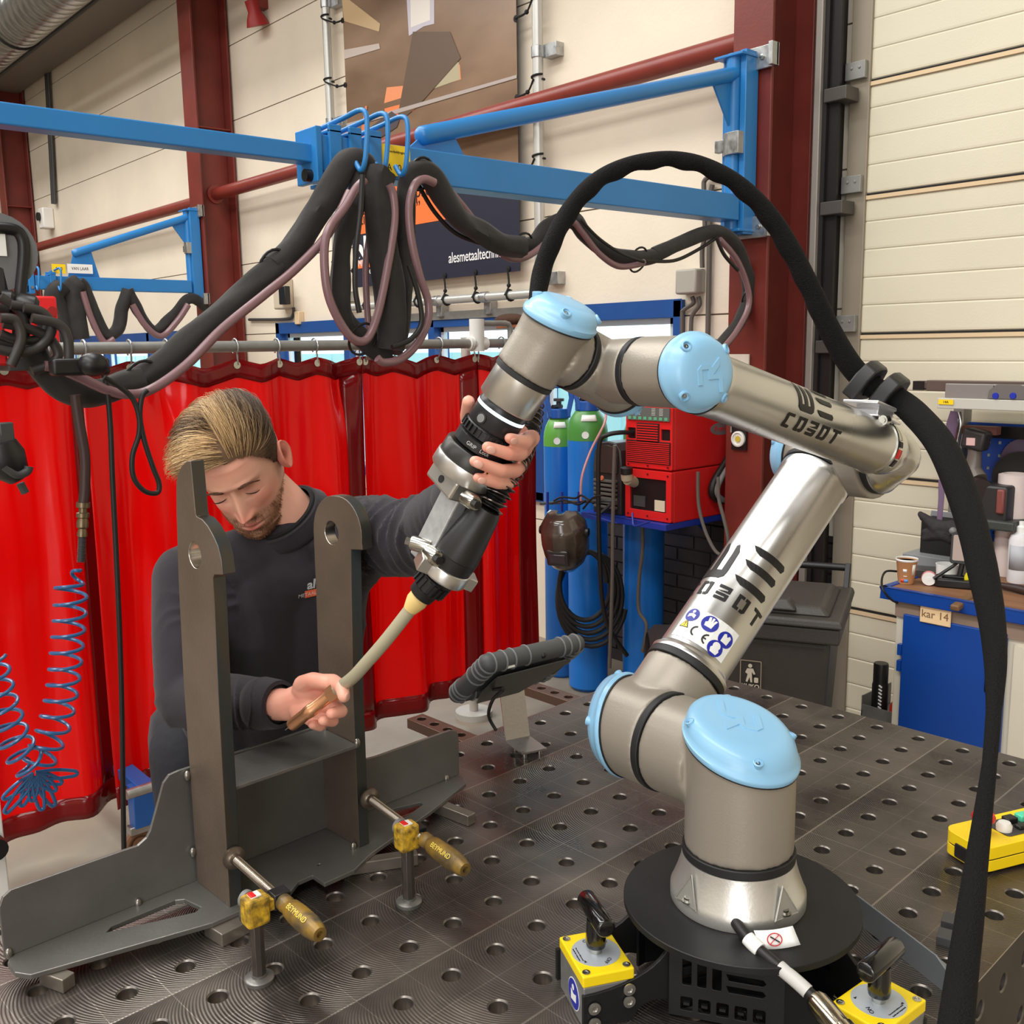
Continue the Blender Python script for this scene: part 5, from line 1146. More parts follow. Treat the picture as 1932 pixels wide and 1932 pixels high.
# ---------------------------------------------------------------- swinging jib arms
JX = -1.30
def jib(name, X, pts, label, scale=1.0, ext=True):
    """pts: dict of measured heights / y positions in the plane x = X"""
    g = pts; o = thing(name, V((X, g['my'], g['zb'])), label, 'jib arm', 'blue swinging jib arms on the columns')
    bt = 0.10 * scale; my = g['my']; zt, zb = g['zt'], g['zb']
    m = MB(); m.bb(X - 0.05, X + 0.05, my - 0.02, my + 0.045, zb, zt)
    m.bb(X + 0.03, X + 0.06, my - 0.035, my + 0.05, zb, zt); m.bb(X - 0.075, X - 0.045, my - 0.01, my + 0.05, zb + 0.02, zt - 0.02)
    m.cyl((X - 0.005, my - 0.03, zb + .01), (X - 0.005, my - 0.03, zt - .01), 0.032, seg=20)
    for z in (zb + 0.015, zt - 0.02): m.bb(X - 0.08, X + 0.065, my - 0.07, my + 0.05, z - 0.006, z + 0.006)
    m.build('mast', M_blue, o, bevel=0.003)
    by0, by1, z0, z1, zs0, zs1 = g['y1'], my - 0.05, g['bz0'], g['bz1'], g['bz0'], g['bz1']
    MB().bb(X - bt / 2, X + bt / 2, by0, by1, z0, z1).build('boom', M_blue, o, bevel=0.004, smooth=0)
    zc = g['ty1']; A = V((X, my - 0.04, g['tz0'])); B = V((X, g['ty1'], g['tz1'])); d = (B - A).normalized()
    tb_ = MB().tube([A, B - d * .03, B, B + d * 0.012, B + d * 0.018], [0.030, 0.030, 0.030, 0.022, 0.004], 20)
    tb_.build('brace_tube', M_blue, o)
    gs = MB(); gx = X - 0.005
    gs.add([(gx, B.y - 0.06, z1), (gx, B.y + 0.18, z1), (gx, B.y + 0.13, B.z + 0.02), (gx, B.y - 0.01, B.z - 0.01)], [(0, 1, 2, 3)])
    gs.build('gusset', M_blue, o, smooth=0, solid=0.01); gs = MB()
    gs.add([(gx, A.y - 0.0, A.z - 0.03), (gx, A.y - 0.13, A.z - 0.06), (gx, A.y - 0.02, A.z - 0.21), (gx, A.y, A.z - 0.21)], [(0, 1, 2, 3)])
    gs.build('gusset', M_blue, o, smooth=0, solid=0.01)
    for z in (zt - 0.03, zb + 0.03):
        b = MB().bb(X - 0.11, X + 0.16, my + 0.032, my + 0.045, z - 0.045, z + 0.045); b.bb(X + 0.14, X + 0.16, my - 0.0, my + 0.05, z - 0.045, z + 0.045)
        bo = b.build('wall_bracket', M_galv, o, bevel=0.002, smooth=0)
        for dx in (-0.085, -0.03, 0.03, 0.09): MB().lathe([(0.011, 0), (0.011, 0.007), (0, 0.009)], fm((X + dx, my + 0.03 if abs(dx) > .05 else my - 0.022, z), (0, -1, 0)), 6).build('bolt', M_chrome, bo, smooth=20)
    zc = g['zc']; MB().lathe([(0.036, 0), (0.040, 0), (0.040, 0.09), (0.036, 0.09)], Matrix.Translation((X - 0.005, my - 0.03, zc)), 24).bb(X - 0.085, X - 0.035, my - 0.05, my - 0.02, zc + 0.02, zc + 0.07).bb(X + 0.0, X + 0.055, my - 0.075, my - 0.03, zc, zc + 0.09).build('collar', M_galv, o, bevel=0.002)
    # sleeve and telescoping end
    sy0, sy1 = g['sy0'], g['sy1']
    for k in range(g['nh']):
        yk = sy0 + (sy1 - sy0) * k / max(1, g['nh'] - 1)
        s = MB(); w = bt / 2 + 0.012
        s.bb(X - w, X - w + 0.012, yk - 0.006, yk + 0.036, z0 - 0.02, z1 + 0.035); s.bb(X + w - 0.012, X + w, yk - 0.006, yk + 0.036, z0 - 0.03, z1 + 0.03); s.bb(X - w, X + w, yk - 0.006, yk + 0.036, z1 + 0.006, z1 + 0.016); s.bb(X - w, X + w, yk - 0.006, yk + 0.036, z0 - 0.035, z0 - 0.022)
        so_ = s.build('slider', M_blue, o, bevel=0.003, smooth=0)
        MB().cyl((X + w, yk + 0.015, z0 + .01), (X + w + 0.012, yk + .015, z0 + .01), 0.011, seg=12).build('roller_bolt', M_chrome, so_)
        zt_ = z1 + 0.035
        hk = spline([V((X - w, yk + 0.03, z1 + 0.02)), V((X - w, yk + 0.03, zt_)), V((X + w + 0.02, yk + 0.03, zt_ + .01)), V((X + w + 0.12, yk + 0.03, zt_ + .015)), V((X + w + 0.145, yk + 0.03, zt_ - .02)), V((X + w + 0.145, yk + 0.02, zt_ - 0.12)), V((X + w + .12, yk + .02, zt_ - .15)), V((X + w + .09, yk + .02, zt_ - .12))], 4)
        MB().tube(hk, 0.0075, 10).build('hose_hook', M_blue, so_)
    if ext:
        ez = (z0 + z1) / 2
        MB().bb(X - 0.032, X + 0.032, g['ye'], sy0 + 0.05, ez - 0.026, ez + 0.026).build('telescopic_arm', M_blue, o, bevel=0.004, smooth=0)
        MB().bb(X - 0.06, X + 0.06, sy0 - 0.05, sy0 - 0.03, z0 - 0.03, z1 + 0.02).build('end_plate', M_blue, o, bevel=0.003, smooth=0)
        MB().cyl((X + 0.02, sy0 - 0.07, z0 - 0.01), (X + 0.02, sy0 - 0.05, z0 - .01), 0.018, seg=16).build('buffer', M_black, o)
    return o, z0, z1, bt
J, jz0, jz1, jbt = jib('jib_arm', JX, dict(my=2.50, zt=2.975, zb=2.235, y1=0.44, bz0=2.29, bz1=2.395, tz0=2.885, ty1=0.84, tz1=2.445, zc=2.56, sy0=0.47, sy1=0.61, nh=3, ye=-1.6), 'large blue jib arm hinged on the gate column and reaching across the top left')
q = onx(747, 311, JX + 0.052)
st = MB().bb(JX + 0.0505, JX + 0.0515, q.y - 0.055, q.y + 0.055, jz0 + 0.012, jz1 - 0.002).build('capacity_sticker', M_yellow, J, smooth=0)
Ms = mtx(V((JX + 0.0518, q.y, jz1 - 0.022)), V((0, 1, 0)), V((0, 0, 1)), V((1, 0, 0)))
text_part('Lastverdeeldtraging', 0.011, Ms, M_ink, parent=st, xs=.85)
Ms = mtx(V((JX + 0.0518, q.y + .01, jz0 + 0.036)), V((0, 1, 0)), V((0, 0, 1)), V((1, 0, 0)))
text_part('A 60 kg', 0.028, Ms, M_ink, parent=st)
X2 = c2x + 0.02
pz = lambda px, py: onx(px, py, X2)
J2, kz0, kz1, kb = jib('jib_arm', X2, dict(my=2.50, zt=pz(378, 395).z, zb=pz(378, 572).z, y1=pz(60, 500).y, bz0=pz(362, 553).z, bz1=pz(362, 530).z, tz0=pz(362, 412).z, ty1=pz(140, 478).y, tz1=pz(140, 478).z, zc=pz(375, 480).z, sy0=pz(48, 500).y, sy1=pz(90, 505).y, nh=2, ye=-2.4), 'smaller-looking far blue jib arm hinged on the second red column at the left', ext=True)
for px_, txt, m_, w_ in ((107, 'A 60', M_yellow, .10), (147, 'VAN LAAR', M_paper, .19)):
    q = pz(px_, 508); s_ = MB().bb(X2 + 0.0505, X2 + 0.0515, q.y - w_ / 2, q.y + w_ / 2, q.z - 0.035, q.z + 0.035).build('sticker', m_, J2, smooth=0)
    text_part(txt, 0.034, mtx(V((X2 + 0.052, q.y, q.z)), V((0, 1, 0)), V((0, 0, 1)), V((1, 0, 0))), M_ink, parent=s_, xs=.8)

# ---------------------------------------------------------------- draped hose bundles
def sag(pts, X, r, n=6, wob=0.10, seg=16, freq=7.0, seed=0.0):
    P = spline([onx(a, b, X) for a, b in pts], n); acc = 0; R_ = []
    vs = MB(); T = [(P[min(i + 1, len(P) - 1)] - P[max(i - 1, 0)]).normalized() for i in range(len(P))]
    x, y, _ = frame(T[0]); out = []
    for i, p in enumerate(P):
        x = (x - T[i] * x.dot(T[i])).normalized(); y = T[i].cross(x)
        if i: acc += (P[i] - P[i - 1]).length
        for k in range(seg):
            a = 2 * PI * k / seg; w = mnoise.noise(V((math.cos(a) * 1.3 + seed, math.sin(a) * 1.3, acc * freq)))
            out.append(p + (x * math.cos(a) + y * math.sin(a)) * r * (1 + wob * 3.0 * w))
    n_ = len(P)
    vs.add(out, [(i * seg + k, i * seg + (k + 1) % seg, (i + 1) * seg + (k + 1) % seg, (i + 1) * seg + k) for i in range(n_ - 1) for k in range(seg)] + [tuple(range(seg - 1, -1, -1)), tuple(range((n_ - 1) * seg, n_ * seg))])
    return vs
hb = thing('hose_bundle', onx(700, 320, JX), 'black sleeved hoses and pink gas hose draped in loops from the large blue jib', 'hose bundle')
XA = JX + 0.12
def addsl(pts, r, X=XA, seed=0.0, par=hb, m=M_sleeve, nm='sleeve', wob=.1): return sag(pts, X, r, seed=seed, wob=wob).build(nm, m, par, smooth=60)
addsl([(688, 330), (684, 312), (664, 306), (646, 322), (622, 362), (590, 412), (555, 468), (518, 506)], 0.038, seed=1)
addsl([(522, 500), (480, 540), (430, 582), (372, 630), (320, 676), (272, 712), (262, 722)], 0.034, seed=2)
addsl([(268, 716), (240, 724), (200, 738), (160, 742), (120, 728), (88, 700), (70, 676), (60, 650)], 0.034, seed=3)
addsl([(684, 312), (676, 360), (652, 440), (642, 500), (640, 560), (655, 610), (682, 640), (712, 664), (732, 668)], 0.028, X=XA + .02, seed=4, wob=.14)
addsl([(718, 322), (712, 350), (718, 420), (728, 500), (738, 580), (740, 630), (738, 660)], 0.044, X=XA + .05, seed=5)
addsl([(738, 662), (752, 620), (756, 540), (762, 460), (764, 380), (770, 335), (790, 322), (812, 332), (840, 372), (872, 415), (910, 440), (945, 460), (985, 466)], 0.034, X=XA + .02, seed=6)
addsl([(975, 464), (1010, 460), (1035, 430), (1065, 412), (1086, 418), (1105, 445), (1150, 478), (1200, 488), (1240, 480)], 0.029, X=JX + .03, seed=7)
addsl([(1232, 482), (1280, 460), (1330, 440), (1362, 440), (1392, 470), (1410, 520), (1414, 560), (1398, 600), (1372, 640), (1350, 668)], 0.028, X=JX + .03, seed=8)
def thin(pts, r, X, nm, m, par=hb, n=7): return MB().tube(spline([onx(a, b, X) for a, b in pts], n), r, 10).build(nm, m, par)
thin([(688, 340), (672, 356), (650, 392), (622, 430), (612, 470), (616, 540), (632, 590), (660, 634), (684, 644), (700, 628), (716, 580), (732, 500), (744, 420), (742, 370), (734, 348)], 0.0125, XA + .09, 'gas_hose', M_pink)
thin([(690, 350), (700, 420), (690, 500), (694, 600), (700, 640)], 0.010, XA + .02, 'gas_hose', M_pink)
thin([(820, 345), (800, 338), (782, 350), (772, 390), (776, 450), (792, 520), (808, 570), (806, 610), (786, 650), (755, 678), (724, 684), (712, 676)], 0.0125, XA + .10, 'gas_hose', M_pink)
thin([(806, 340), (838, 350), (870, 385), (905, 430), (935, 468), (965, 488), (995, 484), (1030, 458), (1055, 425), (1080, 418), (1100, 440), (1130, 478), (1165, 502), (1200, 500), (1215, 494)], 0.0115, JX + .08, 'gas_hose', M_pink)
thin([(1358, 452), (1390, 490), (1410, 540), (1412, 580), (1390, 625), (1366, 655)], 0.013, JX + .07, 'gas_hose', M_pink)
thin([(1218, 492), (1270, 492), (1310, 475), (1350, 450)], 0.007, JX + .05, 'cable', M_cable)
thin([(660, 362), (620, 440), (560, 505), (500, 555), (420, 620), (350, 690), (285, 735), (240, 744), (200, 735), (150, 712), (110, 695), (84, 690)], 0.0125, XA + .06, 'gas_hose', M_pink)
thin([(684, 330), (680, 400), (672, 470), (670, 540), (678, 590)], 0.008, XA + .12, 'cable', M_cable)
thin([(790, 350), (820, 400), (860, 440), (910, 460), (960, 470)], 0.007, JX + .1, 'cable', M_cable)
thin([(772, 500), (790, 560), (795, 610), (775, 640), (740, 655)], 0.008, XA + .12, 'cable', M_cable)
thin([(1096, 415), (1130, 450), (1175, 480), (1215, 494)], 0.006, JX + .1, 'cable', M_cable)
thin([(1352, 448), (1366, 480), (1392, 510)], 0.008, JX + .1, 'cable', M_cable)
for a, b, X in ((518, 503, XA), (270, 714, XA), (985, 466, JX + .03), (1204, 490, JX + .03), (1414, 560, JX + .03), (684, 640, XA + .05), (794, 328, XA + .02)):
    c = onx(a, b, X); MB().tube([c + V((0.0, math.cos(k * PI / 10) * .045, math.sin(k * PI / 10) * 0.045)) + V((math.sin(k * PI / 10) * .02, 0, 0)) for k in range(20)], 0.004, 6, closed=True).build('cable_tie', M_black, hb)
hb2 = thing('hose_bundle', pz(160, 560), 'black sleeved hoses with pink gas hose festooned under the far blue jib', 'hose bundle')
def ad2(pts, r, s): return sag(pts, X2 + .06, r, seed=s).build('sleeve', M_sleeve, hb2, smooth=60)
ad2([(118, 540), (104, 560), (112, 600), (122, 660)], 0.075, 1); ad2([(150, 535), (140, 545), (140, 580), (150, 640)], 0.075, 2)
ad2([(148, 532), (160, 545), (176, 590), (198, 632), (222, 622), (232, 580), (242, 548)], 0.05, 3); ad2([(242, 546), (260, 585), (290, 625), (322, 600), (350, 568), (370, 565), (396, 585)], 0.042, 4)
thin([(156, 550), (172, 600), (196, 645), (215, 640)], 0.025, X2 + .12, 'gas_hose', M_pink, hb2); thin([(250, 575), (275, 615), (305, 634), (335, 605), (355, 575)], 0.025, X2 + .12, 'gas_hose', M_pink, hb2)

# ---------------------------------------------------------------- banner on its pole frame
BY = W - 0.075
P0 = ony(645, 0, BY); P1 = ony(668, 545, BY); P2 = ony(981, 509, BY)
bx0, bx1, bz0_, bz1_ = P1.x, P2.x, (P1.z + P2.z) / 2, 5.0
ban = thing('banner', V((bx0, BY, bz0_)), 'tall printed banner with a brown workshop photo, orange field and dark navy bottom', 'banner')
M_bphoto = mat('banner_photo', (112, 88, 68), 0.28, col2=(150, 122, 98), vscale=1.2, stretch=(1, 1, 3.0))
MB().bb(bx0, bx1, BY, BY + 0.004, bz0_, bz1_).build('canvas', mat('banner_navy', (38, 40, 56), 0.4), ban, smooth=0)
def bpoly(pxs, m, nm, e=0.001, par=ban):
    P = [ony(a, b, BY) for a, b in pxs]
    P = [V((min(max(p.x, bx0), bx1), BY - e, min(p.z, bz1_))) for p in P]
    return MB().add([tuple(p) for p in P] + [(p.x, p.y + 0.0006, p.z) for p in P], [tuple(range(len(P))), tuple(range(2 * len(P) - 1, len(P) - 1, -1))]).build(nm, m, par, smooth=0)
zs = ony(700, 283, BY).z
zsplit = ony(981, 330, BY).z
MB().bb(bx0, bx1, BY - 0.0008, BY, zsplit, bz1_).build('printed_photo', M_bphoto, ban, smooth=0)
M_bor = mat('banner_orange', (240, 118, 60), 0.4)
o_ = MB().bb(bx0 + 0.02, ony(861, 409, BY).x, BY - 0.0016, BY - 0.0008, ony(669, 444, BY).z, ony(861, 281, BY).z).build('orange_field', M_bor, ban, smooth=0)
for kk_, (pxs, col) in enumerate(((((725, 195), (870, 150), (868, 122), (855, 118), (780, 160), (730, 165)), (222, 140, 96)), (((768, 185), (868, 150), (866, 118), (848, 112)), (170, 160, 130)), (((726, 205), (800, 185), (780, 210), (728, 222)), (232, 124, 72)), (((768, 0), (820, 0), (820, 45), (800, 50), (772, 68)), (196, 190, 200)), (((775, 0), (812, 0), (812, 38), (776, 52)), (228, 222, 214)), (((645, 0), (660, 0), (718, 45), (716, 60), (650, 40)), (196, 168, 128)), (((648, 95), (716, 82), (718, 92), (650, 112)), (190, 176, 168)), (((752, 215), (780, 60), (850, 60), (870, 110), (790, 200), (760, 225)), (96, 76, 60)), (((650, 235), (980, 140), (981, 146), (652, 243)), (168, 156, 150)), (((700, 240), (740, 210), (756, 222), (750, 240), (716, 262)), (78, 70, 72)), (((680, 262), (690, 200), (694, 200), (690, 262)), (200, 120, 80)))):
    bpoly(pxs, mat('print_%d_%d_%d' % col, col, 0.35), 'printed_shape', e=0.0016 + 0.0004 * kk_)
def btext(t, px, py, h, m, al='LEFT', bold=0.0, par=ban, xs=1.0):
    c = ony(px, py, BY); return text_part(t, h, mtx(V((c.x, BY - 0.003, c.z)), V((1, 0, 0)), V((0, 0, 1)), V((0, -1, 0))), m, parent=par, align=al, bold=bold, xs=xs)
M_bwh = mat('print_white', (236, 236, 236), 0.4)
btext('alesmetaaltechniek', 847, 488, 0.092, M_bwh, bold=.0006, xs=.80)
btext('ales', 672, 476, 0.24, M_bwh, bold=0.012); bpoly([(675, 492), (712, 488), (712, 502), (676, 507)], M_bor, 'orange_strip', .002)
btext('METAAL', 676, 498, 0.066, M_bwh); btext('Beter', 692, 512, 0.06, M_bwh)
btext('Vo', 676, 393, 0.12, M_ink, par=ban); btext('precisie', 784, 362, 0.12, M_ink, par=ban); btext('zitt', 678, 415, 0.12, M_ink); btext('d”', 775, 396, 0.12, M_ink)
fr = thing('pole_frame', V((bx0, W - .05, bz0_)), 'grey pole frame of the banner with clamps on the wall', 'pole frame')
xl = ony(626, 250, W - 0.07).x; xr = ony(1018, 300, W - 0.07).x; zb_ = ony(700, 577, W - 0.07).z
M_pole = mat('pole_grey', (196, 196, 190), 0.35, 0.4)
for x in (xl, xr): MB().cyl((x, W - 0.075, zb_), (x, W - 0.075, 5.2), 0.030, seg=16).build('pole', M_pole, fr)
MB().cyl((xl, W - 0.075, zb_), (xr, W - 0.075, zb_), 0.026, seg=16).build('cross_pole', M_pole, fr)
MB().bb(xl + .3, xr, W - 0.04, W - 0.002, zb_ - 0.12, zb_ - 0.07).build('support_rail', M_galvd, fr, smooth=0)
for x in (xl, xr):
    for z in (zb_ + 0.08, zb_ + 1.3, zb_ + 2.1): MB().cyl((x, W - 0.075, z - .03), (x, W - 0.075, z + .03), 0.036, seg=16).bb(x + .03, x + .13, W - 0.06, W - 0.0, z - .035, z + .035).build('pole_clamp', M_galv, fr, bevel=.002)
for x in (xl + 1.2, xr - .5): MB().cyl((x - .03, W - 0.075, zb_), (x + .03, W - 0.075, zb_), 0.033, seg=16).bb(x - .03, x + .03, W - 0.06, W, zb_ - .1, zb_ - .02).build('pole_clamp', M_galv, fr, bevel=.002)
ties = []
for k in range(9):
    z = bz0_ + 0.12 + k * 0.42
    if z > 4.9: break
    for x, bx in ((xl, bx0), (xr, bx1)): ties.append((V((x, W - .075, z + .06)), V((bx, BY, z)), 'v'))
for k in range(6):
    x = bx0 + 0.15 + k * (bx1 - bx0 - 0.25) / 5; ties.append((V((x, W - .075, zb_)), V((x, BY, bz0_ + 0.02)), 'h'))
tp0 = None
for k, (a, b, kind) in enumerate(ties):
    m = MB()
    if kind == 'v': m.tube([a + V((math.cos(t) * .036, math.sin(t) * .036, t * .004)) for t in [PI / 6 * i for i in range(13)]], 0.006, 6)
    else: m.tube([a + V((t * .003, math.cos(t) * .032, math.sin(t) * .032)) for t in [PI / 6 * i for i in range(13)]], 0.006, 6)
    mid = (a + b) / 2 + V((0.01, -0.01, -0.02)); m.tube(spline([a + V((0, -0.035, 0)), mid, b + V((0, -0.01, 0))], 5), 0.006, 6); m.sphere(mid, 0.013, 8, 6)
    m.lathe([(0.008, 0), (0.018, 0.0), (0.018, 0.004), (0.008, .004)], fm(b + V((0, -.004, 0)), (0, -1, 0)), 12)
    tag(m.build('bungee_tie', M_blackm), 'black bungee tie lacing the banner edge to the grey pole frame', 'bungee', 'bungee ties round the banner')
# ---------------------------------------------------------------- red welding curtains
CX = -2.16
M_red = bpy.data.materials.new('red_pvc'); M_red.use_nodes = True
def _redmat(m, c, tr):
    nt = m.node_tree; N = nt.nodes; L = nt.links; b = N['Principled BSDF']; b.inputs['Base Color'].default_value = rgb(*c); b.inputs['Roughness'].default_value = 0.16; b.inputs['Specular IOR Level'].default_value = 0.42
    t = N.new('ShaderNodeBsdfTranslucent'); t.inputs[0].default_value = rgb(255, 10, 8); mx = N.new('ShaderNodeMixShader'); mx.inputs[0].default_value = tr
    L.new(b.outputs[0], mx.inputs[1]); L.new(t.outputs[0], mx.inputs[2]); L.new(mx.outputs[0], N['Material Output'].inputs[0])
    n = N.new('ShaderNodeTexNoise'); n.inputs['Scale'].default_value = 3.5; tc = N.new('ShaderNodeTexCoord'); mp = N.new('ShaderNodeMapping'); mp.inputs['Scale'].default_value = (1, 2.2, 0.6); L.new(tc.outputs['Object'], mp.inputs[0]); L.new(mp.outputs[0], n.inputs['Vector'])
    bp = N.new('ShaderNodeBump'); bp.inputs['Strength'].default_value = 0.35; bp.inputs['Distance'].default_value = 0.02; L.new(n.outputs['Fac'], bp.inputs['Height']); L.new(bp.outputs[0], b.inputs['Normal'])
_redmat(M_red, (240, 8, 8), 0.33)
M_hem = bpy.data.materials.new('red_pvc_hem'); M_hem.use_nodes = True; _redmat(M_hem, (120, 8, 12), 0.12)
RZ = 1.795
yl = onx(-260, 657, CX).y; yr = onx(1010, 650, CX).y
def ypx(px): return onx(px, 900, CX).y
rod = thing('curtain_rail', V((CX, yl, RZ)), 'galvanised pipe rail with posts carrying the red welding curtains', 'rail')
MB().cyl((CX, yl, RZ), (CX, yr, RZ), 0.021, seg=16).build('pipe', M_galvd, rod)
yp = onx(900, 640, CX).y
MB().cyl((CX - .085, yp, 0.03), (CX - .085, yp, RZ + 0.03), 0.022, seg=16).cyl((CX - .085, yp, 0), (CX - .085, yp, .03), .09, seg=20).cyl((CX - .085, yp, RZ), (CX, yp, RZ), 0.018, seg=16).build('post', mat('post_pale', (188, 186, 178), .5, .2), rod)
MB().cyl((CX, yp, RZ - 0.035), (CX, yp, RZ + 0.11), 0.034, seg=16).cyl((CX, yp - .05, RZ), (CX, yp + .05, RZ), 0.030, seg=16).build('pipe_joint', M_white, rod)
MB().tube(spline([V((CX, yp, RZ + .09)), V((CX, yp + .1, RZ + .09)), V((CX, yp + .19, RZ + .085)), V((CX, yp + .2, RZ + .03)), V((CX, yp + .2, RZ))], 3), 0.014, 10).build('bent_bracket', M_galvd, rod)
MB().cyl((CX, yl + .02, 0.0), (CX, yl + .02, RZ), 0.022, seg=16).build('post', M_galvd, rod)
def panel(y0, y1, zb, label, seed, xoff=0.0, amp=0.05, rings=None, folds=2.0, notch=()):
    o = thing('welding_curtain', V((CX, (y0 + y1) / 2, zb(0.5))), label, 'curtain', 'red welding curtains')
    rg = rings; top = RZ - 0.044; H = 0.070
    def X(y, z):
        t = (RZ - z) / RZ; u = (y - y0) / (y1 - y0)
        a = amp * (0.35 + 0.65 * t)
        w = a * math.sin(2 * PI * folds * u + seed + 0.8 * math.sin(2.2 * u * PI + seed)) + 0.35 * a * math.sin(2 * PI * folds * 2.37 * u + seed * 2.1 + t)
        w += 0.018 * mnoise.noise(V((y * 3.1, z * 1.1, seed))) 
        for ny, nd, nw in notch:
            w -= nd * math.exp(-((y - ny) / nw) ** 2) * math.exp(-((z - (top - 0.10)) / 0.13) ** 2)
        return CX + xoff + w
    def ztop(y):
        if not rg: return top
        d = min(abs(y - r) for r in rg); return top - min(0.034, 0.28 * d)
    NU = max(20, int((y1 - y0) / 0.018)); NV = 50
    def sheet(za, zb_, nv, nm, m, e=0.0, yy0=y0, yy1=y1, par=o):
        nu = max(2, int(NU * (yy1 - yy0) / (y1 - y0)))
        def fn(s, t):
            y = yy0 + (yy1 - yy0) * s; a = za(y); b = zb_(y); z = a + (b - a) * t; return V((X(y, z) + e, y, z))
        return MB().grid(fn, nu, nv).build(nm, m, par, smooth=80, solid=0.0012)
    zbot = lambda y: zb((y - y0) / (y1 - y0))
    sheet(lambda y: ztop(y) - 0.002, zbot, NV, 'sheet', M_red)
    sheet(lambda y: ztop(y), lambda y: ztop(y) - H, 3, 'top_hem', M_hem, 0.003)
    sheet(lambda y: zbot(y) + 0.085, lambda y: zbot(y), 3, 'bottom_hem', M_hem, 0.003)
    sheet(lambda y: ztop(y) - H, lambda y: zbot(y) + .085, 30, 'side_hem', M_hem, 0.003, y1 - 0.09, y1)
    for r in rg or []:
        zt = ztop(r); rr = MB(); c = V((X(r, zt - .02), r, zt + 0.022))
        P = [V((CX + 0.028 * math.cos(a), r, RZ + 0.028 * math.sin(a))) for a in [math.radians(t) for t in range(-60, 241, 20)]]
        P = [V((X(r, zt - .025) + .006, r + .004, zt - .025))] + [V((CX + .012, r + .002, RZ - .03))] + P[0:]
        rr.tube(spline(P, 3), 0.0035, 8); rr.build('ring', M_galv, o)
        MB().lathe([(0.006, 0), (0.014, 0), (0.014, 0.003), (0.006, .003)], fm((X(r, zt - .025) + .004, r, zt - .025), (1, 0, 0)), 14).build('eyelet', M_chrome, o)
    return o
rp = [ypx(p) for p in (20, 95)]
panel(yl + .05, ypx(196), lambda u: 0.13 - .02 * math.sin(u * 5), 'red welding curtain at the far left behind the blue coiled hose', 0.6, -0.012, 0.035, [ypx(30), ypx(110), ypx(178)], 1.6)
panel(ypx(166), ypx(690), lambda u: 0.13 + 0.02 * math.sin(u * 9), 'wide red welding curtain right behind the worker', 2.1, 0.012, 0.040, [ypx(p) for p in (178, 262, 330, 458, 535, 605, 684)], 3.2, notch=((ypx(322), .05, .07), (ypx(650), .05, .05)))
panel(ypx(694), ypx(902), lambda u: 0.14 + 0.03 * u, 'red welding curtain between the worker and the robot tool', 4.0, -0.012, 0.040, [ypx(p) for p in (700, 750, 835, 896)], 1.7)
panel(ypx(896), ypx(1006), lambda u: 0.17, 'narrow red welding curtain at the right end, behind the torch hose', 5.5, 0.014, 0.045, [ypx(p) for p in (904, 950, 1000)], 1.2)

# ---------------------------------------------------------------- things hanging at the left
XC = -0.95
ch = thing('coiled_air_hose', onx(155, 900, -1.1), 'blue coiled air hose hanging in front of the red curtain at the left', 'hose')
drop = [onx(a, b, -1.10) for a, b in ((142, 745), (150, 800), (160, 860), (160, 920), (157, 950))]
MB().tube(spline(drop, 5), 0.0125, 12).build('feed_hose', mat('dark_brown_hose', (58, 36, 34), 0.5), ch)
c0, c1 = onx(157, 948, -1.1), onx(155, 1012, -1.1); d_ = (c1 - c0).normalized()
MB().lathe([(0, 0), (0.016, 0), (0.016, 0.012), (0.010, 0.014), (0.010, .024), (0.015, .026), (0.015, .036), (0.011, .038), (0.014, .048), (0.014, .06), (0.009, .064), (0.012, .075), (0.012, (c1 - c0).length), (0, (c1 - c0).length)], fm(c0, d_), 18).build('coupling', mat('coupling_brass', (120, 104, 80), .35, .7), ch)
mid = [onx(a, b, -1.10) for a, b in ((155, 1012), (153, 1040), (153, 1060))]
MB().tube([mid[0] + (mid[2] - mid[0]) * k / 60 for k in range(61)], [0.008 + 0.002 * (k % 4 < 2) for k in range(61)], 10).build('spring_guard', M_dgrey, ch)
Cc = [onx(a, b, -1.10) for a, b in ((152, 1075), (136, 1100), (132, 1160), (126, 1230), (118, 1300), (104, 1365), (84, 1415), (66, 1448), (52, 1436), (36, 1412), (20, 1380), (8, 1345), (-6, 1300), (-20, 1240))]
S = spline(Cc, 60); N_ = len(S); T = [(S[min(i + 1, N_ - 1)] - S[max(0, i - 1)]).normalized() for i in range(N_)]
x, y, _ = frame(T[0]); P = []; acc = 0
for i in range(N_):
    x = (x - T[i] * x.dot(T[i])).normalized(); y = T[i].cross(x)
    if i: acc += (S[i] - S[i - 1]).length
    a = acc * 2 * PI / 0.040; r = 0.036 * min(1, acc / 0.05 + 0.05); P.append(S[i] + (x * math.cos(a) + y * math.sin(a)) * r)
M_coil = mat('coil_blue', (44, 92, 140), 0.3, coat=0.3)
MB().tube(P, 0.0045, 8).build('coil', M_coil, ch)
tz = onx(66, 1462, -1.1); kn = MB()
for k in range(9):
    a0 = -2.9 + k * 0.36; dv = V((0.02 * math.sin(k * 2.3), math.cos(a0), math.sin(a0) - .25)).normalized(); s_ = V((0, -dv.z, dv.y)) * .011
    L_ = 0.075 + 0.02 * math.sin(k * 1.7)
    kn.tube(spline([tz - s_ * .6, tz + dv * L_ * .5 - s_, tz + dv * L_ - s_ * .6, tz + dv * (L_ + .008), tz + dv * L_ + s_ * .6, tz + dv * L_ * .5 + s_, tz + s_ * .6], 4), 0.0045, 8)
kn.build('bundled_coil_end', M_coil, ch)
cabs = thing('hanging_cable', onx(210, 760, -1.12), 'thin black cable with a loop hanging from the sleeve down to the floor', 'cable')
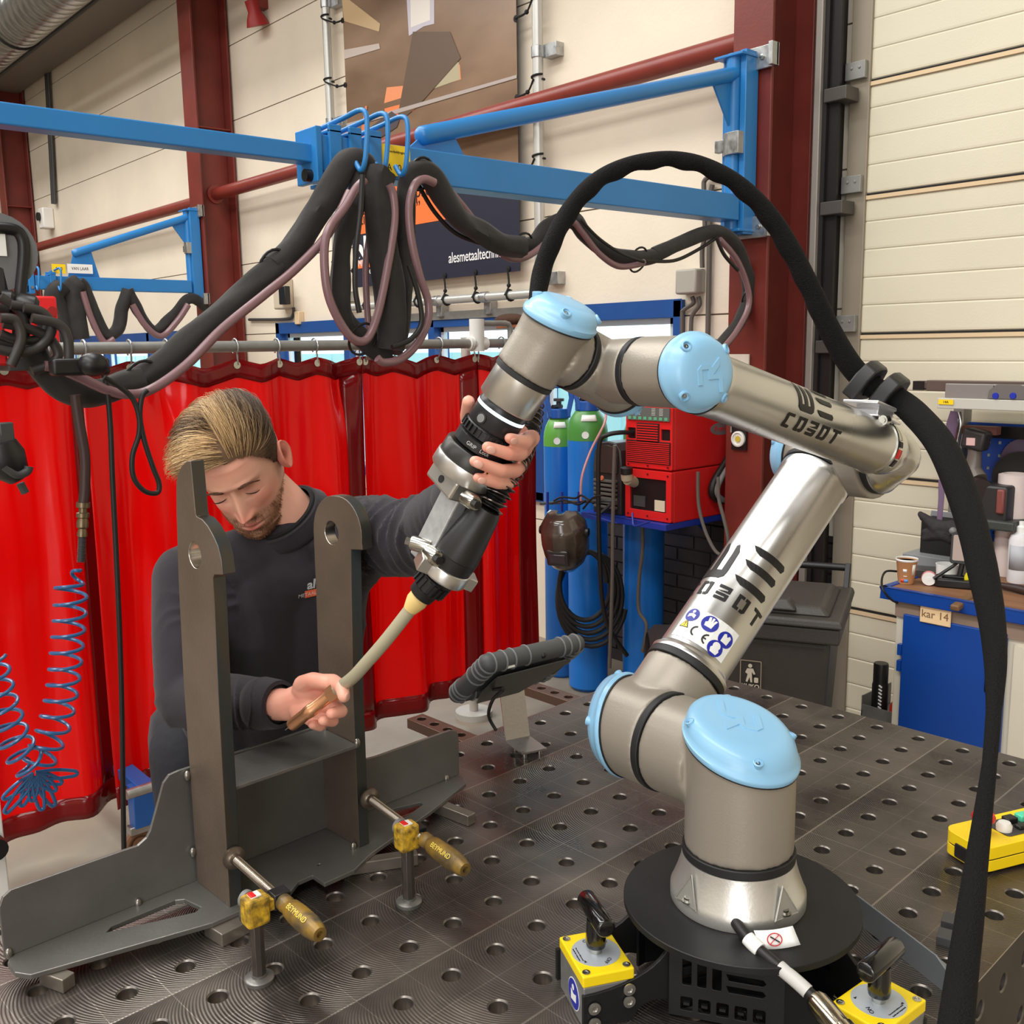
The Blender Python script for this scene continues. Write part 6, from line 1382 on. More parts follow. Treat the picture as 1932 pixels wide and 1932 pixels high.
thin([(186, 690), (200, 720), (208, 800), (212, 900), (220, 1060), (226, 1200), (230, 1340), (232, 1480), (234, 1610), (236, 1700)], 0.0065, -1.12, 'cable', M_cable, cabs)
thin([(196, 712), (226, 730), (250, 752), (262, 785), (262, 820), (250, 860), (252, 900), (272, 926), (296, 930), (300, 912), (288, 880), (272, 830), (264, 785), (268, 748), (278, 736)], 0.0065, -1.08, 'cable_loop', M_cable, cabs)
pg = thing('cable_plug', onx(160, 690, -1.0), 'black plug and socket pair lying on the sleeved hose at the left', 'plug')
MB().box(onx(150, 692, -1.05), (0.04, 0.13, 0.04)).build('socket_body', M_black, pg, bevel=0.008, bseg=3)
MB().sphere(onx(176, 688, -1.03), (0.03, 0.035, 0.028), 14, 10).build('plug_body', M_black, pg)
# wire feeder hanging at the left edge
wf = thing('wire_feeder', onx(20, 600, -1.2), 'red wire feeder with black tubular handle cropped by the left edge', 'wire feeder')
Xf = -1.2
def fx(px, py, dx=0): return onx(px, py, Xf + dx)
yA, zA = fx(12, 690).y, fx(12, 690).z; zB = fx(12, 560).z
M_fred = mat('welder_red', (214, 34, 38), 0.4)
MB().bb(Xf - 0.25, Xf + 0.02, yA - 0.45, yA, zA, zB).build('housing', M_fred, wf, bevel=0.006)
MB().tube(spline([fx(-40, 430), fx(20, 432), fx(40, 446), fx(45, 480), fx(38, 560), fx(34, 640)], 5), 0.014, 12).build('handle', M_black, wf)
MB().bb(Xf - .2, Xf - 0.02, fx(-30, 600).y, fx(28, 600).y, fx(10, 560).z, fx(10, 498).z).build('spool_cover', mat('smoke_cover', (48, 50, 52), .25), wf, bevel=.01)
MB().cyl(fx(-8, 475, -.15), fx(-8, 475, -.02), 0.09, seg=28).build('spool', mat('spool_grey', (120, 124, 128), .35, .6), wf)
MB().box(fx(-2, 462, 0.0), (0.004, .03, .05)).build('sticker', M_paper, wf)
for k, pts in enumerate((((0, 560), (40, 590), (48, 625), (30, 650), (-20, 640)), ((20, 575), (70, 585), (88, 610), (70, 640), (30, 640), (0, 630)), ((5, 610), (60, 622), (95, 640), (110, 670), (90, 690), (60, 700)), ((-20, 655), (30, 665), (75, 655), (98, 620), (80, 590), (45, 580)), ((0, 600), (30, 605), (40, 640), (20, 690)), ((60, 600), (110, 612), (128, 640), (130, 690)))):
    thin(pts, 0.0115, Xf + .05 + .012 * k, 'feeder_lead', mat('braided_lead', (52, 48, 46), .5), wf)
MB().bb(Xf - .1, Xf + .03, fx(10, 690).y, fx(85, 690).y, fx(10, 700).z, fx(10, 676).z).build('shelf_bracket', M_dgrey, wf, bevel=.003)
MB().lathe([(0, 0), (.03, 0), (.032, .02), (.022, .03), (.03, .04), (.03, .07), (.018, .08), (0, .08)], fm(fx(2, 570, .02), (.3, 1, -.2)), 20).build('gun_coupling', M_black, wf)
# red control unit seen behind
XR = -3.3
def rx(px, py): return onx(px, py, XR)
rc_ = thing('welding_unit', rx(80, 640), 'small red welding unit with dark front panel and red knob, behind the feeder at left', 'welder')
a_, b_ = rx(44, 640), rx(114, 640); zt_ = rx(60, 558).z
MB().bb(XR - 0.4, XR, a_.y, b_.y, 1.72, zt_).build('housing', M_fred, rc_, bevel=.01)
MB().bb(XR, XR + .006, a_.y + .06, b_.y - .05, 1.76, zt_ - .06).build('front_panel', mat('panel_slate', (52, 58, 72), .4), rc_, bevel=.002)
kc = rx(95, 588); MB().cyl((XR, kc.y, kc.z), (XR + .03, kc.y, kc.z), .022, seg=16).build('knob', mat('alarm_red', (150, 30, 30), .5), rc_)
kc = rx(70, 605); MB().cyl((XR, kc.y, kc.z), (XR + .025, kc.y, kc.z), .018, seg=16).build('knob', M_black, rc_)
MB().bb(XR - .42, XR + .02, a_.y - .02, b_.y + .02, 0, 1.72).build('stand', M_dgrey, rc_, bevel=.01)
# hanging black hand tool at the left edge
gt = thing('air_tool', onx(20, 870, -1.05), 'black hand tool hanging in front of the curtain at the left edge', 'tool')
Xg = -1.05
MB().tube([onx(a, b, Xg) for a, b in ((0, 835), (8, 860), (24, 890), (34, 905))], [0.035, 0.045, 0.036, 0.02], 16).build('body', M_black, gt)
MB().tube(spline([onx(a, b, Xg + .03) for a, b in ((8, 880), (30, 895), (50, 890), (54, 880))], 4), 0.010, 10).build('trigger_guard', M_dgrey, gt)
MB().cyl(onx(38, 912, Xg), onx(48, 930, Xg), 0.009, seg=10).build('nozzle', M_dgrey, gt)
MB().box(onx(12, 822, Xg), (0.02, 0.03, 0.06)).build('hook', M_dgrey, gt, bevel=.003)
MB().tube([onx(2, 800, Xg), onx(0, 835, Xg)], .01, 8).build('lead', M_cable, gt)
# trolley foot under the curtain
tr_ = thing('trolley', onz(265, 1600, 0.0), 'blue trolley with a castor just visible under the red curtain at left', 'trolley')
cA_ = onz(262, 1615, 0.0); 
MB().tube([cA_ + V((0.02, 0.0, 0.055)) + V((0, .045 * math.cos(a), .045 * math.sin(a))) for a in [2 * PI * k / 20 for k in range(20)]], 0.014, 8, closed=True).cyl(cA_ + V((0.005, 0, .055)), cA_ + V((0.035, 0, .055)), .03, seg=18).build('castor', mat('castor_brown', (120, 84, 60), .5), tr_)
MB().box(cA_ + V((0.02, 0, .115)), (.04, .07, .03)).build('castor_fork', M_galv, tr_, bevel=.003)
MB().box(cA_ + V((0.02, 0.03, .20)), (.06, .10, .15)).box(cA_ + V((-.3, 0.03, .26)), (.7, .06, .04)).build('frame', mat('trolley_blue', (30, 92, 170), .4), tr_, bevel=.003)
MB().cyl(onz(238, 1500, .30), onz(300, 1480, .30), .018, seg=12).build('push_bar', M_galv, tr_)
wc = thing('white_post', onz(20, 1700, .0), 'white metal post with a black knob at the lower left edge', 'post')
pA = onz(-4, 1720, 0.30); MB().bb(pA.x - .10, pA.x + .02, pA.y - .12, pA.y + .03, 0, .62).build('post_body', M_white, wc, bevel=.004)
MB().cyl((pA.x + .02, pA.y + .0, .50), (pA.x + .06, pA.y + .0, .50), .03, seg=16).build('knob', M_black, wc)
# ---------------------------------------------------------------- gas cylinders by the window
M_cblue = mat('cylinder_blue', (22, 112, 200), 0.32, var=0.06, vscale=5)
M_cgreen = mat('cylinder_green', (74, 140, 62), 0.35)
def cylinder(x, y, r, zt, label, tall_guard=True, bright=None, guard=True):
    o = thing('gas_cylinder', V((x, y, 0)), label, 'gas cylinder', 'blue and green gas cylinders by the window')
    M = Matrix.Translation((x, y, 0)); zg = zt - 0.155
    MB().lathe([(0, 0.0), (r * .8, 0), (r, 0.02), (r, zg), (0, zg)], M, 36).build('body', M_cblue, o)
    MB().lathe([(r + .0005, zg - 0.001), (r + .0005, zg + 0.045), (r * .97, zg + .07), (r * .86, zg + .105), (r * .64, zg + .14), (r * .42, zg + .16), (r * .36, zg + .18), (0, zg + .18)], M, 36).build('shoulder', bright or M_cgreen, o)
    lbm = MB().grid(lambda s, t: V((x, y, 0)) + V((math.cos(-1.15 + .9 * s), math.sin(-1.15 + .9 * s), 0)) * (r * (.9 - .17 * t) + .003) + up * (zg + .098 + .03 * t), 8, 1)
    lb_ = lbm.build('test_label', M_paper, o, solid=.0004)
    q = V((x + (r + .001) * math.cos(-.9), y + (r + .001) * math.sin(-.9), zg + .03)); n = V((math.cos(-.9), math.sin(-.9), 0))
    MB().lathe([(0.018, 0), (0.018, 0.001), (0.015, .001), (0.015, .0004), (0, .0004)], fm(q, n), 20).build('test_mark', M_paper, o)
    z0 = zt + .02
    MB().cyl((x, y, z0 - .02), (x, y, z0 + .055), .014, seg=14).cyl((x, y - .045, z0 + .03), (x, y + .02, z0 + .03), .011, seg=12).lathe([(0, z0 + .055), (.028, z0 + .058), (.028, z0 + .072), (0, z0 + .075)], M, 16).build('valve', M_dgrey, o)
    if guard:
        Mg = mtx(V((x, y, z0 - .025)) - V((RX.x, RX.y, 0)).normalized() * 0 - V((RF.x, RF.y, 0)).normalized() * 0.015, V((RX.x, RX.y, 0)).normalized(), up, V((RX.x, RX.y, 0)).normalized().cross(up))
        out = [(-.055, 0), (.055, 0), (.078, .10), (.070, .155), (.050, .178), (-.050, .178), (-.070, .155), (-.078, .10)]
        inn = [(-.036, .03), (.036, .03), (.052, .10), (.046, .14), (.034, .152), (-.034, .152), (-.046, .14), (-.052, .10)]
        MB().plate(out, [inn], .03, Mg).lathe([(.056, -.02), (.062, -.02), (.062, .03), (.056, .03)], Matrix.Translation((x, y, z0 - .01)), 24).build('valve_guard', mat('guard_blue', (20, 84, 170), .35), o, smooth=20, bevel=.004)
    return o
q1 = onz(1049, 1280, 0.0); q2 = onz(1114, 1290, 0.0)
cylinder(-2.41, 2.50, 0.082, 1.415, 'slimmer blue gas cylinder with bright green shoulder, leftmost beside the curtain end', bright=mat('cylinder_lime', (96, 166, 66), .35))
cylinder(-2.155, 2.455, 0.102, 1.465, 'large blue gas cylinder with dark green shoulder, middle one of the three')
cylinder(-1.93, 2.63, 0.105, 1.44, 'blue gas cylinder mostly hidden behind the red welder shelf, rightmost of the three')

# ---------------------------------------------------------------- shelf with two welding machines
sx0, sx1, sy0_, sz = -2.03, -1.49, 2.28, 0.975
sh = thing('wall_shelf', V((-1.75, W, sz)), 'dark blue steel wall shelf carrying the red welding machine and black wire feeder', 'shelf')
M_shb = mat('shelf_blue', (30, 54, 150), 0.4)
MB().bb(sx0, -1.79, sy0_, 2.50, sz - 0.03, sz).bb(-1.79, sx1, sy0_, W - .01, sz - 0.03, sz).build('shelf_board', M_shb, sh, bevel=.003, smooth=0)
for x in (-1.76, sx1 - .08): MB().add([(x, W - .012, sz - .03), (x, W - .13, sz - .03), (x, W - .012, sz - .14)], [(0, 1, 2)]).build('shelf_bracket', M_shb, sh, smooth=0, solid=.01)
hk_ = MB().tube(spline([ony(1193, 968, sy0_ - .01), ony(1194, 980, sy0_ - .02), ony(1195, 990, sy0_ - .03), ony(1202, 992, sy0_ - .04), ony(1226, 984, sy0_ - .06)], 4), .005, 8).build('shelf_hook', M_shb, sh)
mx0, mx1, my0, my1 = -1.765, -1.487, 2.31, 2.86
wm = thing('welding_machine', V(((mx0 + mx1) / 2, 2.5, sz)), 'large two-part red welding machine with grey display panel on the blue wall shelf', 'welding machine')
M_wred = mat('machine_red', (214, 32, 32), 0.38)
zl, zm, zh = sz, 1.215, 1.50
MB().bb(mx0, mx1, my0 + .02, my1, zl, zm - .004).build('cooler_housing', M_wred, wm, bevel=.006, smooth=0)
MB().bb(mx0, mx1, my0 + .02, my1, zm, zh).build('upper_housing', M_wred, wm, bevel=.008, smooth=0)
fr_ = MB().plate(rrect(mx0 - .0, mx1 + .0, zl + .004, zm - .006, .006, 2), [rrect(mx0 + .03, mx1 - .03, zl + .045, zm - .045, .004, 2)], .02, Matrix(((1, 0, 0, 0), (0, 0, -1, my0 + .02), (0, 1, 0, 0), (0, 0, 0, 1)))).build('lower_bezel', M_wred, wm, smooth=0, bevel=.002)
MB().bb(mx0 + .03, mx1 - .03, my0 + .01, my0 + .018, zl + .045, zm - .045).build('lower_front', M_black, wm, smooth=0)
MB().tube([(mx0 + .05, my0 + .01, zm - .07), (mx0 + .06, my0 - .05, zm - .05)], .026, 16).tube([(mx0 + .06, my0 - .05, zm - .05), (mx0 + .062, my0 - .058, zm - .02)], .028, 16).build('filler_neck', mat('beige_cap', (176, 164, 138), .5), wm)
MB().cyl((mx0 + .062, my0 - .06, zm - .022), (mx0 + .064, my0 - .062, zm + .006), .03, seg=18).build('filler_cap', M_black, wm)
MB().box((mx1 - .07, my0 + .006, zl + .075), (.06, .004, .05)).build('notice', mat('old_paper', (214, 204, 176), .6), wm)
MB().bb(mx0 + .05, mx0 + .12, my0 + .004, my0 + .01, zl + .06, zl + .11).build('type_plate', M_dgrey, wm)
# upper unit: display, dark sockets and slatted grille
py0 = my0 + .016
MB().plate(rrect(mx0, mx1, zm + .002, zh, .006, 2), [rrect(mx0 + .012, mx0 + .06, zm + .135, zm + .185, .003, 2), rrect(mx1 - .065, mx1 - .012, zm + .135, zm + .185, .003, 2)], .016, Matrix(((1, 0, 0, 0), (0, 0, -1, my0 + .02), (0, 1, 0, 0), (0, 0, 0, 1)))).build('upper_bezel', M_wred, wm, smooth=0, bevel=.002)
for a, b in ((mx0 + .012, mx0 + .06), (mx1 - .065, mx1 - .012)): MB().bb(a, b, my0 + .012, my0 + .0195, zm + .135, zm + .185).build('socket_recess', M_black, wm, smooth=0)
for k in range(7): 
    z = zm + .13 + k * .0115; MB().bb(mx0 + .075, mx1 - .08, my0 - .002, my0 + .006, z, z + .0055).build('grille_slat', M_wred, wm, smooth=0)
MB().bb(mx0 + .07, mx1 - .075, my0 + .0005, my0 + .0042, zm + .125, zm + .21).build('grille_back', M_blackm, wm, smooth=0)
for k in range(11):
    z = zm + .03 + k * .0088; MB().bb(mx0 + .012, mx1 - .012, my0 - .002, my0 + .006, z, z + .0045).build('grille_slat', M_wred, wm, smooth=0)
MB().bb(mx0 + .008, mx1 - .008, my0 + .0005, my0 + .0042, zm + .026, zm + .128).build('grille_back', M_blackm, wm, smooth=0)
dp = MB().bb(mx0 + .014, mx1 - .012, my0 - .003, my0 + .004, zm + .222, zh - .004).build('display_panel', mat('panel_grey', (96, 102, 98), .4), wm, smooth=0)
for i in range(8): MB().bb(mx0 + .022 + i * .031, mx0 + .040 + i * .031, my0 - .005, my0 - .002, zm + .226, zm + .239).build('key', mat('key_mint', (96, 176, 132), .4), dp, smooth=0)
for i in range(5):
    for j in range(5): 
        if i != 2: MB().bb(mx0 + .028 + i * .045, mx0 + .050 + i * .045, my0 - .0045, my0 - .002, zm + .247 + j * .007, zm + .2495 + j * .007).build('scale_mark', mat('mark_pale', (200, 204, 196), .4), dp, smooth=0)
for xx in (mx0 + .02, (mx0 + mx1) / 2, mx1 - .02):
    for zz in (zl + .022, zm - .024, zm + .015): MB().lathe([(.005, 0), (.004, .003), (0, .003)], fm((xx, my0 - .001, zz), (0, -1, 0)), 10).build('screw', mat('screw_dark', (90, 20, 20), .4), wm)
Mo = mtx(V((mx1 + .0006, my1 - .19, zm + .17)), V((0, 1, 0)), up, V((1, 0, 0)))
MB().plate([(0.085 * math.cos(2 * PI * k / 28), .030 * math.sin(2 * PI * k / 28)) for k in range(28)], [], .0006, Mo).build('oval_badge', mat('badge_grey', (150, 140, 140), .4, .4), wm, smooth=0)
text_part('Fronius', .036, mtx(V((mx1 + .0022, my1 - .19, zm + .17)), V((0, 1, 0)), up, V((1, 0, 0))), M_wred, parent=wm)
MB().tube(spline([V((mx0 + .036, my0 + .01, zm + .16)), V((mx0 + .02, my0 - .05, zm + .165)), V((mx0 - .02, my0 - .1, zm + .155)), V((mx0 - .05, my0 - .12, zm + .12)), V((mx0 - .06, my0 - .12, zm - .05)), V((mx0 - .07, my0 - .10, sz - .2)), V((mx0 - .07, my0 - .06, sz - .5)), V((mx0 - .03, my0 + .05, sz - .7))], 6), .011, 10).build('power_cable', M_cable, wm)
for r_, dx in ((.018, 0), (.013, .03)):
    MB().tube(spline([V((mx1 + .04 + dx, my1 - .05, 1.46)), V((mx1 + .03 + dx, my1 - .12, 1.30)), V((mx1 + .03 + dx, my1 - .28, 1.14)), V((mx1 + .03 + dx, my1 - .27, 1.07)), V((mx1 + .04 + dx, my1 - .15, 1.04)), V((mx1 + .05 + dx, my1 - .03, 1.05))], 6), r_, 10).build('hanging_cable', M_cable if r_ > .015 else M_grey, wm)
# black wire feeder with smoked cover
bf = thing('wire_feeder', V((-1.93, 2.4, sz)), 'rounded black wire feeder with smoked cover beside the red welding machine', 'wire feeder')
bx0_, bx1_ = -1.985, -1.80
pr = [(0, 0), (.185, 0), (.185, .25), (.178, .31), (.15, .345), (.10, .352), (.045, .345), (.010, .30), (0, .24)]
MB().plate([(p[0], p[1]) for p in pr], [], .18, Matrix(((1, 0, 0, bx0_), (0, 0, -1, 2.50), (0, 1, 0, sz), (0, 0, 0, 1)))).build('case', mat('feeder_dark', (44, 42, 42), .4), bf, smooth=30, bevel=.006)
MB().plate([(.015, .20), (.165, .20), (.168, .29), (.15, .325), (.10, .335), (.05, .325), (.02, .29)], [], .008, Matrix(((1, 0, 0, bx0_), (0, 0, -1, 2.318), (0, 1, 0, sz), (0, 0, 0, 1)))).build('smoked_cover', mat('smoked', (60, 52, 48), .12, coat=.5), bf, smooth=0, bevel=.003)
for k in range(7): MB().bb(bx0_ + .02, bx1_ - .02, 2.30, 2.318, sz + .03 + k * .021, sz + .042 + k * .021).build('louvre', mat('louvre_grey', (96, 92, 86), .4), bf, smooth=0, bevel=.002)
MB().lathe([(0, 0), (.012, 0), (.010, .006), (0, .006)], fm((bx0_ + .08, 2.30, sz + .175), (0, -1, 0)), 16).build('round_badge', mat('badge_orange', (214, 110, 80), .4), bf)
MB().tube(spline([ony(1143, 775, 2.35), ony(1140, 800, 2.3), ony(1115, 850, 2.25), ony(1098, 900, 2.2), ony(1096, 945, 2.2)], 6), .006, 8).build('gas_hose', mat('clear_pink_hose', (206, 150, 150), .3), bf)
# clutter of hooks and the welding helmet hanging there
hb_ = thing('hook_bar', ony(1030, 945, 2.2), 'dark bar with hooks in front of the cylinders where the helmet hangs', 'hook bar')
MB().tube([ony(1020, 950, 2.22), ony(1060, 948, 2.22), ony(1130, 945, 2.22), ony(1165, 945, 2.25)], .008, 8).build('bar', M_dgrey, hb_)
for px_ in (1033, 1060, 1092): MB().tube([ony(px_, 965, 2.2), ony(px_, 928, 2.2)], .007, 8).build('hook_pin', M_shb, hb_)
MB().bar(ony(1160, 945, 2.25), V((-1.93, 2.30, sz - .01)), .012, .012).build('bracket', M_dgrey, hb_, smooth=0)
for i, pts in enumerate((((1045, 945), (1060, 938), (1085, 940), (1098, 935), (1120, 950)), ((1040, 950), (1066, 944), (1090, 952), (1105, 945)), ((1100, 960), (1118, 940), (1135, 935)))):
    MB().tube(spline([ony(a, b, 2.17 - .01 * i) for a, b in pts], 5), .005, 8).build('wire_end', M_cable, hb_)
hc_ = ony(1066, 1012, 2.10)
hel = thing('welding_helmet', hc_, 'shiny dark welding helmet with tinted window hanging in front of the gas cylinders', 'helmet')
hf = (RD * .35 - V((RF.x, RF.y, 0)) * .8 - RX * .35).normalized(); hu = up - hf * up.dot(hf); hu.normalize(); hr = hf.cross(hu)
def helm(s, t):
    # s round the head, t top to bottom
    a = (s - .5) * 3.9; ph = t
    prof = [(0.02, .135), (.075, .125), (.112, .07), (.118, .0), (.112, -.07), (.085, -.13), (.045, -.17), (.02, -.185)]
    f = ph * (len(prof) - 1); i = min(int(f), len(prof) - 2); k = f - i; r = prof[i][0] * (1 - k) + prof[i + 1][0] * k; z = prof[i][1] * (1 - k) + prof[i + 1][1] * k
    rx_ = r * .95; ry_ = r * (1.12 if abs(a) < .9 else 1.0)
    return hc_ + hr * (rx_ * math.sin(a)) + hf * (ry_ * math.cos(a)) + hu * z
MB().grid(helm, 40, 28).build('shell', mat('helmet_shell', (52, 44, 38), .14, coat=.8, col2=(92, 80, 70), vscale=9), hel, smooth=60, solid=.004)
wq = hc_ + hf * .125 - hu * .045
MB().box(wq, (.112, .020, .085), mtx((0, 0, 0), hr, hf, hu)).build('window_frame', mat('helmet_frame', (46, 42, 40), .25, coat=.5), hel, bevel=.012, bseg=3)
MB().box(wq + hf * .009, (.084, .008, .05), mtx((0, 0, 0), hr, hf, hu)).build('tinted_window', mat('tint', (58, 44, 56), .06, coat=1.0), hel, bevel=.004)
for s_ in (1, -1): MB().lathe([(.022, 0), (.020, .014), (0, .018)], fm(hc_ + hr * (.108 * s_) + hu * .03, hr * s_), 18).build('pivot_knob', M_black, hel)
MB().tube([hc_ + hr * (.085 * math.sin(a)) - hf * (.07 * math.cos(a) ) + hu * .05 for a in [math.radians(t) for t in range(-110, 111, 20)]], .010, 8).build('headband', M_black, hel)
# coils of cable hanging under it
cc_ = ony(1100, 1100, 2.24)
P = []
for i in range(160):
    a = 2 * PI * i / 32; k = i / 32; r_ = .12 + .012 * k
    P.append(cc_ + V((RX.x, RX.y, 0)) * (r_ * math.cos(a) * .95) + up * (r_ * 1.35 * math.sin(a) - .02 * k) + V((0, .012 * k, 0)))
tag(MB().tube(P, .0125, 10).build('cable_coil', M_rubber), 'black welding cable coiled up below the helmet before the blue cylinders', 'cable')
conduit([(1160, 840), (1158, 900), (1156, 1000), (1155, 1100), (1150, 1260)], .009, 'grey cable hanging down in front of the middle gas cylinder', y=2.22)
conduit([(1212, 985), (1212, 1040), (1206, 1090), (1205, 1150), (1220, 1180), (1212, 1230)], .009, 'dark cable hanging below the blue shelf', y=2.40)
conduit([(1317, 890), (1318, 950), (1330, 1000), (1350, 1040), (1368, 1045), (1374, 1020), (1366, 980), (1356, 940), (1355, 900)], .008, 'thin grey cable looping down past the red steel column foot', y=2.40)
sg = thing('emergency_sign', ony(1395, 828, 2.555), 'black square plate with round yellow-white gauge on the gate column', 'sign')
c = ony(1395, 828, 2.552); MB().bb(c.x - .04, c.x + .04, 2.548, 2.556, c.z - .05, c.z + .055).build('plate', M_black, sg)
MB().lathe([(.035, 0), (.035, .01), (.028, .012), (.026, .006), (0, .006)], fm((c.x, 2.548, c.z), (0, -1, 0)), 28).build('rim', M_white, sg)
MB().lathe([(.014, 0), (.014, .003), (0, .003)], fm((c.x, 2.541, c.z), (0, -1, 0)), 20).build('yellow_centre', mat('dull_yellow', (200, 176, 70), .4), sg)
c = ony(1393, 694, 2.556); tag(MB().bb(c.x - .055, c.x + .06, 2.548, 2.556, c.z - .08, c.z + .06).build('paper_notice', mat('notice_paper', (222, 212, 198), .7), smooth=0), 'pale paper notice taped to the gate column behind the robot forearm', 'notice')
c = ony(1368, 800, 2.5); tag(MB().cyl((c.x, 2.545, c.z + .06), (c.x, 2.545, c.z - .04), .004, seg=8).build('hanging_rod', M_galv), 'thin steel rod hanging beside the round gauge on the column', 'rod')
br_ = thing('hand_brush', ony(962, 603, W - .16), 'brown bristle brush lying on the rail in front of the window', 'brush')
c = ony(962, 603, W - .16); MB().sphere(c, (.13, .05, .035), 20, 12).build('bristles', mat('bristle', (70, 44, 30), .9, bump=.6, bscale=60), br_); MB().bb(c.x - .02, c.x + .02, c.y, W - .0, c.z - .06, c.z - .045).build('wall_peg', M_galvd, br_); MB().box(c + V((0.02, 0, -.04)), (.24, .05, .02)).build('brush_back', mat('brush_wood', (140, 82, 50), .5), br_, bevel=.004)

# ---------------------------------------------------------------- wheelie bin
bd1 = V((-0.44, 0.90, 0)).normalized(); bd0 = V((-bd1.y, bd1.x, 0)); bd0 = -bd0 if bd0.dot(V((1, 0, 0))) < 0 else bd0
bc = V((-0.27, 1.70, 0)); WB, DB = 0.46, 0.50
bn = thing('wheelie_bin', bc - bd0 * WB / 2 + bd1 * DB / 2, 'dark grey wheelie bin with closed lid standing before the cream gate', 'bin')
M_bin = mat('bin_grey', (58, 54, 50), .5, bump=.15, bscale=240, var=.12, vscale=6)
def bq(u, v, z): return bc - bd0 * u + bd1 * v + up * z
def frust(a, b, m, nm, bev=.01):
    # rings: (u0,u1,v0,v1,z)
    vs = [bq(u, v, r[4]) for r in (a, b) for u, v in ((r[0], r[2]), (r[1], r[2]), (r[1], r[3]), (r[0], r[3]))]
    return MB().add(vs, [(0, 1, 2, 3), (4, 5, 6, 7), (0, 1, 5, 4), (1, 2, 6, 5), (2, 3, 7, 6), (3, 0, 4, 7)]).build(nm, m, bn, smooth=0, bevel=bev, bseg=3)
frust((.07, WB - .07, .07, DB - .09, .05), (.03, WB - .03, .03, DB - .03, .80), M_bin, 'body', .02)
frust((-.0, WB, .0, DB, .80), (-.0, WB, .0, DB, .855), M_bin, 'rim', .008)
frust((-.012, WB + .012, -.015, DB + .01, .858), (-.004, WB + .004, -.008, DB, .885), M_bin, 'lid', .008)
frust((.03, WB - .03, .03, DB - .05, .885), (.06, WB - .06, .06, DB - .09, .915), M_bin, 'lid_dome', .012)
frust((.14, WB - .14, .02, .10, .90), (.17, WB - .17, .04, .09, .935), M_bin, 'lid_grip', .008)
MB().tube([bq(.02, DB + .05, .945), bq(WB - .02, DB + .05, .945)], .014, 12).build('handle_bar', M_black, bn)
for u in (.02, WB / 2, WB - .02): MB().bar(bq(u, DB - .02, .86), bq(u, DB + .055, .955), .02, .03).build('handle_arm', M_black, bn, bevel=.003)
for u in (.05, WB - .05): MB().cyl(bq(u - .02, DB - .04, .10), bq(u + .02, DB - .04, .10), .10, seg=24).build('wheel', M_rubber, bn)
c0_ = bq(.285, .0305, .66); fx_ = bd0; fy_ = up; fn_ = -bd1
Mk = mtx(c0_ - bd1 * .004, bd0, up, bd0.cross(up))
lg = MB().plate(rrect(-.036, .036, -.055, .055, .004, 2), [rrect(-.033, .033, -.052, .052, .003, 2)], .0012, Mk).build('sticker_outline', mat('sticker_beige', (150, 136, 116), .5), bn, smooth=0)
MB().plate(ring_pts((-.002, .036), .007, 12), [], .0012, Mk).plate([(-.012, .026), (.008, .027), (.016, .008), (.010, .006), (.004, .016), (.006, -.022), (.000, -.022), (-.003, -.004), (-.010, -.022), (-.016, -.020), (-.010, .006), (-.018, .012)], [], .0012, Mk).plate(rrect(.012, .026, -.022, -.004, .002, 1), [], .0012, Mk).build('pictogram', mat('sticker_pale', (200, 190, 172), .5), lg, smooth=0)
text_part('KLIKO', .021, Mk @ Matrix.Translation((0, -.037, .0012)), mat('sticker_pale', (200, 190, 172), .5), parent=lg, bold=.0006)
# more containers behind the robot shoulder
dk = thing('round_drum', onz(1395, 1330, 0.3), 'dark round tyre-like drum standing behind the robot upper arm by the bin', 'drum')
c = V((-1.12, 1.85, 0)); MB().cyl(c + up * .33 - V((.05, 0.05, 0)), c + up * .33 + V((.05, .05, 0)), .30, seg=36).lathe([(.18, 0), (.30, .0), (.33, .03), (.33, .12), (.30, .15), (.18, .15)], fm(c + up * .33 - V((.05, .05, 0)), (1, 1, 0)), 36).build('tyre', M_rubber, dk)

# ---------------------------------------------------------------- workbench "kar 14"
hx, hy, hz_ = -0.385, 2.16, 0.90
Lb, Db = 1.5, 0.60
wbn = thing('workbench', V((hx + Lb / 2, hy + Db / 2, 0)), 'blue and cream workbench cabinet with a wooden top and a sign reading kar 14', 'workbench')
M_bb = mat('bench_blue', (14, 66, 150), .38); M_cr = mat('bench_cream', (214, 206, 188), .5)
M_wood = mat('bench_wood', (150, 108, 74), .6, col2=(122, 84, 58), vscale=5, stretch=(1, 6, 1))
MB().bb(hx + .02, hx + Lb, hy + .02, hy + Db, hz_ - .035, hz_).build('worktop', M_wood, wbn, smooth=0)
MB().bb(hx, hx + Lb, hy, hy + .025, hz_ - .04, hz_ + .004).bb(hx, hx + .025, hy, hy + Db, hz_ - .04, hz_ + .004).build('top_edging', M_bb, wbn, smooth=0, bevel=.003)
MB().bb(hx + .05, hx + Lb - .05, hy + .03, hy + Db, .08, hz_ - .04).build('cabinet', M_cr, wbn, smooth=0, bevel=.004)
MB().bb(hx + .05, hx + Lb - .05, hy + .02, hy + .04, hz_ - .10, hz_ - .04).build('apron', mat('apron_beige', (150, 128, 112), .5), wbn, smooth=0)
dx0, dx1 = hx + .085, hx + .445
dr1 = MB().bb(dx0, dx1, hy + .012, hy + .03, .16, hz_ - .085).build('door', M_bb, wbn, smooth=0, bevel=.004)
for z in (.25, .66, .60): MB().bb(dx0 - .015, dx0, hy + .01, hy + .03, z, z + .04).build('hinge', M_bb, dr1, smooth=0)
MB().bb(dx1 + .025, hx + Lb - .08, hy + .016, hy + .03, .16, hz_ - .12).build('side_panel', M_cr, wbn, smooth=0)
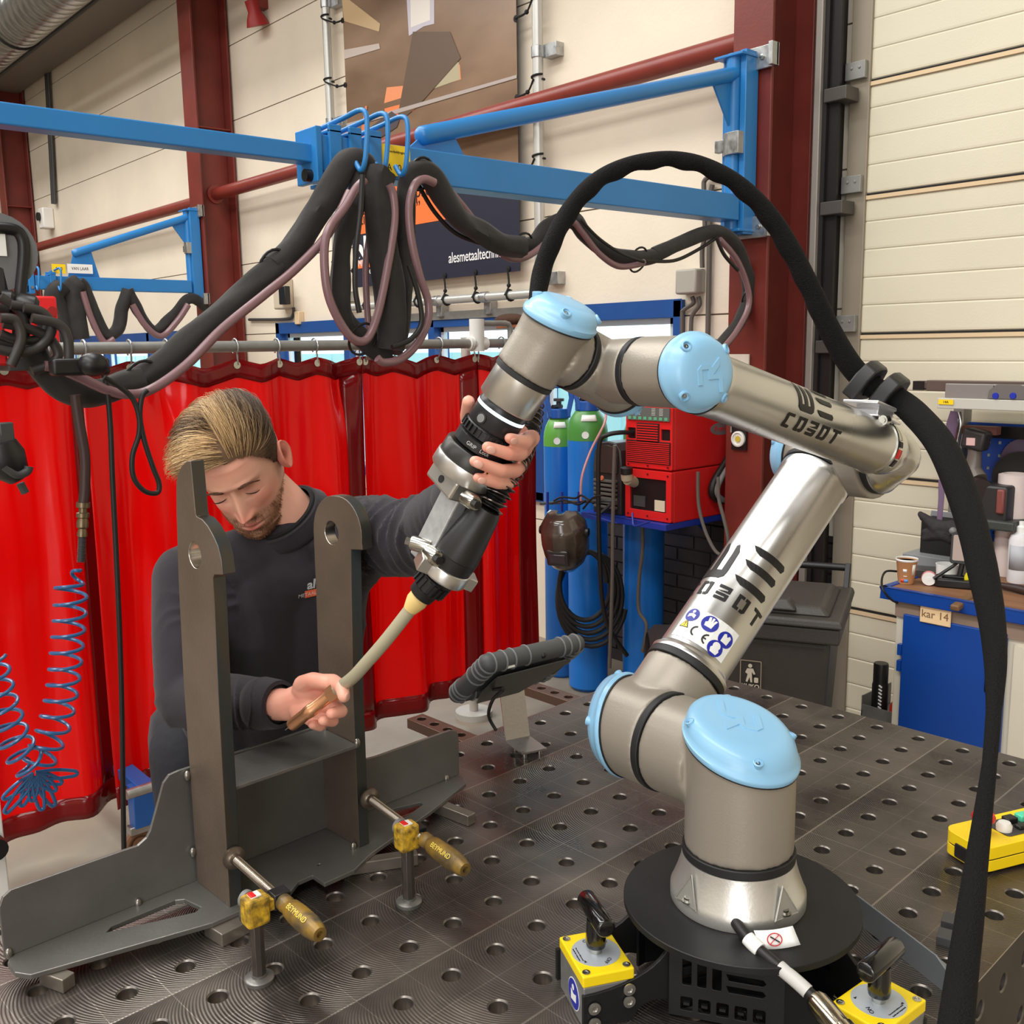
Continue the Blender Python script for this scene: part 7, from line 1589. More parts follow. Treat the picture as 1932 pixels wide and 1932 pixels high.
hdl = MB().bb(dx1 - .06, dx1 - .005, hy + .0, hy + .016, .60, .74).build('handle_recess', M_black, dr1, bevel=.01)
MB().bb(dx1 - .05, dx1 - .025, hy - .01, hy + .002, .69, .715).bb(dx1 - .035, dx1 - .025, hy - .01, hy + .002, .65, .70).build('latch', M_paper, hdl, smooth=0)
sc1 = ony(1765, 1161, hy + .01); sn = MB().bb(sc1.x - .055, sc1.x + .055, hy + .006, hy + .012, sc1.z - .033, sc1.z + .033).build('sign', mat('sign_cream', (240, 206, 160), .5), dr1, bevel=.003)
text_part('kar 14', .038, mtx(V((sc1.x, hy + .0052, sc1.z)), V((1, 0, 0)), up, V((0, -1, 0))), mat('engraved', (128, 100, 70), .6), parent=sn)
# side tray with spray cans
ty0 = hy + .12; tx1 = hx + .05; tx0 = tx1 - .17
try_ = thing('side_tray', V((tx0, ty0, .30)), 'small grey metal tray hooked on the left side of the workbench', 'tray')
MB().bb(tx0, tx1, ty0, ty0 + .22, .335, .345).bb(tx0, tx0 + .004, ty0, ty0 + .22, .345, .43).bb(tx0, tx1, ty0, ty0 + .004, .345, .395).build('tray', M_galvd, try_, smooth=0)
def can(x, y, z, r, h, body, capc, label, caph=.05, caps=None):
    o = thing('spray_can', V((x, y, z)), label, 'spray can', 'cans in the side tray')
    M = Matrix.Translation((x, y, z))
    MB().lathe([(0, 0), (r, 0), (r, h - .02), (r * .8, h), (0, h)], M, 24).build('can_body', body, o); MB().lathe([(r * .92, h - .018), (r * .92, h + caph - .006), (r * .85, h + caph), (0, h + caph)], M, 24).build('cap', capc, o)
    return o
cn = can(tx0 + .05, ty0 + .045, .346, .030, .15, M_black, M_black, 'black spray can with diagonal white stripes in the side tray', .065)
for k in range(9): MB().box(V((tx0 + .05 + .015, ty0 + .018, .365 + k * .014)), (.014, .004, .005), Matrix.Rotation(.5, 4, 'Y')).build('stripe', M_paper, cn, smooth=0)
can(tx0 + .10, ty0 + .12, .346, .032, .20, mat('can_blue_white', (170, 190, 210), .4), M_paper, 'tall white spray can behind the black one in the side tray', .045)
can(tx0 + .15, ty0 + .085, .346, .028, .17, M_steel, M_paper, 'silver spray can with white nozzle touching the workbench side', .02)
gl = thing('glue_bottle', V((tx0 + .125, ty0 + .04, .346)), 'small red bottle with yellow tip in the side tray', 'bottle')
Mgl = Matrix.Translation((tx0 + .125, ty0 + .036, .346)); MB().lathe([(0, 0), (.026, 0), (.027, .06), (.018, .08), (0, .08)], Mgl, 20).build('bottle_body', mat('red_liquid', (180, 48, 34), .4), gl); MB().lathe([(.014, .08), (.014, .095), (.005, .105), (.003, .13), (0, .13)], Mgl, 16).build('tip', M_yellow, gl)
cbl = thing('power_lead', V((hx, hy + .05, hz_)), 'black lead curving off the left end of the bench top', 'cable')
MB().tube(spline([dep(1692, 1078, 3.7), dep(1672, 1078, 3.68), dep(1664, 1092, 3.62), dep(1666, 1112, 3.56), dep(1680, 1130, 3.56), dep(1694, 1138, 3.56)], 6), .004, 8).build('lead', M_cable, cbl)

# things on the bench
def B_(px, py, h=0.0):   # point on the worktop under a pixel
    p = onz(px, py, hz_ + .001 + h); return p
def put(px, py): p = onz(px, py, hz_ + .001); return V((p.x, p.y, hz_ + .001))
p = put(1709, 1100); cup = thing('paper_cup', p, 'brown paper coffee cup with white rim at the left end of the bench', 'cup')
Mc = Matrix.Translation(p); MB().lathe([(0, 0), (.026, 0), (.0275, .004), (.037, .088), (.0385, .090), (.0375, .092), (.036, .088), (.026, .004), (0, .004)], Mc, 32).build('cup_body', mat('kraft_cup', (196, 140, 92), .6), cup)
MB().lathe([(.0372, .084), (.0395, .088), (.0385, .093), (.036, .092), (.036, .084)], Mc, 32).build('rim', M_paper, cup)
def cw(a0, a1, z0, z1, m, nm): return MB().grid(lambda s, t: p + V((math.cos(a0 + (a1 - a0) * s), math.sin(a0 + (a1 - a0) * s), 0)) * (.0277 + .0095 * (z0 + (z1 - z0) * t) / .088 + .0006) + up * (z0 + (z1 - z0) * t), 6, 1).build(nm, m, cup, solid=.0003)
cw(-1.75, -1.35, .008, .020, mat('cup_red', (226, 70, 50), .5), 'print_patch'); cw(-1.33, -.85, .008, .020, mat('cup_lblue', (96, 150, 210), .5), 'print_patch'); cw(-1.45, -1.05, .046, .058, M_paper, 'print_patch'); cw(-1.4, -1.0, .030, .033, M_paper, 'print_patch'); cw(-.5, -.1, .035, .075, M_paper, 'print_patch')
p = put(1745, 1092) + V((-.01, .06, 0)); ph = thing('desk_tool', p, 'flat dark grey rounded device lying behind the paper cup', 'device')
MB().plate(rrect(-.07, .07, -.045, .045, .03, 5), [], .028, mtx(p, V((.9, .4, 0)).normalized(), V((-.4, .9, 0)).normalized(), up)).build('body', mat('device_grey', (70, 68, 66), .35), ph, smooth=20, bevel=.008, bseg=3)
p = put(1752, 1104); tp = thing('tape_roll', p, 'small pink and white roll standing on edge on the bench', 'roll')
tn = (CAM - p); tn.z = 0; tn.normalize()
MB().lathe([(.008, -.012), (.024, -.012), (.026, -.008), (.026, .008), (.024, .012), (.008, .012)], fm(p + up * .026, tn), 28).build('roll', mat('roll_pink', (226, 150, 150), .5), tp); MB().lathe([(.018, .0122), (.024, .0122), (.024, .0132), (.018, .0132)], fm(p + up * .026, tn), 28).lathe([(0.003, .0122), (.007, .0122), (.007, .014), (.003, .014)], fm(p + up * .026, tn), 16).build('roll_ring', M_paper, tp)
p = put(1776, 1098) + V((0, .04, 0)); wcup = tag(MB().lathe([(0, 0), (.036, 0), (.038, .05), (.040, .062), (.037, .062), (.034, .004), (0, .004)], Matrix.Translation(p), 28).build('white_tub', M_paper), 'plain white tub behind the work light', 'tub')
p = put(1795, 1110); wl = thing('work_light', p, 'black folding work light with an upright grey lamp panel on the bench', 'work light')
wx = V((.92, .38, 0)).normalized(); wy = V((-wx.y, wx.x, 0)); Mw = mtx(p, wx, wy, up)
MB().plate(rrect(-.06, .075, 0, .10, .018, 4), [rrect(-.035, .05, .025, .075, .01, 3)], .03, Mw).build('base_frame', M_black, wl, smooth=20, bevel=.005, bseg=3)
MB().tube([Mw @ V((-.06, .0, .03)), Mw @ V((0, .03, .075)), Mw @ V((.02, .09, .085))], .006, 8).tube([Mw @ V((.02, .09, .02)), Mw @ V((.03, .095, .09))], .010, 8).build('hinge_arm', M_black, wl)
Ml = mtx(Mw @ V((.015, .075, .075)), wx, (up * .97 + wy * .2).normalized(), wx.cross((up * .97 + wy * .2).normalized()))
MB().plate(rrect(-.028, .038, 0, .115, .010, 3), [], .024, Ml).build('lamp_body', M_black, wl, smooth=20, bevel=.004)
MB().plate(rrect(-.020, .028, .012, .104, .005, 3), [], .003, Ml @ Matrix.Translation((0, 0, .024))).build('lamp_panel', mat('lamp_panel', (168, 148, 138), .4), wl, smooth=20)
for dx in (-.024, .034): MB().sphere(Ml @ V((dx, .118, .012)), .014, 12, 8).build('corner_guard', M_grey, wl)
p = put(1776, 1070) + V((0.0, .06, 0)); bxx_ = thing('storage_box', p, 'grey open-fronted parts box behind the work light, gloves on top', 'box')
Mb = Matrix.Translation(p)
MB().plate([(-.11, 0), (.13, 0), (.13, .21), (-.08, .21)], [], .004, mtx(p, V((1, 0, 0)), up, V((0, -1, 0)))).bb(p.x - .11, p.x + .13, p.y - .16, p.y, p.z, p.z + .055).build('box_body', mat('box_grey', (140, 144, 146), .45), bxx_, smooth=0, bevel=.003)
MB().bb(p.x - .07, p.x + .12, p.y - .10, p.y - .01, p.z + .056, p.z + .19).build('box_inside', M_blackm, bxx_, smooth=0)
gb_ = MB(); gq = ony(1795, 1000, 2.42)
for a, b in (((0, 0, 0), (-.11, 0, .03)), ((0, 0, -.01), (-.10, 0, -.02)), ((0, 0, .01), (.09, 0, .0)), ((-.05, 0, .0), (-.12, 0, .045)), ((-.04, 0, -.02), (-.10, 0, -.045)), ((-.02, 0, -.02), (.06, 0, -.06))): roundcone(gb_, gq + V(a), gq + V(b), .028, .012, 12)
tag(mobj(fuse(gb_, .006, 3), 'work_gloves', mat('glove_dark', (42, 38, 40), .8, bump=.4, bscale=60)), 'crumpled dark work gloves draped over the parts box', 'gloves')
p = put(1838, 1108); tm_ = thing('tape_measure', p, 'yellow tape measure half hidden behind the black sleeve on the bench', 'tape measure')
MB().lathe([(0, -.018), (.030, -.018), (.033, -.012), (.033, .012), (.030, .018), (0, .018)], fm(p + up * .033, (.2, -1, 0)), 24).build('case', mat('tape_yellow', (230, 214, 30), .4), tm_); MB().bb(p.x - .02, p.x + .04, p.y - .02, p.y + .02, p.z, p.z + .02).build('foot', M_black, tm_, bevel=.004)
MB_ = MB(); pA_, pB_ = dep(1800, 1148, 3.36), dep(1860, 1108, 3.50)
tag(MB_.bar(pA_, pB_, .032, .022).build('wooden_handle', mat('handle_wood', (116, 84, 56), .6, var=.2, vscale=20), bevel=.007, bseg=3, smooth=0), 'worn wooden tool handle sticking out over the bench front edge', 'tool handle')
p = put(1921, 1098); sb_ = thing('white_bottle', p, 'white spray bottle with small print at the right picture edge on the bench', 'bottle')
MB().lathe([(0, 0), (.038, 0), (.040, .01), (.040, .155), (.034, .175), (.018, .185), (0, .185)], Matrix.Translation(p), 28).build('bottle_body', mat('bottle_white', (226, 224, 226), .35), sb_); MB().lathe([(.018, .185), (.018, .205), (.010, .21), (.010, .225), (0, .225)], Matrix.Translation(p), 18).build('nozzle', M_paper, sb_)
MB().grid(lambda s, t: p + V((math.cos(-2.2 + 1.6 * s), math.sin(-2.2 + 1.6 * s), 0)) * .0406 + up * (.05 + .09 * t), 10, 1).build('print', mat('print_lgrey', (176, 178, 184), .5), sb_, solid=.0003)
p = put(1915, 1118); tag(MB().tube([p + up * .016 - V((.06, -.01, 0)), p + up * .016 + V((.01, 0, 0)), p + up * .016 + V((.09, -.03, 0))], [.010, .015, .014], 14).build('dark_tool', mat('tool_brown', (56, 40, 36), .5)), 'dark rounded hand tool lying near the right edge of the bench', 'tool')
p = put(1880, 1092) + V((0, .10, 0)); tag(MB().lathe([(0, 0), (.055, 0), (.055, .38), (.04, .385), (.04, .30), (0, .30)], Matrix.Translation(p), 32).build('paper_roll', mat('paper_roll', (232, 216, 210), .8)), 'tall upright white paper roll at the right behind the hose', 'roll')
# tool wall: uprights, top shelf, blue perforated panel
tw = thing('tool_board', V((.1, 2.78, 1.2)), 'blue perforated tool board with grey uprights and a top shelf above the bench', 'tool board')
X0 = -.375; 
nx, nz = 13, 8
Mtb = Matrix(((1, 0, 0, X0), (0, 0, -1, 2.77), (0, 1, 0, 1.0), (0, 0, 0, 1)))
MB().plate([(0, 0), (1.1, 0), (1.1, .46), (0, .46)], [rrect(.038 + .04 * i, .050 + .04 * i, .03 + .05 * j, .042 + .05 * j, .001, 1) for i in range(nx) for j in range(nz)], .004, Mtb).build('perforated_panel', M_bb, tw, smooth=0)
MB().bb(X0 - .01, X0 + 1.1, 2.775, 2.80, 1.0, 1.46).build('back_sheet', mat('back_pale', (186, 186, 180), .6), tw, smooth=0)
MB().bb(X0 - .03, X0 + 1.1, 2.745, 2.765, 1.405, 1.45).build('top_strip', M_black, tw, smooth=0)
MB().bb(X0 + .0, X0 + 1.1, 2.74, 2.765, .93, .985).build('lower_rail', M_dgrey, tw, smooth=0)
MB().bb(X0 - .045, X0 - .005, 2.73, 2.80, .90, 1.56).build('upright', M_galvd, tw, smooth=0)
for k in range(12): MB().bb(X0 - .03, X0 - .015, 2.727, 2.731, .95 + k * .045, .975 + k * .045).build('slot', M_blackm, tw, smooth=0)
tq = ony(1773, 752, 2.50); 
MB().bb(tq.x, tq.x + 1.1, 2.48, 2.80, tq.z - .035, tq.z + .004).build('top_shelf', mat('shelf_pale', (196, 194, 184), .5), tw, smooth=0, bevel=.003)
q = ony(1785, 759, 2.479); MB().bb(q.x - .028, q.x + .028, 2.476, 2.479, q.z - .008, q.z + .010).build('yellow_label', M_yellow, tw, smooth=0)
text_part('14A', .013, mtx(V((q.x, 2.4755, q.z + .001)), V((1, 0, 0)), up, V((0, -1, 0))), M_ink, parent=tw)
# long bars on the top shelf
def onshelf(px, py, y=2.55): return ony(px, py, y)
a, b = onshelf(1752, 738), onshelf(1960, 742); zt2 = tq.z + .004
tag(MB().bb(a.x, b.x + .2, 2.53, 2.57, zt2 + .022, zt2 + .062).bb(ony(1728, 735, 2.55).x, a.x, 2.535, 2.565, zt2 + .03, zt2 + .056).build('steel_bar', mat('bar_dark_steel', (112, 98, 92), .4, .5), smooth=0, bevel=.002), 'long brownish steel bar lying on the top shelf with a black end', 'bar')
tag(MB().bb(ony(1727, 735, 2.55).x, ony(1747, 735, 2.55).x, 2.528, 2.572, zt2 + .024, zt2 + .058).build('bar_end_cap', M_black, smooth=0), 'black plastic end on the left tip of the long bar', 'cap')
lv = thing('spirit_level', V((onshelf(1865, 740).x, 2.50, zt2)), 'grey aluminium level with two blue round vials on the top shelf', 'level')
MB().bb(onshelf(1797, 740).x, b.x + .2, 2.49, 2.515, zt2, zt2 + .052).build('profile', mat('level_grey', (150, 146, 144), .4, .4), lv, smooth=0, bevel=.002)
MB().plate([(0, 0), (.14, 0), (.135, .035), (.11, .05), (.03, .05), (.005, .03)], [], .01, Matrix(((1, 0, 0, ony(1866, 740, 2.489).x), (0, 0, -1, 2.489), (0, 1, 0, zt2 + .002), (0, 0, 0, 1)))).build('grip_plate', mat('level_grey2', (120, 116, 114), .4, .3), lv, smooth=0)
for px_ in (1878, 1911): q = ony(px_, 747, 2.478); MB().lathe([(.012, 0), (.010, .004), (0, .004)], fm((q.x, 2.479, q.z), (0, -1, 0)), 20).build('blue_vial', mat('vial_blue', (34, 50, 170), .3), lv)
text_part('MAT', .02, mtx(V((ony(1882, 731, 2.478).x, 2.4885, zt2 + .04)), V((1, 0, 0)), up, V((0, -1, 0))), M_ink, parent=lv)
# tools hanging on the board
dn = thing('grinder', ony(1840, 850, 2.66), 'black cordless grinder with white square badge hanging on the tool board', 'grinder')
c = ony(1842, 829, 2.62); MB().box(c, (.085, .07, .075), Matrix.Rotation(.2, 4, 'Y')).build('battery', mat('tool_dgrey', (50, 48, 48), .45), dn, bevel=.012, bseg=3); MB().bb(c.x - .02, c.x + .012, c.y - .038, c.y - .034, c.z - .02, c.z + .008).build('badge', mat('badge_pink', (230, 190, 186), .4), dn)
e = ony(1836, 885, 2.62); f = ony(1846, 905, 2.60); MB().tube([c, c + (e - c) * .5, e, f], [.03, .024, .03, .034], 16).build('body', mat('tool_grey', (106, 98, 90), .4), dn); MB().cyl(f + V((.01, -.02, -.03)), f + V((.03, -.05, -.035)), .045, seg=24).build('disc_guard', mat('guard_dark', (40, 28, 26), .4), dn)
for (px_, py_, r_, m_, lb) in ((1925, 905, .105, mat('disc_black', (34, 32, 30), .6), 'large black cutting disc hanging on the tool board at the right edge'), (1932, 870, .085, mat('disc_purple', (92, 76, 96), .6), 'purple-grey sanding disc half hidden behind the black disc')):
    y_ = 2.72 if r_ > .1 else 2.75; q = ony(px_, py_, y_); tag(MB().lathe([(.011, 0), (r_, 0), (r_, .004), (.011, .004)], fm((q.x, y_, q.z), (0, -1, 0)), 40).build('cutting_disc', m_, smooth=20), lb, 'disc', 'discs on the tool board')
tc_ = thing('tool_case', ony(1873, 950, 2.62), 'dark tool case with reddish latches on a grey tray right of the hose', 'case')
c = ony(1873, 950, 2.62); MB().box(c, (.15, .12, .15)).build('case_body', mat('case_dark', (46, 44, 44), .45), tc_, bevel=.01); 
for s_ in (1, -1): MB().box(c + V((.055 * s_, -.063, .02)), (.028, .02, .09)).build('latch', mat('latch_red', (130, 70, 64), .5), tc_, bevel=.006)
c2_ = ony(1880, 985, 2.62); tag(MB().box((c2_.x, 2.62, c2_.z), (.19, .16, .035)).box((c2_.x + 0.05, 2.75, (c2_.z + .9) / 2), (.04, .03, c2_.z - .9)).build('tray_holder', mat('tray_dgreen', (62, 66, 62), .5), bevel=.006, smooth=0), 'dark green-grey tray carrying the tool case', 'tray')
tag(MB().tube([ony(1800, 716 + 60, 2.62), ony(1796, 800, 2.62), ony(1789, 850, 2.62), ony(1780, 870, 2.62)], [.014, .022, .016, .008], 10, flat=.3).build('purple_strap', mat('strap_purple', (120, 98, 124), .8)), 'purple cloth strap hanging from the top shelf beside the hose', 'strap', 'purple straps')
tag(MB().tube([ony(1777, 905, 2.6), ony(1776, 940, 2.6), ony(1771, 1000, 2.6)], [.014, .012, .010], 10, flat=.3).build('purple_strap', mat('strap_purple', (120, 98, 124), .8)), 'purple cloth strap end hanging above the work gloves', 'strap', 'purple straps')
tag(MB().bb(ony(1812, 806, 2.7).x, ony(1889, 806, 2.7).x, 2.66, 2.70, ony(1812, 816, 2.7).z, ony(1812, 801, 2.7).z).build('brown_rail', mat('rail_brown', (120, 76, 66), .5), smooth=0), 'short reddish brown rail clamped across the upper tool board', 'rail')
sq = thing('clamp_tool', ony(1806, 820, 2.66), 'silver pistol-shaped clamp hanging on the grey upright', 'clamp')
MB().tube(spline([ony(a, b, 2.66) for a, b in ((1808, 778), (1812, 800), (1806, 830), (1803, 850))], 4), [.012] * 13, 10).build('clamp_body', M_steel, sq); MB().tube(spline([ony(a, b, 2.65) for a, b in ((1808, 790), (1798, 815), (1786, 835), (1783, 850))], 4), .008, 8).build('clamp_jaw', M_galv, sq)
# rag and small parts on the floor side of the table
rg_ = MB(); rq = onz(1180, 1272, .62)
for k in range(7): roundcone(rg_, V((-1.5 + .05 * k, 1.65 + .02 * (k % 3), .05 + .01 * (k % 2))), V((-1.46 + .05 * k, 1.75 + .03 * (k % 2), .06)), .05, .035, 10)
tag(mobj(fuse(rg_, .012, 3), 'cleaning_rag', mat('rag_blue_grey', (110, 112, 132), .9, bump=.4, bscale=30)), 'crumpled blue and grey rag on the floor behind the robot shoulder', 'rag')
# ---------------------------------------------------------------- the worker
HR = V((-0.6643, -0.6994, -0.2637)); HF = V((0.7049, -0.4689, -0.5323)); HU = V((0.2486, -0.5394, 0.8045)); HC = V((-0.3598, -0.3003, 1.5583))
HFr = HF.normalized(); HR = (HR - HFr * HR.dot(HFr)).normalized(); HU = HR.cross(HFr)
HM = Matrix(((HR.x, HFr.x, HU.x, HC.x), (HR.y, HFr.y, HU.y, HC.y), (HR.z, HFr.z, HU.z, HC.z), (0, 0, 0, 1)))
TAB = [(.128, .002, -.013, -.017), (.125, .026, .012, -.044), (.118, .044, .032, -.066), (.104, .0585, .052, -.085), (.085, .0680, .066, -.098), (.06, .0730, .0765, -.106), (.03, .0750, .0815, -.110), (.010, .0748, .0825, -.108), (-.01, .0735, .0820, -.102), (-.03, .0700, .0825, -.092), (-.05, .0665, .0835, -.078), (-.07, .0620, .0840, -.066), (-.088, .0555, .0825, -.058), (-.102, .0460, .0800, -.052), (-.112, .0360, .0740, -.048), (-.118, .0270, .060, -.045), (-.122, .018, .040, -.040), (-.124, .004, .000, -.020)]
def lerp_tab(z):
    for a, b in zip(TAB[:-1], TAB[1:]):
        if z <= a[0] and z >= b[0]:
            t = (a[0] - z) / (a[0] - b[0]); t = t * t * (3 - 2 * t) * .35 + t * .65
            return [a[i] + (b[i] - a[i]) * t for i in (1, 2, 3)]
    return list(TAB[-1][1:])
def g2(x, z, cx_, cz_, sx_, sz_): return math.exp(-((x - cx_) / sx_) ** 2 - ((z - cz_) / sz_) ** 2)
def face_dy(x, z):
    d = 0.0; ax = abs(x)
    if -.062 < z < .020:     # nose ridge, tip and wings
        t = (0.012 - z) / 0.054; A = 0.0295 * max(0, min(1, t)) ** 1.15
        if z < -.042: A *= max(0, 1 - ((-.042 - z) / .014) ** 1.6) if z > -.056 else 0
        d += A * math.exp(-(x / (0.0068 + 0.0042 * max(0, min(1, t)))) ** 2)
    d += .0085 * g2(ax, z, .0125, -.0455, .0062, .0062) - .003 * g2(ax, z, .007, -.053, .003, .003)
    d -= .0135 * g2(ax, z, .030, .001, .016, .0105); d -= .004 * g2(ax, z, .012, .002, .006, .010)
    d += .0078 * g2(ax, z, .0325, -.001, .0125, .0075); d -= .0022 * g2(ax, z, .033, -.0125, .014, .003); d -= .0020 * g2(ax, z, .033, .0075, .014, .0025)
    d += .0050 * g2(ax, z, .026, .0185, .020, .0065) + .002 * g2(x, z, 0, .022, .012, .008)
    d += .0050 * g2(ax, z, .043, -.028, .018, .015) - .0025 * g2(ax, z, .030, -.062, .010, .016)
    d += .0062 * g2(x, z, 0, -.0685, .017, .0042) + .0078 * g2(x, z, 0, -.0795, .0145, .0050) - .0045 * g2(x, z, 0, -.0738, .021, .0016)
    d -= .0018 * g2(x, z, 0, -.060, .0032, .006); d -= .0040 * g2(x, z, 0, -.0895, .018, .0050); d += .0060 * g2(x, z, 0, -.105, .017, .010)
    return d
NP_, NZ = 200, 190
hv, hf_, hcol = [], [], []
def skin_col(x, y, z):
    ax = abs(x); n = mnoise.noise(V((x * 60, y * 60, z * 60))) * .5 + .5
    c = [228, 172, 148]
    def mixc(c, d, k): k = max(0, min(1, k)); return [c[i] * (1 - k) + d[i] * k for i in range(3)]
    if y > .02:
        c = mixc(c, [226, 134, 116], .55 * g2(ax, z, .045, -.03, .024, .020) + .65 * g2(x, z, 0, -.042, .016, .012) + .25 * g2(ax, z, .0, .06, .06, .03))
        c = mixc(c, [198, 130, 112], .6 * g2(ax, z, .032, .002, .017, .007))
        lip = max(g2(x, z, 0, -.0685, .020, .0036), g2(x, z, 0, -.0795, .0175, .0046)); c = mixc(c, [206, 108, 104], 1.15 * lip - .12)
        c = mixc(c, [120, 54, 50], .85 * g2(x, z, 0, -.0738, .020, .0012))
        c = mixc(c, [120, 70, 60], .8 * g2(ax, z, .0072, -.054, .0035, .0022))
    bd = 0.0
    if z < -.045:
        jaw = max(0, min(1, (-.045 - z) / .03)); side = min(1, max(0, (ax - .010) / .02)) if z > -.088 else 1
        bd = jaw * (.75 * side if y > .03 else .8)
    if y > .03: bd = max(bd, .60 * g2(ax, z, .010, -.0595, .018, .0045)); bd *= 1 - min(1, 1.3 * g2(x, z, 0, -.074, .022, .0085))
    bd = max(bd, .5 * math.exp(-((z + .022) / .022) ** 2 - ((y - .004) / .012) ** 2)) if ax > .05 else bd
    return mixc(c, [128, 92, 66], bd * (.55 + .55 * n))
for j in range(NZ + 1):
    v = j / NZ; z = .128 - .252 * v
    if z > .10: z = .128 - (.028) * (((.128 - z) / .028) ** 1.6)
    w_, f_, b_ = lerp_tab(z); mid = (f_ * .30 + b_ * .70) if z > -.09 else (f_ + b_) / 2
    for i in range(NP_):
        s = i / NP_ * 2 * PI; ph = s - .42 * math.sin(s)          # denser at the face
        cx_, sx_ = math.cos(ph), math.sin(ph); e = 2 / 2.35
        X = w_ * math.copysign(abs(sx_) ** e, sx_); Y = mid + ((f_ - mid) if cx_ > 0 else (mid - b_)) * math.copysign(abs(cx_) ** e, cx_)
        if cx_ > 0:
            wgt = min(1, cx_ * 2.2); Y += face_dy(X, z) * wgt
        zz_ = z if z < .03 else .03 + (z - .03) * .73
        hv.append((X, Y, zz_)); hcol.append(skin_col(X, Y, z))
for j in range(NZ):
    for i in range(NP_): a = j * NP_ + i; b = j * NP_ + (i + 1) % NP_; hf_.append((a, b, b + NP_, a + NP_))
hf_.append(tuple(range(NP_ - 1, -1, -1))); hf_.append(tuple(range(NZ * NP_, (NZ + 1) * NP_)))
body_v = [tuple(HM @ V(p)) for p in hv]; body_f = list(hf_); body_c = [c for c in hcol]
def add_body(vs, fs, colf):
    o = len(body_v); body_v.extend(tuple(v) for v in vs); body_f.extend(tuple(i + o for i in f) for f in fs); body_c.extend(colf(V(v)) for v in vs)
# ears
for sd in (1, -1):
    N1, N2 = 26, 18; vs = []; 
    for j in range(N2 + 1):
        t = j / N2
        for i in range(N1):
            a = 2 * PI * i / N1
            # outline of an ear: tall oval, narrower lobe
            ez = .031 * math.cos(a); ey = .0185 * math.sin(a) * (1.0 if ez > 0 else 1.0 - .35 * (-ez / .031))
            if t < .5: k = t / .5; h = .004 + .011 * k ** 1.2; r = .80 + .20 * k
            elif t < .62: k = (t - .5) / .12; h = .015 + .0035 * math.sin(k * PI); r = 1.0 - .12 * k
            else: k = (t - .62) / .38; h = .015 - .0115 * math.sin(k * PI / 2) + .004 * math.exp(-((k - .55) / .18) ** 2) ; r = .88 * (1 - k)
            x = .0700 + h + (.004 if ey < 0 else 0) * min(1, t * 2) * (-ey / .0185 if ey < 0 else 0) * 2.0
            vs.append(HM @ V((sd * x, -.020 + ey * r * 1.05 - .05 * (ez * r) * 3 * .3, -.012 + ez * r)))
    fs = [(j * N1 + i, j * N1 + (i + 1) % N1, (j + 1) * N1 + (i + 1) % N1, (j + 1) * N1 + i) for j in range(N2) for i in range(N1)]
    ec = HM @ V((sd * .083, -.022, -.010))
    add_body(vs, fs, lambda v: (lambda k: [232 - 62 * k, 152 - 62 * k, 132 - 56 * k])(max(0, 1 - ((v - ec).length / .017) ** 2)))  # shade of the ear hollow painted in as darker skin
# body skeleton
SR = dep(360, 1085, 1.93); SL = dep(672, 1005, 1.95); NB = dep(556, 990, 1.965)
ER = dep(352, 1318, 1.83); WRr = dep(545, 1330, 1.675)
EL_ = dep(786, 1018, 1.70)
CH = onx(520, 1150, -.405); WA = onx(512, 1380, -.49); HP_ = V((-.58, -.24, .96))
rg = ww.cross(fa_); rg = rg if rg.dot(RX) > 0 else -rg
fa3 = fa_
def cyl_pt(s, deg, r): a = math.radians(deg); return Tl + ww * s + (fa3 * math.cos(a) + rg * math.sin(a)) * r
WL = cyl_pt(.135, 158, .062)
tor = MB()
roundcone(tor, HC - HU * .05 - HFr * .02, NB, .056, .060, 24)
roundcone(tor, SR, SL, .042, .042); fwb = V((.80, -.55, 0)) * .03; roundcone(tor, CH - fwb, NB - up * .07 - fwb * .6, .075, .050); roundcone(tor, CH - fwb, WA, .075, .075); roundcone(tor, WA, HP_, .075, .08)
roundcone(tor, SR, ER, .045, .038); roundcone(tor, ER, WRr, .038, .0265); roundcone(tor, SL, EL_, .045, .038); roundcone(tor, EL_, WL, .038, .027)
for s_ in (1, -1):
    hp = HP_ + V((0, -.09 * s_, 0)); kn = V((hp.x + .03, hp.y - .02 * s_, .50)); an = V((hp.x - .03, hp.y - .03 * s_, .10)); roundcone(tor, hp, kn, .075, .052); roundcone(tor, kn, an, .052, .038)
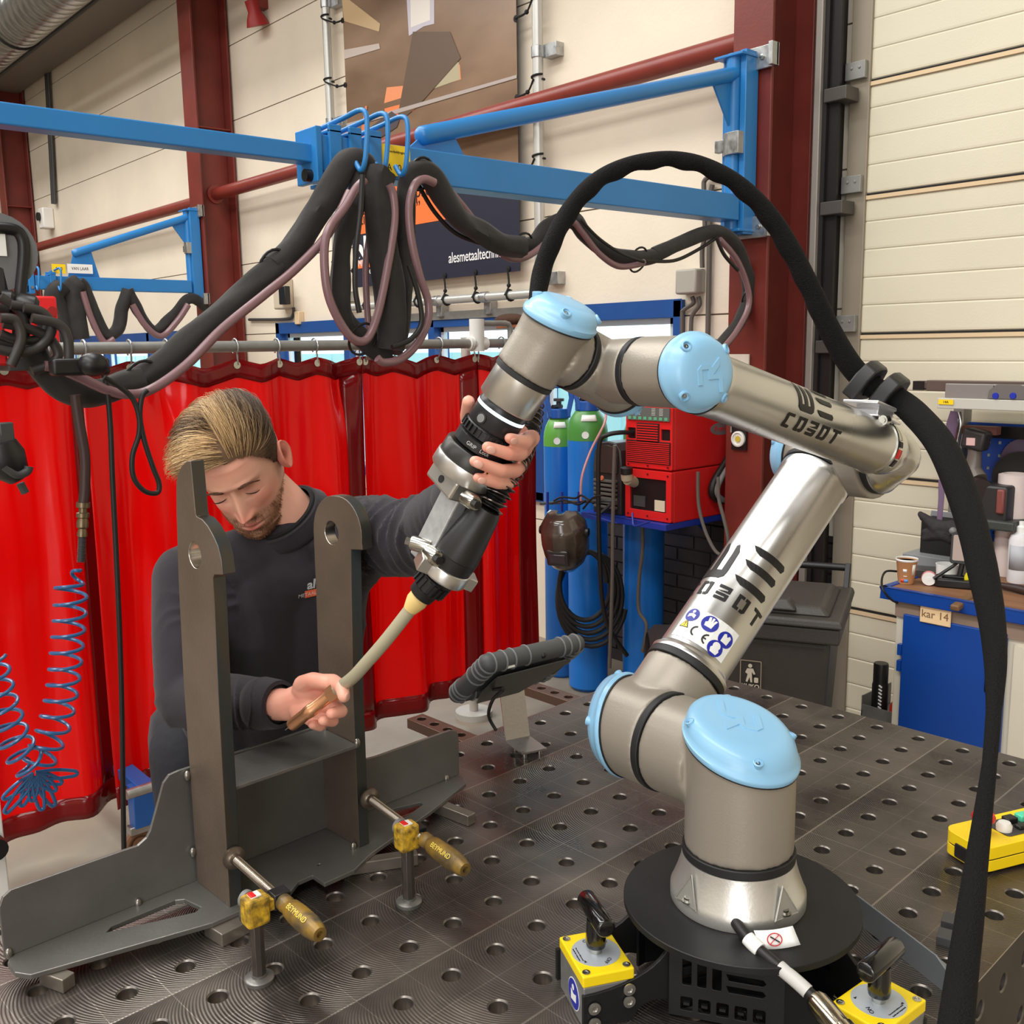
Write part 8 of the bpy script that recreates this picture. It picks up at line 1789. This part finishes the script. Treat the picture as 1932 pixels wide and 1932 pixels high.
# left hand round the tool
PC = cyl_pt(.070, 150, .058)
roundcone(tor, WL, cyl_pt(.105, 150, .060), .0265, .026); 
for s0, a_ in ((.020, 112), (.040, 118), (.062, 120), (.084, 118)):
    roundcone(tor, cyl_pt(.100, 150, .062), cyl_pt(s0, a_, .060), .021, .0125, 16)
roundcone(tor, cyl_pt(.03, 140, .060), cyl_pt(.09, 140, .060), .015, .018, 16)
def chain(pts, rad, mb=tor, seg=14):
    for a, b, ra, rb in zip(pts[:-1], pts[1:], rad[:-1], rad[1:]): roundcone(mb, a, b, ra, rb, seg)
R1 = .0365
nails = []
for (s0, s1, a1, r_, Rc) in ((.020, .024, 40, .0088, .0455), (.038, .048, 12, .0093, .0480), (.062, .072, 6, .0092, .0550), (.083, .090, 22, .0082, .0560)):
    A = [112, 82, (82 + a1) / 2 + 6, a1]; S_ = [s0, s0 + .002, (s0 + s1) / 2 + .001, s1]; RR = [Rc + .012, Rc + .006, Rc + .001, Rc - .001]
    P = [cyl_pt(S_[k], A[k], RR[k]) for k in range(4)]; chain(P, [r_ + .0025, r_ + .0012, r_ + .0002, r_ - .0012])
    nails.append((cyl_pt(s1 - .0005, a1 + 5, Rc + r_ - .0030), cyl_pt(0, a1 + 5, 1) - cyl_pt(0, a1 + 5, 0), (P[3] - P[2]).normalized(), r_))
chain([cyl_pt(.110, 165, .058), cyl_pt(.075, 195, .052), cyl_pt(.045, 228, .050), cyl_pt(.022, 255, .0475)], [.019, .0135, .0110, .0092])
# right hand round the torch neck behind the nozzle
hp0 = dep(560, 1322, 1.665); pc = dep(588, 1312, 1.655)
roundcone(tor, WRr, pc, .0270, .028, 18); roundcone(tor, dep(578, 1300, 1.65), dep(606, 1296, 1.63), .024, .019, 16); roundcone(tor, dep(572, 1338, 1.655), dep(600, 1336, 1.635), .024, .018, 16)
chain([dep(600, 1288, 1.625), dep(628, 1286, 1.580), dep(645, 1297, 1.522), dep(649, 1314, 1.510)], [.0150, .0125, .0112, .0098])     # index over the neck
nails.append((dep(655, 1314, 1.503), (RX * .85 - RF * .35 + RD * .2).normalized(), RD, .0088))
chain([dep(604, 1330, 1.625), dep(632, 1332, 1.605), dep(644, 1342, 1.570), dep(626, 1346, 1.555)], [.0135, .0112, .0105, .0095])
chain([dep(598, 1346, 1.635), dep(624, 1354, 1.615), dep(628, 1360, 1.590), dep(610, 1359, 1.570)], [.0125, .0108, .0100, .0092])
chain([dep(584, 1356, 1.640), dep(606, 1368, 1.622), dep(604, 1370, 1.600), dep(590, 1366, 1.585)], [.0115, .0098, .0090, .0084])
chain([dep(572, 1292, 1.640), dep(590, 1284, 1.610), dep(612, 1286, 1.585), dep(632, 1292, 1.562)], [.0165, .0140, .0122, .0100])  # thumb on top
bmesh_body = fuse(tor, 0.0024, 5, 0.45)
add_body([v.co.copy() for v in bmesh_body.vertices], [tuple(p.vertices) for p in bmesh_body.polygons], lambda v: (lambda n: [230 + 6 * n, 164 + 14 * n, 142 + 12 * n] if (v - WL).length < .2 or (v - WRr).length < .2 else [226, 168, 146])(mnoise.noise(v * 45)))
bpy.data.meshes.remove(bmesh_body)
pm = bpy.data.meshes.new('person'); pm.from_pydata(body_v, [], body_f)
ca = pm.color_attributes.new('Col', 'FLOAT_COLOR', 'POINT')
for i, c in enumerate(body_c): ca.data[i].color = rgb(*[max(0, min(255, q)) for q in c])
bm = bmesh.new(); bm.from_mesh(pm); bmesh.ops.recalc_face_normals(bm, faces=bm.faces); bm.to_mesh(pm); bm.free()
pm.polygons.foreach_set('use_smooth', [True] * len(pm.polygons))
person = mobj(pm, 'person', attr_mat('skin', .46, sub=.12, spec=.4))
tag(person, 'blond man in dark sweatshirt bending over the bracket, holding robot tool and torch nozzle', 'person')
for (p, n, t, r_) in nails:
    x, y, z = frame(n, t); MB().sphere(p, (r_ * .78, r_ * .62, r_ * .20), 14, 8, mtx((0, 0, 0), x, y, z)).build('fingernail', mat('nail', (232, 178, 160), .3, coat=.3), person)
# eyes looking down: lids with lashes, brows
for sd in (1, -1):
    L_ = []
    for k in range(13):
        u = -1 + 2 * k / 12; x = .0325 + .0135 * u; z = -.0068 + .0030 * u * u - .0008 * u
        w_, f_, b_ = lerp_tab(z); L_.append(HM @ V((sd * x, f_ * (1 - .30 * (x / .074) ** 3.2) + face_dy(x, z) + .0004, z)))
    MB().tube(L_, [.0004 + .0009 * math.sin(PI * (k + .5) / 13) for k in range(13)], 6).build('eyelash_line', mat('lash', (46, 30, 24), .7), person)
    br_ = MB(); rnd = random.Random(4)
    for k in range(170):
        u = rnd.random(); x = .013 + .037 * u; z = .0165 + .0075 * math.sin(u * 2.2) - .004 * u * u * 1.6 + rnd.uniform(-.0030, .0030) * (1 - .6 * u)
        def fp(x, z): w_, f_, b_ = lerp_tab(z); return f_ * (1 - .30 * (x / .074) ** 3.2) + face_dy(x, z)
        a = V((sd * x, fp(x, z) + .0002, z)); x2 = x + .006; z2 = z + .0014 * (1 - 2 * u); b = V((sd * x2, fp(x2, z2) + .0014, z2))
        br_.tube([HM @ a, HM @ ((a + b) / 2 + V((0, .0006, .0002))), HM @ b], [.00042, .0004, .0001], 4)
    br_.build('eyebrow', mat('brow_hair', (98, 66, 44), .7), person)
# short beard
bdm = MB(); rnd = random.Random(9)
cnt = 0
while cnt < 1500:
    j = rnd.randint(int(NZ * .62), NZ - 8); i = rnd.randint(0, NP_ - 1); p = V(hv[j * NP_ + i]); ax = abs(p.x)
    if p.y < -.005 or p.z > -.052: continue
    up_lip = p.z > -.066 and ax < .026; around = g2(p.x, p.z, 0, -.0745, .023, .0095) > .4
    if around: continue
    if p.z > -.088 and ax < .045 and not up_lip and p.z > -.080: 
        if rnd.random() > .18: continue
    cnt += 1; n = V((p.x * 1.2, p.y * .9, 0)).normalized(); q = p + n * .0022 + V((rnd.uniform(-.001, .001), 0, -.0040))
    bdm.tube([HM @ p, HM @ ((p + q) / 2 + n * .0008), HM @ q], [.0003, .00028, .0001], 3)
bdm.build('beard', mat('beard_hair', (122, 82, 56), .7), person)
# hair
HE = V((0, -.0135, .030)); HRd = V((.0790, .0995, .0765))
def on_ell(q, off):
    d = V(((q.x - HE.x) / HRd.x, (q.y - HE.y) / HRd.y, (q.z - HE.z) / HRd.z)); l = d.length
    b = V((HE.x + d.x / l * HRd.x, HE.y + d.y / l * HRd.y, HE.z + d.z / l * HRd.z)); n = V((d.x / HRd.x, d.y / HRd.y, d.z / HRd.z)).normalized(); return b + n * off, n
def hairline(x, y):
    # lowest z with hair for a direction
    a = math.degrees(math.atan2(abs(x), y + .0135))
    K = [(0, .070), (25, .066), (40, .054), (52, .036), (62, .018), (76, -.012), (86, -.006), (100, .016), (118, -.018), (140, -.050), (180, -.062)]
    for (a0, z0), (a1, z1) in zip(K[:-1], K[1:]):
        if a0 <= a <= a1: return z0 + (z1 - z0) * (a - a0) / (a1 - a0)
    return -.06
sh_ = MB(); vs = []; ok = {}
NU_, NV_ = 96, 60
for j in range(NV_ + 1):
    for i in range(NU_):
        th = PI * j / NV_ * .78; ph = 2 * PI * i / NU_; q = V((HE.x + HRd.x * math.sin(th) * math.sin(ph), HE.y + HRd.y * math.sin(th) * math.cos(ph), HE.z + HRd.z * math.cos(th)))
        topness = max(0, min(1, (q.z - .035) / .05)); dz = q.z - hairline(q.x, q.y)
        off = .0008 + min(.009, max(0, dz) * .30) * topness + .002 * min(1, max(0, dz) / .01) + .0012 * mnoise.noise(V((q.x * 40, q.y * 90, q.z * 40)))
        p, n = on_ell(q, off); ok[(j, i)] = dz > -.002; vs.append(HM @ p)
fs = [(j * NU_ + i, j * NU_ + (i + 1) % NU_, (j + 1) * NU_ + (i + 1) % NU_, (j + 1) * NU_ + i) for j in range(NV_) for i in range(NU_) if ok[(j, i)] and ok[(j + 1, i)] and ok[(j, (i + 1) % NU_)] and ok[(j + 1, (i + 1) % NU_)]]
sh_.add(vs, fs); scalp = sh_.build('scalp_hair', mat('hair_under', (96, 70, 46), .75), person, smooth=80)
rnd = random.Random(21); HV, HFc, HCc = [], [], []
def strand(P, R_, col):
    o = len(HV); n = len(P)
    for k in range(n):
        t = (P[min(k + 1, n - 1)] - P[max(k - 1, 0)]).normalized(); x, y, _ = frame(t)
        for m in range(3): a = 2 * PI * m / 3; HV.append(HM @ (P[k] + (x * math.cos(a) + y * math.sin(a)) * R_ * (1 - .75 * k / (n - 1)))); HCc.append(col)
    for k in range(n - 1):
        for m in range(3): HFc.append((o + k * 3 + m, o + k * 3 + (m + 1) % 3, o + (k + 1) * 3 + (m + 1) % 3, o + (k + 1) * 3 + m))
count = 0
while count < 6200:
    th = math.acos(rnd.uniform(-.75, 1)); ph = rnd.uniform(0, 2 * PI)
    q = V((HE.x + HRd.x * math.sin(th) * math.sin(ph), HE.y + HRd.y * math.sin(th) * math.cos(ph), HE.z + HRd.z * math.cos(th)))
    hl = hairline(q.x, q.y)
    if q.z < hl: continue
    count += 1
    top = max(0, min(1, (q.z - .040) / .035)); front = max(0, min(1, (q.y + .02) / .07))
    clump = mnoise.noise(V((q.x * 28, q.y * 28, q.z * 28 + 3)))
    # x grows to his right: the top is swept from the left side over to the right and back
    sm = max(0, min(1, (top - .05) / .45)); sm = sm * sm * (3 - 2 * sm)
    Dt = V((.72 + .30 * clump, -.50 + .42 * front * (1 if q.x < .02 else .5), -.12 * front)); Ds = V((0.0, -.85, -.42))
    if q.x < -.02 and top > 0: Dt = V((.25 + .2 * clump, -.9, .25))
    D = Ds.lerp(Dt, sm); Lh = (.026 + .016 * rnd.random()) * (1 - sm) + sm * (.054 + .028 * top * rnd.uniform(.5, 1.15)); lift = .0040 * (1 - sm) + sm * (.010 + .012 * top) * rnd.uniform(.4, 1.25) * (1 + .45 * front)
    D = D + V((rnd.uniform(-.10, .10), rnd.uniform(-.10, .10), rnd.uniform(-.08, .08)))
    P = []; cur = q.copy(); n_ = 8; base_off = .0012 + (.008 * top)
    for k in range(n_ + 1):
        t = k / n_; p, n = on_ell(cur, base_off * min(1, t * 3) + lift * math.sin(min(1, t * 1.15) * PI * .62) + .0022 * clump * t)
        P.append(p); d = D - n * D.dot(n); cur = cur + d.normalized() * (Lh / n_)
    blondness = max(0, min(1, .30 + .95 * clump + .45 * top * front + .35 * (q.x / .06) + rnd.uniform(-.35, .3)))  # blonder towards the top front and his right, varied by clump
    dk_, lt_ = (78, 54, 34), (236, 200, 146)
    strand(P, .00062 if top > .25 else .0005, [dk_[i] + (lt_[i] - dk_[i]) * blondness * (1 if top > .25 else .42) for i in range(3)])
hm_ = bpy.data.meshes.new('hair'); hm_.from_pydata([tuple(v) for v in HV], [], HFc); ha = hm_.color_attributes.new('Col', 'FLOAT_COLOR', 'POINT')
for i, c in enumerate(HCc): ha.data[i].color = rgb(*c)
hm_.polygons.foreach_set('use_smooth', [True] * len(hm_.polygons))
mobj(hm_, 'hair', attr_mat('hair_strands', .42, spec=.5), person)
# sweatshirt
M_shirt = mat('sweatshirt', (38, 33, 40), .92, var=.10, vscale=40, bump=.25, bscale=600, sheen=.10)
sw = MB()
fw = V((.80, -.55, -.1)).normalized()
SRo = SR + V((-.005, -.005, -.005)); SLo = SL
roundcone(sw, NB - up * .035 + fw * .0, NB - up * .085, .078, .10, 28)
roundcone(sw, SRo, NB - up * .055, .066, .078, 24); roundcone(sw, SLo, NB - up * .055, .068, .078, 24)
lat = (SL - SR).normalized()
for k in (-1, 1):
    roundcone(sw, CH + lat * (.085 * k) + up * .05, WA + lat * (.075 * k), .108, .105, 28); roundcone(sw, (SR if k < 0 else SL) - up * .03, CH + lat * (.085 * k) + up * .05, .075, .108, 24)
    roundcone(sw, WA + lat * (.075 * k), HP_ + lat * (.07 * k), .105, .118, 24)
roundcone(sw, CH + up * .06, WA, .115, .11, 28)
roundcone(sw, SRo, (SRo + ER) / 2, .066, .064, 24); roundcone(sw, (SRo + ER) / 2, ER, .064, .056, 24); roundcone(sw, ER, ER + (WRr - ER) * .78, .056, .044, 24)
roundcone(sw, SLo, (SLo + EL_) / 2, .072, .074, 24); roundcone(sw, (SLo + EL_) / 2, EL_, .074, .064, 24); roundcone(sw, EL_, EL_ + (WL - EL_) * .5, .062, .050, 24); roundcone(sw, EL_ + (WL - EL_) * .5, EL_ + (WL - EL_) * .80, .050, .040, 24)
swm = fuse(sw, 0.0050, 10, .5)
swm.update()
nrm = [v.normal.copy() for v in swm.vertices]
def seg_t(p, a, b): d = b - a; t = (p - a).dot(d) / d.length_squared; tc = max(0, min(1, t)); return tc, (p - (a + d * tc)).length
for i, v in enumerate(swm.vertices):
    p = v.co; d = 0
    for a, b, ra, amp, fr_q in ((SLo, EL_, .085, .0110, 13), (EL_, WL, .075, .0080, 18), (SRo, ER, .08, .0090, 11), (ER, WRr, .065, .0075, 15)):
        t, dist = seg_t(p, a, b)
        if dist < ra * 1.25:
            ax_ = (b - a).normalized(); L_ = (p - a).dot(ax_); x, y, z = frame(ax_); q = p - a; ang = math.atan2(q.dot(y), q.dot(x))
            w_ = math.sin(L_ * 2 * PI * fr_q + 2.6 * math.sin(ang + L_ * 9) + 5.5 * mnoise.noise(p * 9)); w_ = 1 - abs(w_) ** .8 * 1.6
            d += amp * w_ * (.5 + .5 * math.sin(ang * 1.0 + a.x * 9 + L_ * 6)) * (.35 + .65 * min(1, abs(t - .0) * 3)) * .75
            break
    else:
        fd = mnoise.noise(V((p.x * 9 + 1.7 * p.z, p.y * 9 + 2.5 * p.z, p.z * 4))); d += .010 * fd + .006 * (1 - abs(mnoise.noise(V((p.x * 8, p.y * 12 + p.z * 7, p.z * 5 + 4))) * 2) ** .7)
    v.co = p + nrm[i] * d
shirt = mobj(swm, 'sweatshirt', M_shirt, person)
def ringband(c, n, r0, r1, w_, nm, m, ell=1.0, xdir=None, wob=.0):
    x, y, z = frame(n, xdir); mb = MB(); pr = [(r0 - .004, -w_), (r0 + .003, -w_ * .9), (r0 + .005, -w_ * .4), (r1 + .005, w_ * .5), (r1 + .003, w_ * .95), (r1 - .004, w_)]
    vs = []; SG = 40
    for (r, h) in pr:
        for k in range(SG): a = 2 * PI * k / SG; vs.append(c + (x * math.cos(a) + y * math.sin(a) * ell) * (r + wob * math.sin(5 * a)) + z * h)
    mb.add(vs, [(i * SG + k, i * SG + (k + 1) % SG, (i + 1) * SG + (k + 1) % SG, (i + 1) * SG + k) for i in range(len(pr) - 1) for k in range(SG)])
    return mb.build(nm, m, person, smooth=60)
cR = ER + (WRr - ER) * .80; dR = (WRr - ER).normalized(); ringband(cR + dR * .004, dR, .0405, .0375, .030, 'cuff', M_shirt)
cL = EL_ + (WL - EL_) * .84; dL = (WL - EL_).normalized(); ringband(cL, dL, .040, .0375, .028, 'cuff', M_shirt)
nd = ((HC - HU * .05 - HFr * .02) - NB).normalized(); nd = (nd * .7 + fw * .35 + up * .25).normalized()
ringband(NB + nd * .022 + fw * .010, nd, .082, .072, .0165, 'collar', M_shirt, ell=1.0)
ringband(NB + nd * .030 + fw * .008, nd, .068, .066, .014, 'undershirt_neck', mat('undershirt_black', (12, 12, 13), .9), ell=1.0)
# chest logo laid on the cloth
from mathutils.bvhtree import BVHTree
bv = BVHTree.FromPolygons([v.co.copy() for v in swm.vertices], [tuple(p.vertices) for p in swm.polygons])
def onshirt(px, py, off=.0014):
    r = ray(px, py).normalized(); h = bv.ray_cast(CAM, r); return (h[0] + h[1] * off) if h[0] is not None else dep(px, py, 1.9)
def lwrap(cx_, cy_, k, off):
    return lambda p: onshirt(cx_ + p.x * k * .97 + p.y * k * .06, cy_ - p.y * k * .95 - p.x * k * .23, off)
text_part('ales', 1.0, None, mat('logo_white', (232, 232, 232), .7), parent=shirt, wrap=lwrap(598, 1100, 25, .0016), bold=.03, cuts=1)
orf = MB().grid(lambda s, t: onshirt(575 + 54 * s, 1128 - 12 * s - 13 * t, .0012), 14, 4).build('logo_strip', mat('logo_orange', (222, 100, 60), .7), shirt)
text_part('METAALTECHNIEK', .40, None, mat('logo_white', (232, 232, 232), .7), parent=shirt, wrap=lwrap(602, 1115.5, 24, .0022), cuts=0)
# trousers and boots, behind the table
tr2 = MB(); bt_ = MB()
roundcone(tr2, WA - up * .03, HP_, .125, .135)
for s_ in (1, -1):
    hp = HP_ + V((0, -.09 * s_, -.02)); kn = V((hp.x + .03, hp.y - .02 * s_, .50)); an = V((hp.x - .03, hp.y - .03 * s_, .14)); roundcone(tr2, hp, kn, .098, .072); roundcone(tr2, kn, an, .072, .060)
    b_ = MB(); roundcone(b_, V((an.x, an.y, .11)), V((an.x, an.y, .07)), .055, .055); roundcone(b_, V((an.x - .02, an.y, .045)), V((an.x + .15, an.y - .03, .042)), .045, .042)
    mobj(fuse(b_, .008, 3), 'boot', M_blackm, person)
mobj(fuse(tr2, .009, 5), 'trousers', mat('work_trousers', (34, 34, 40), .9, bump=.3, bscale=40), person)
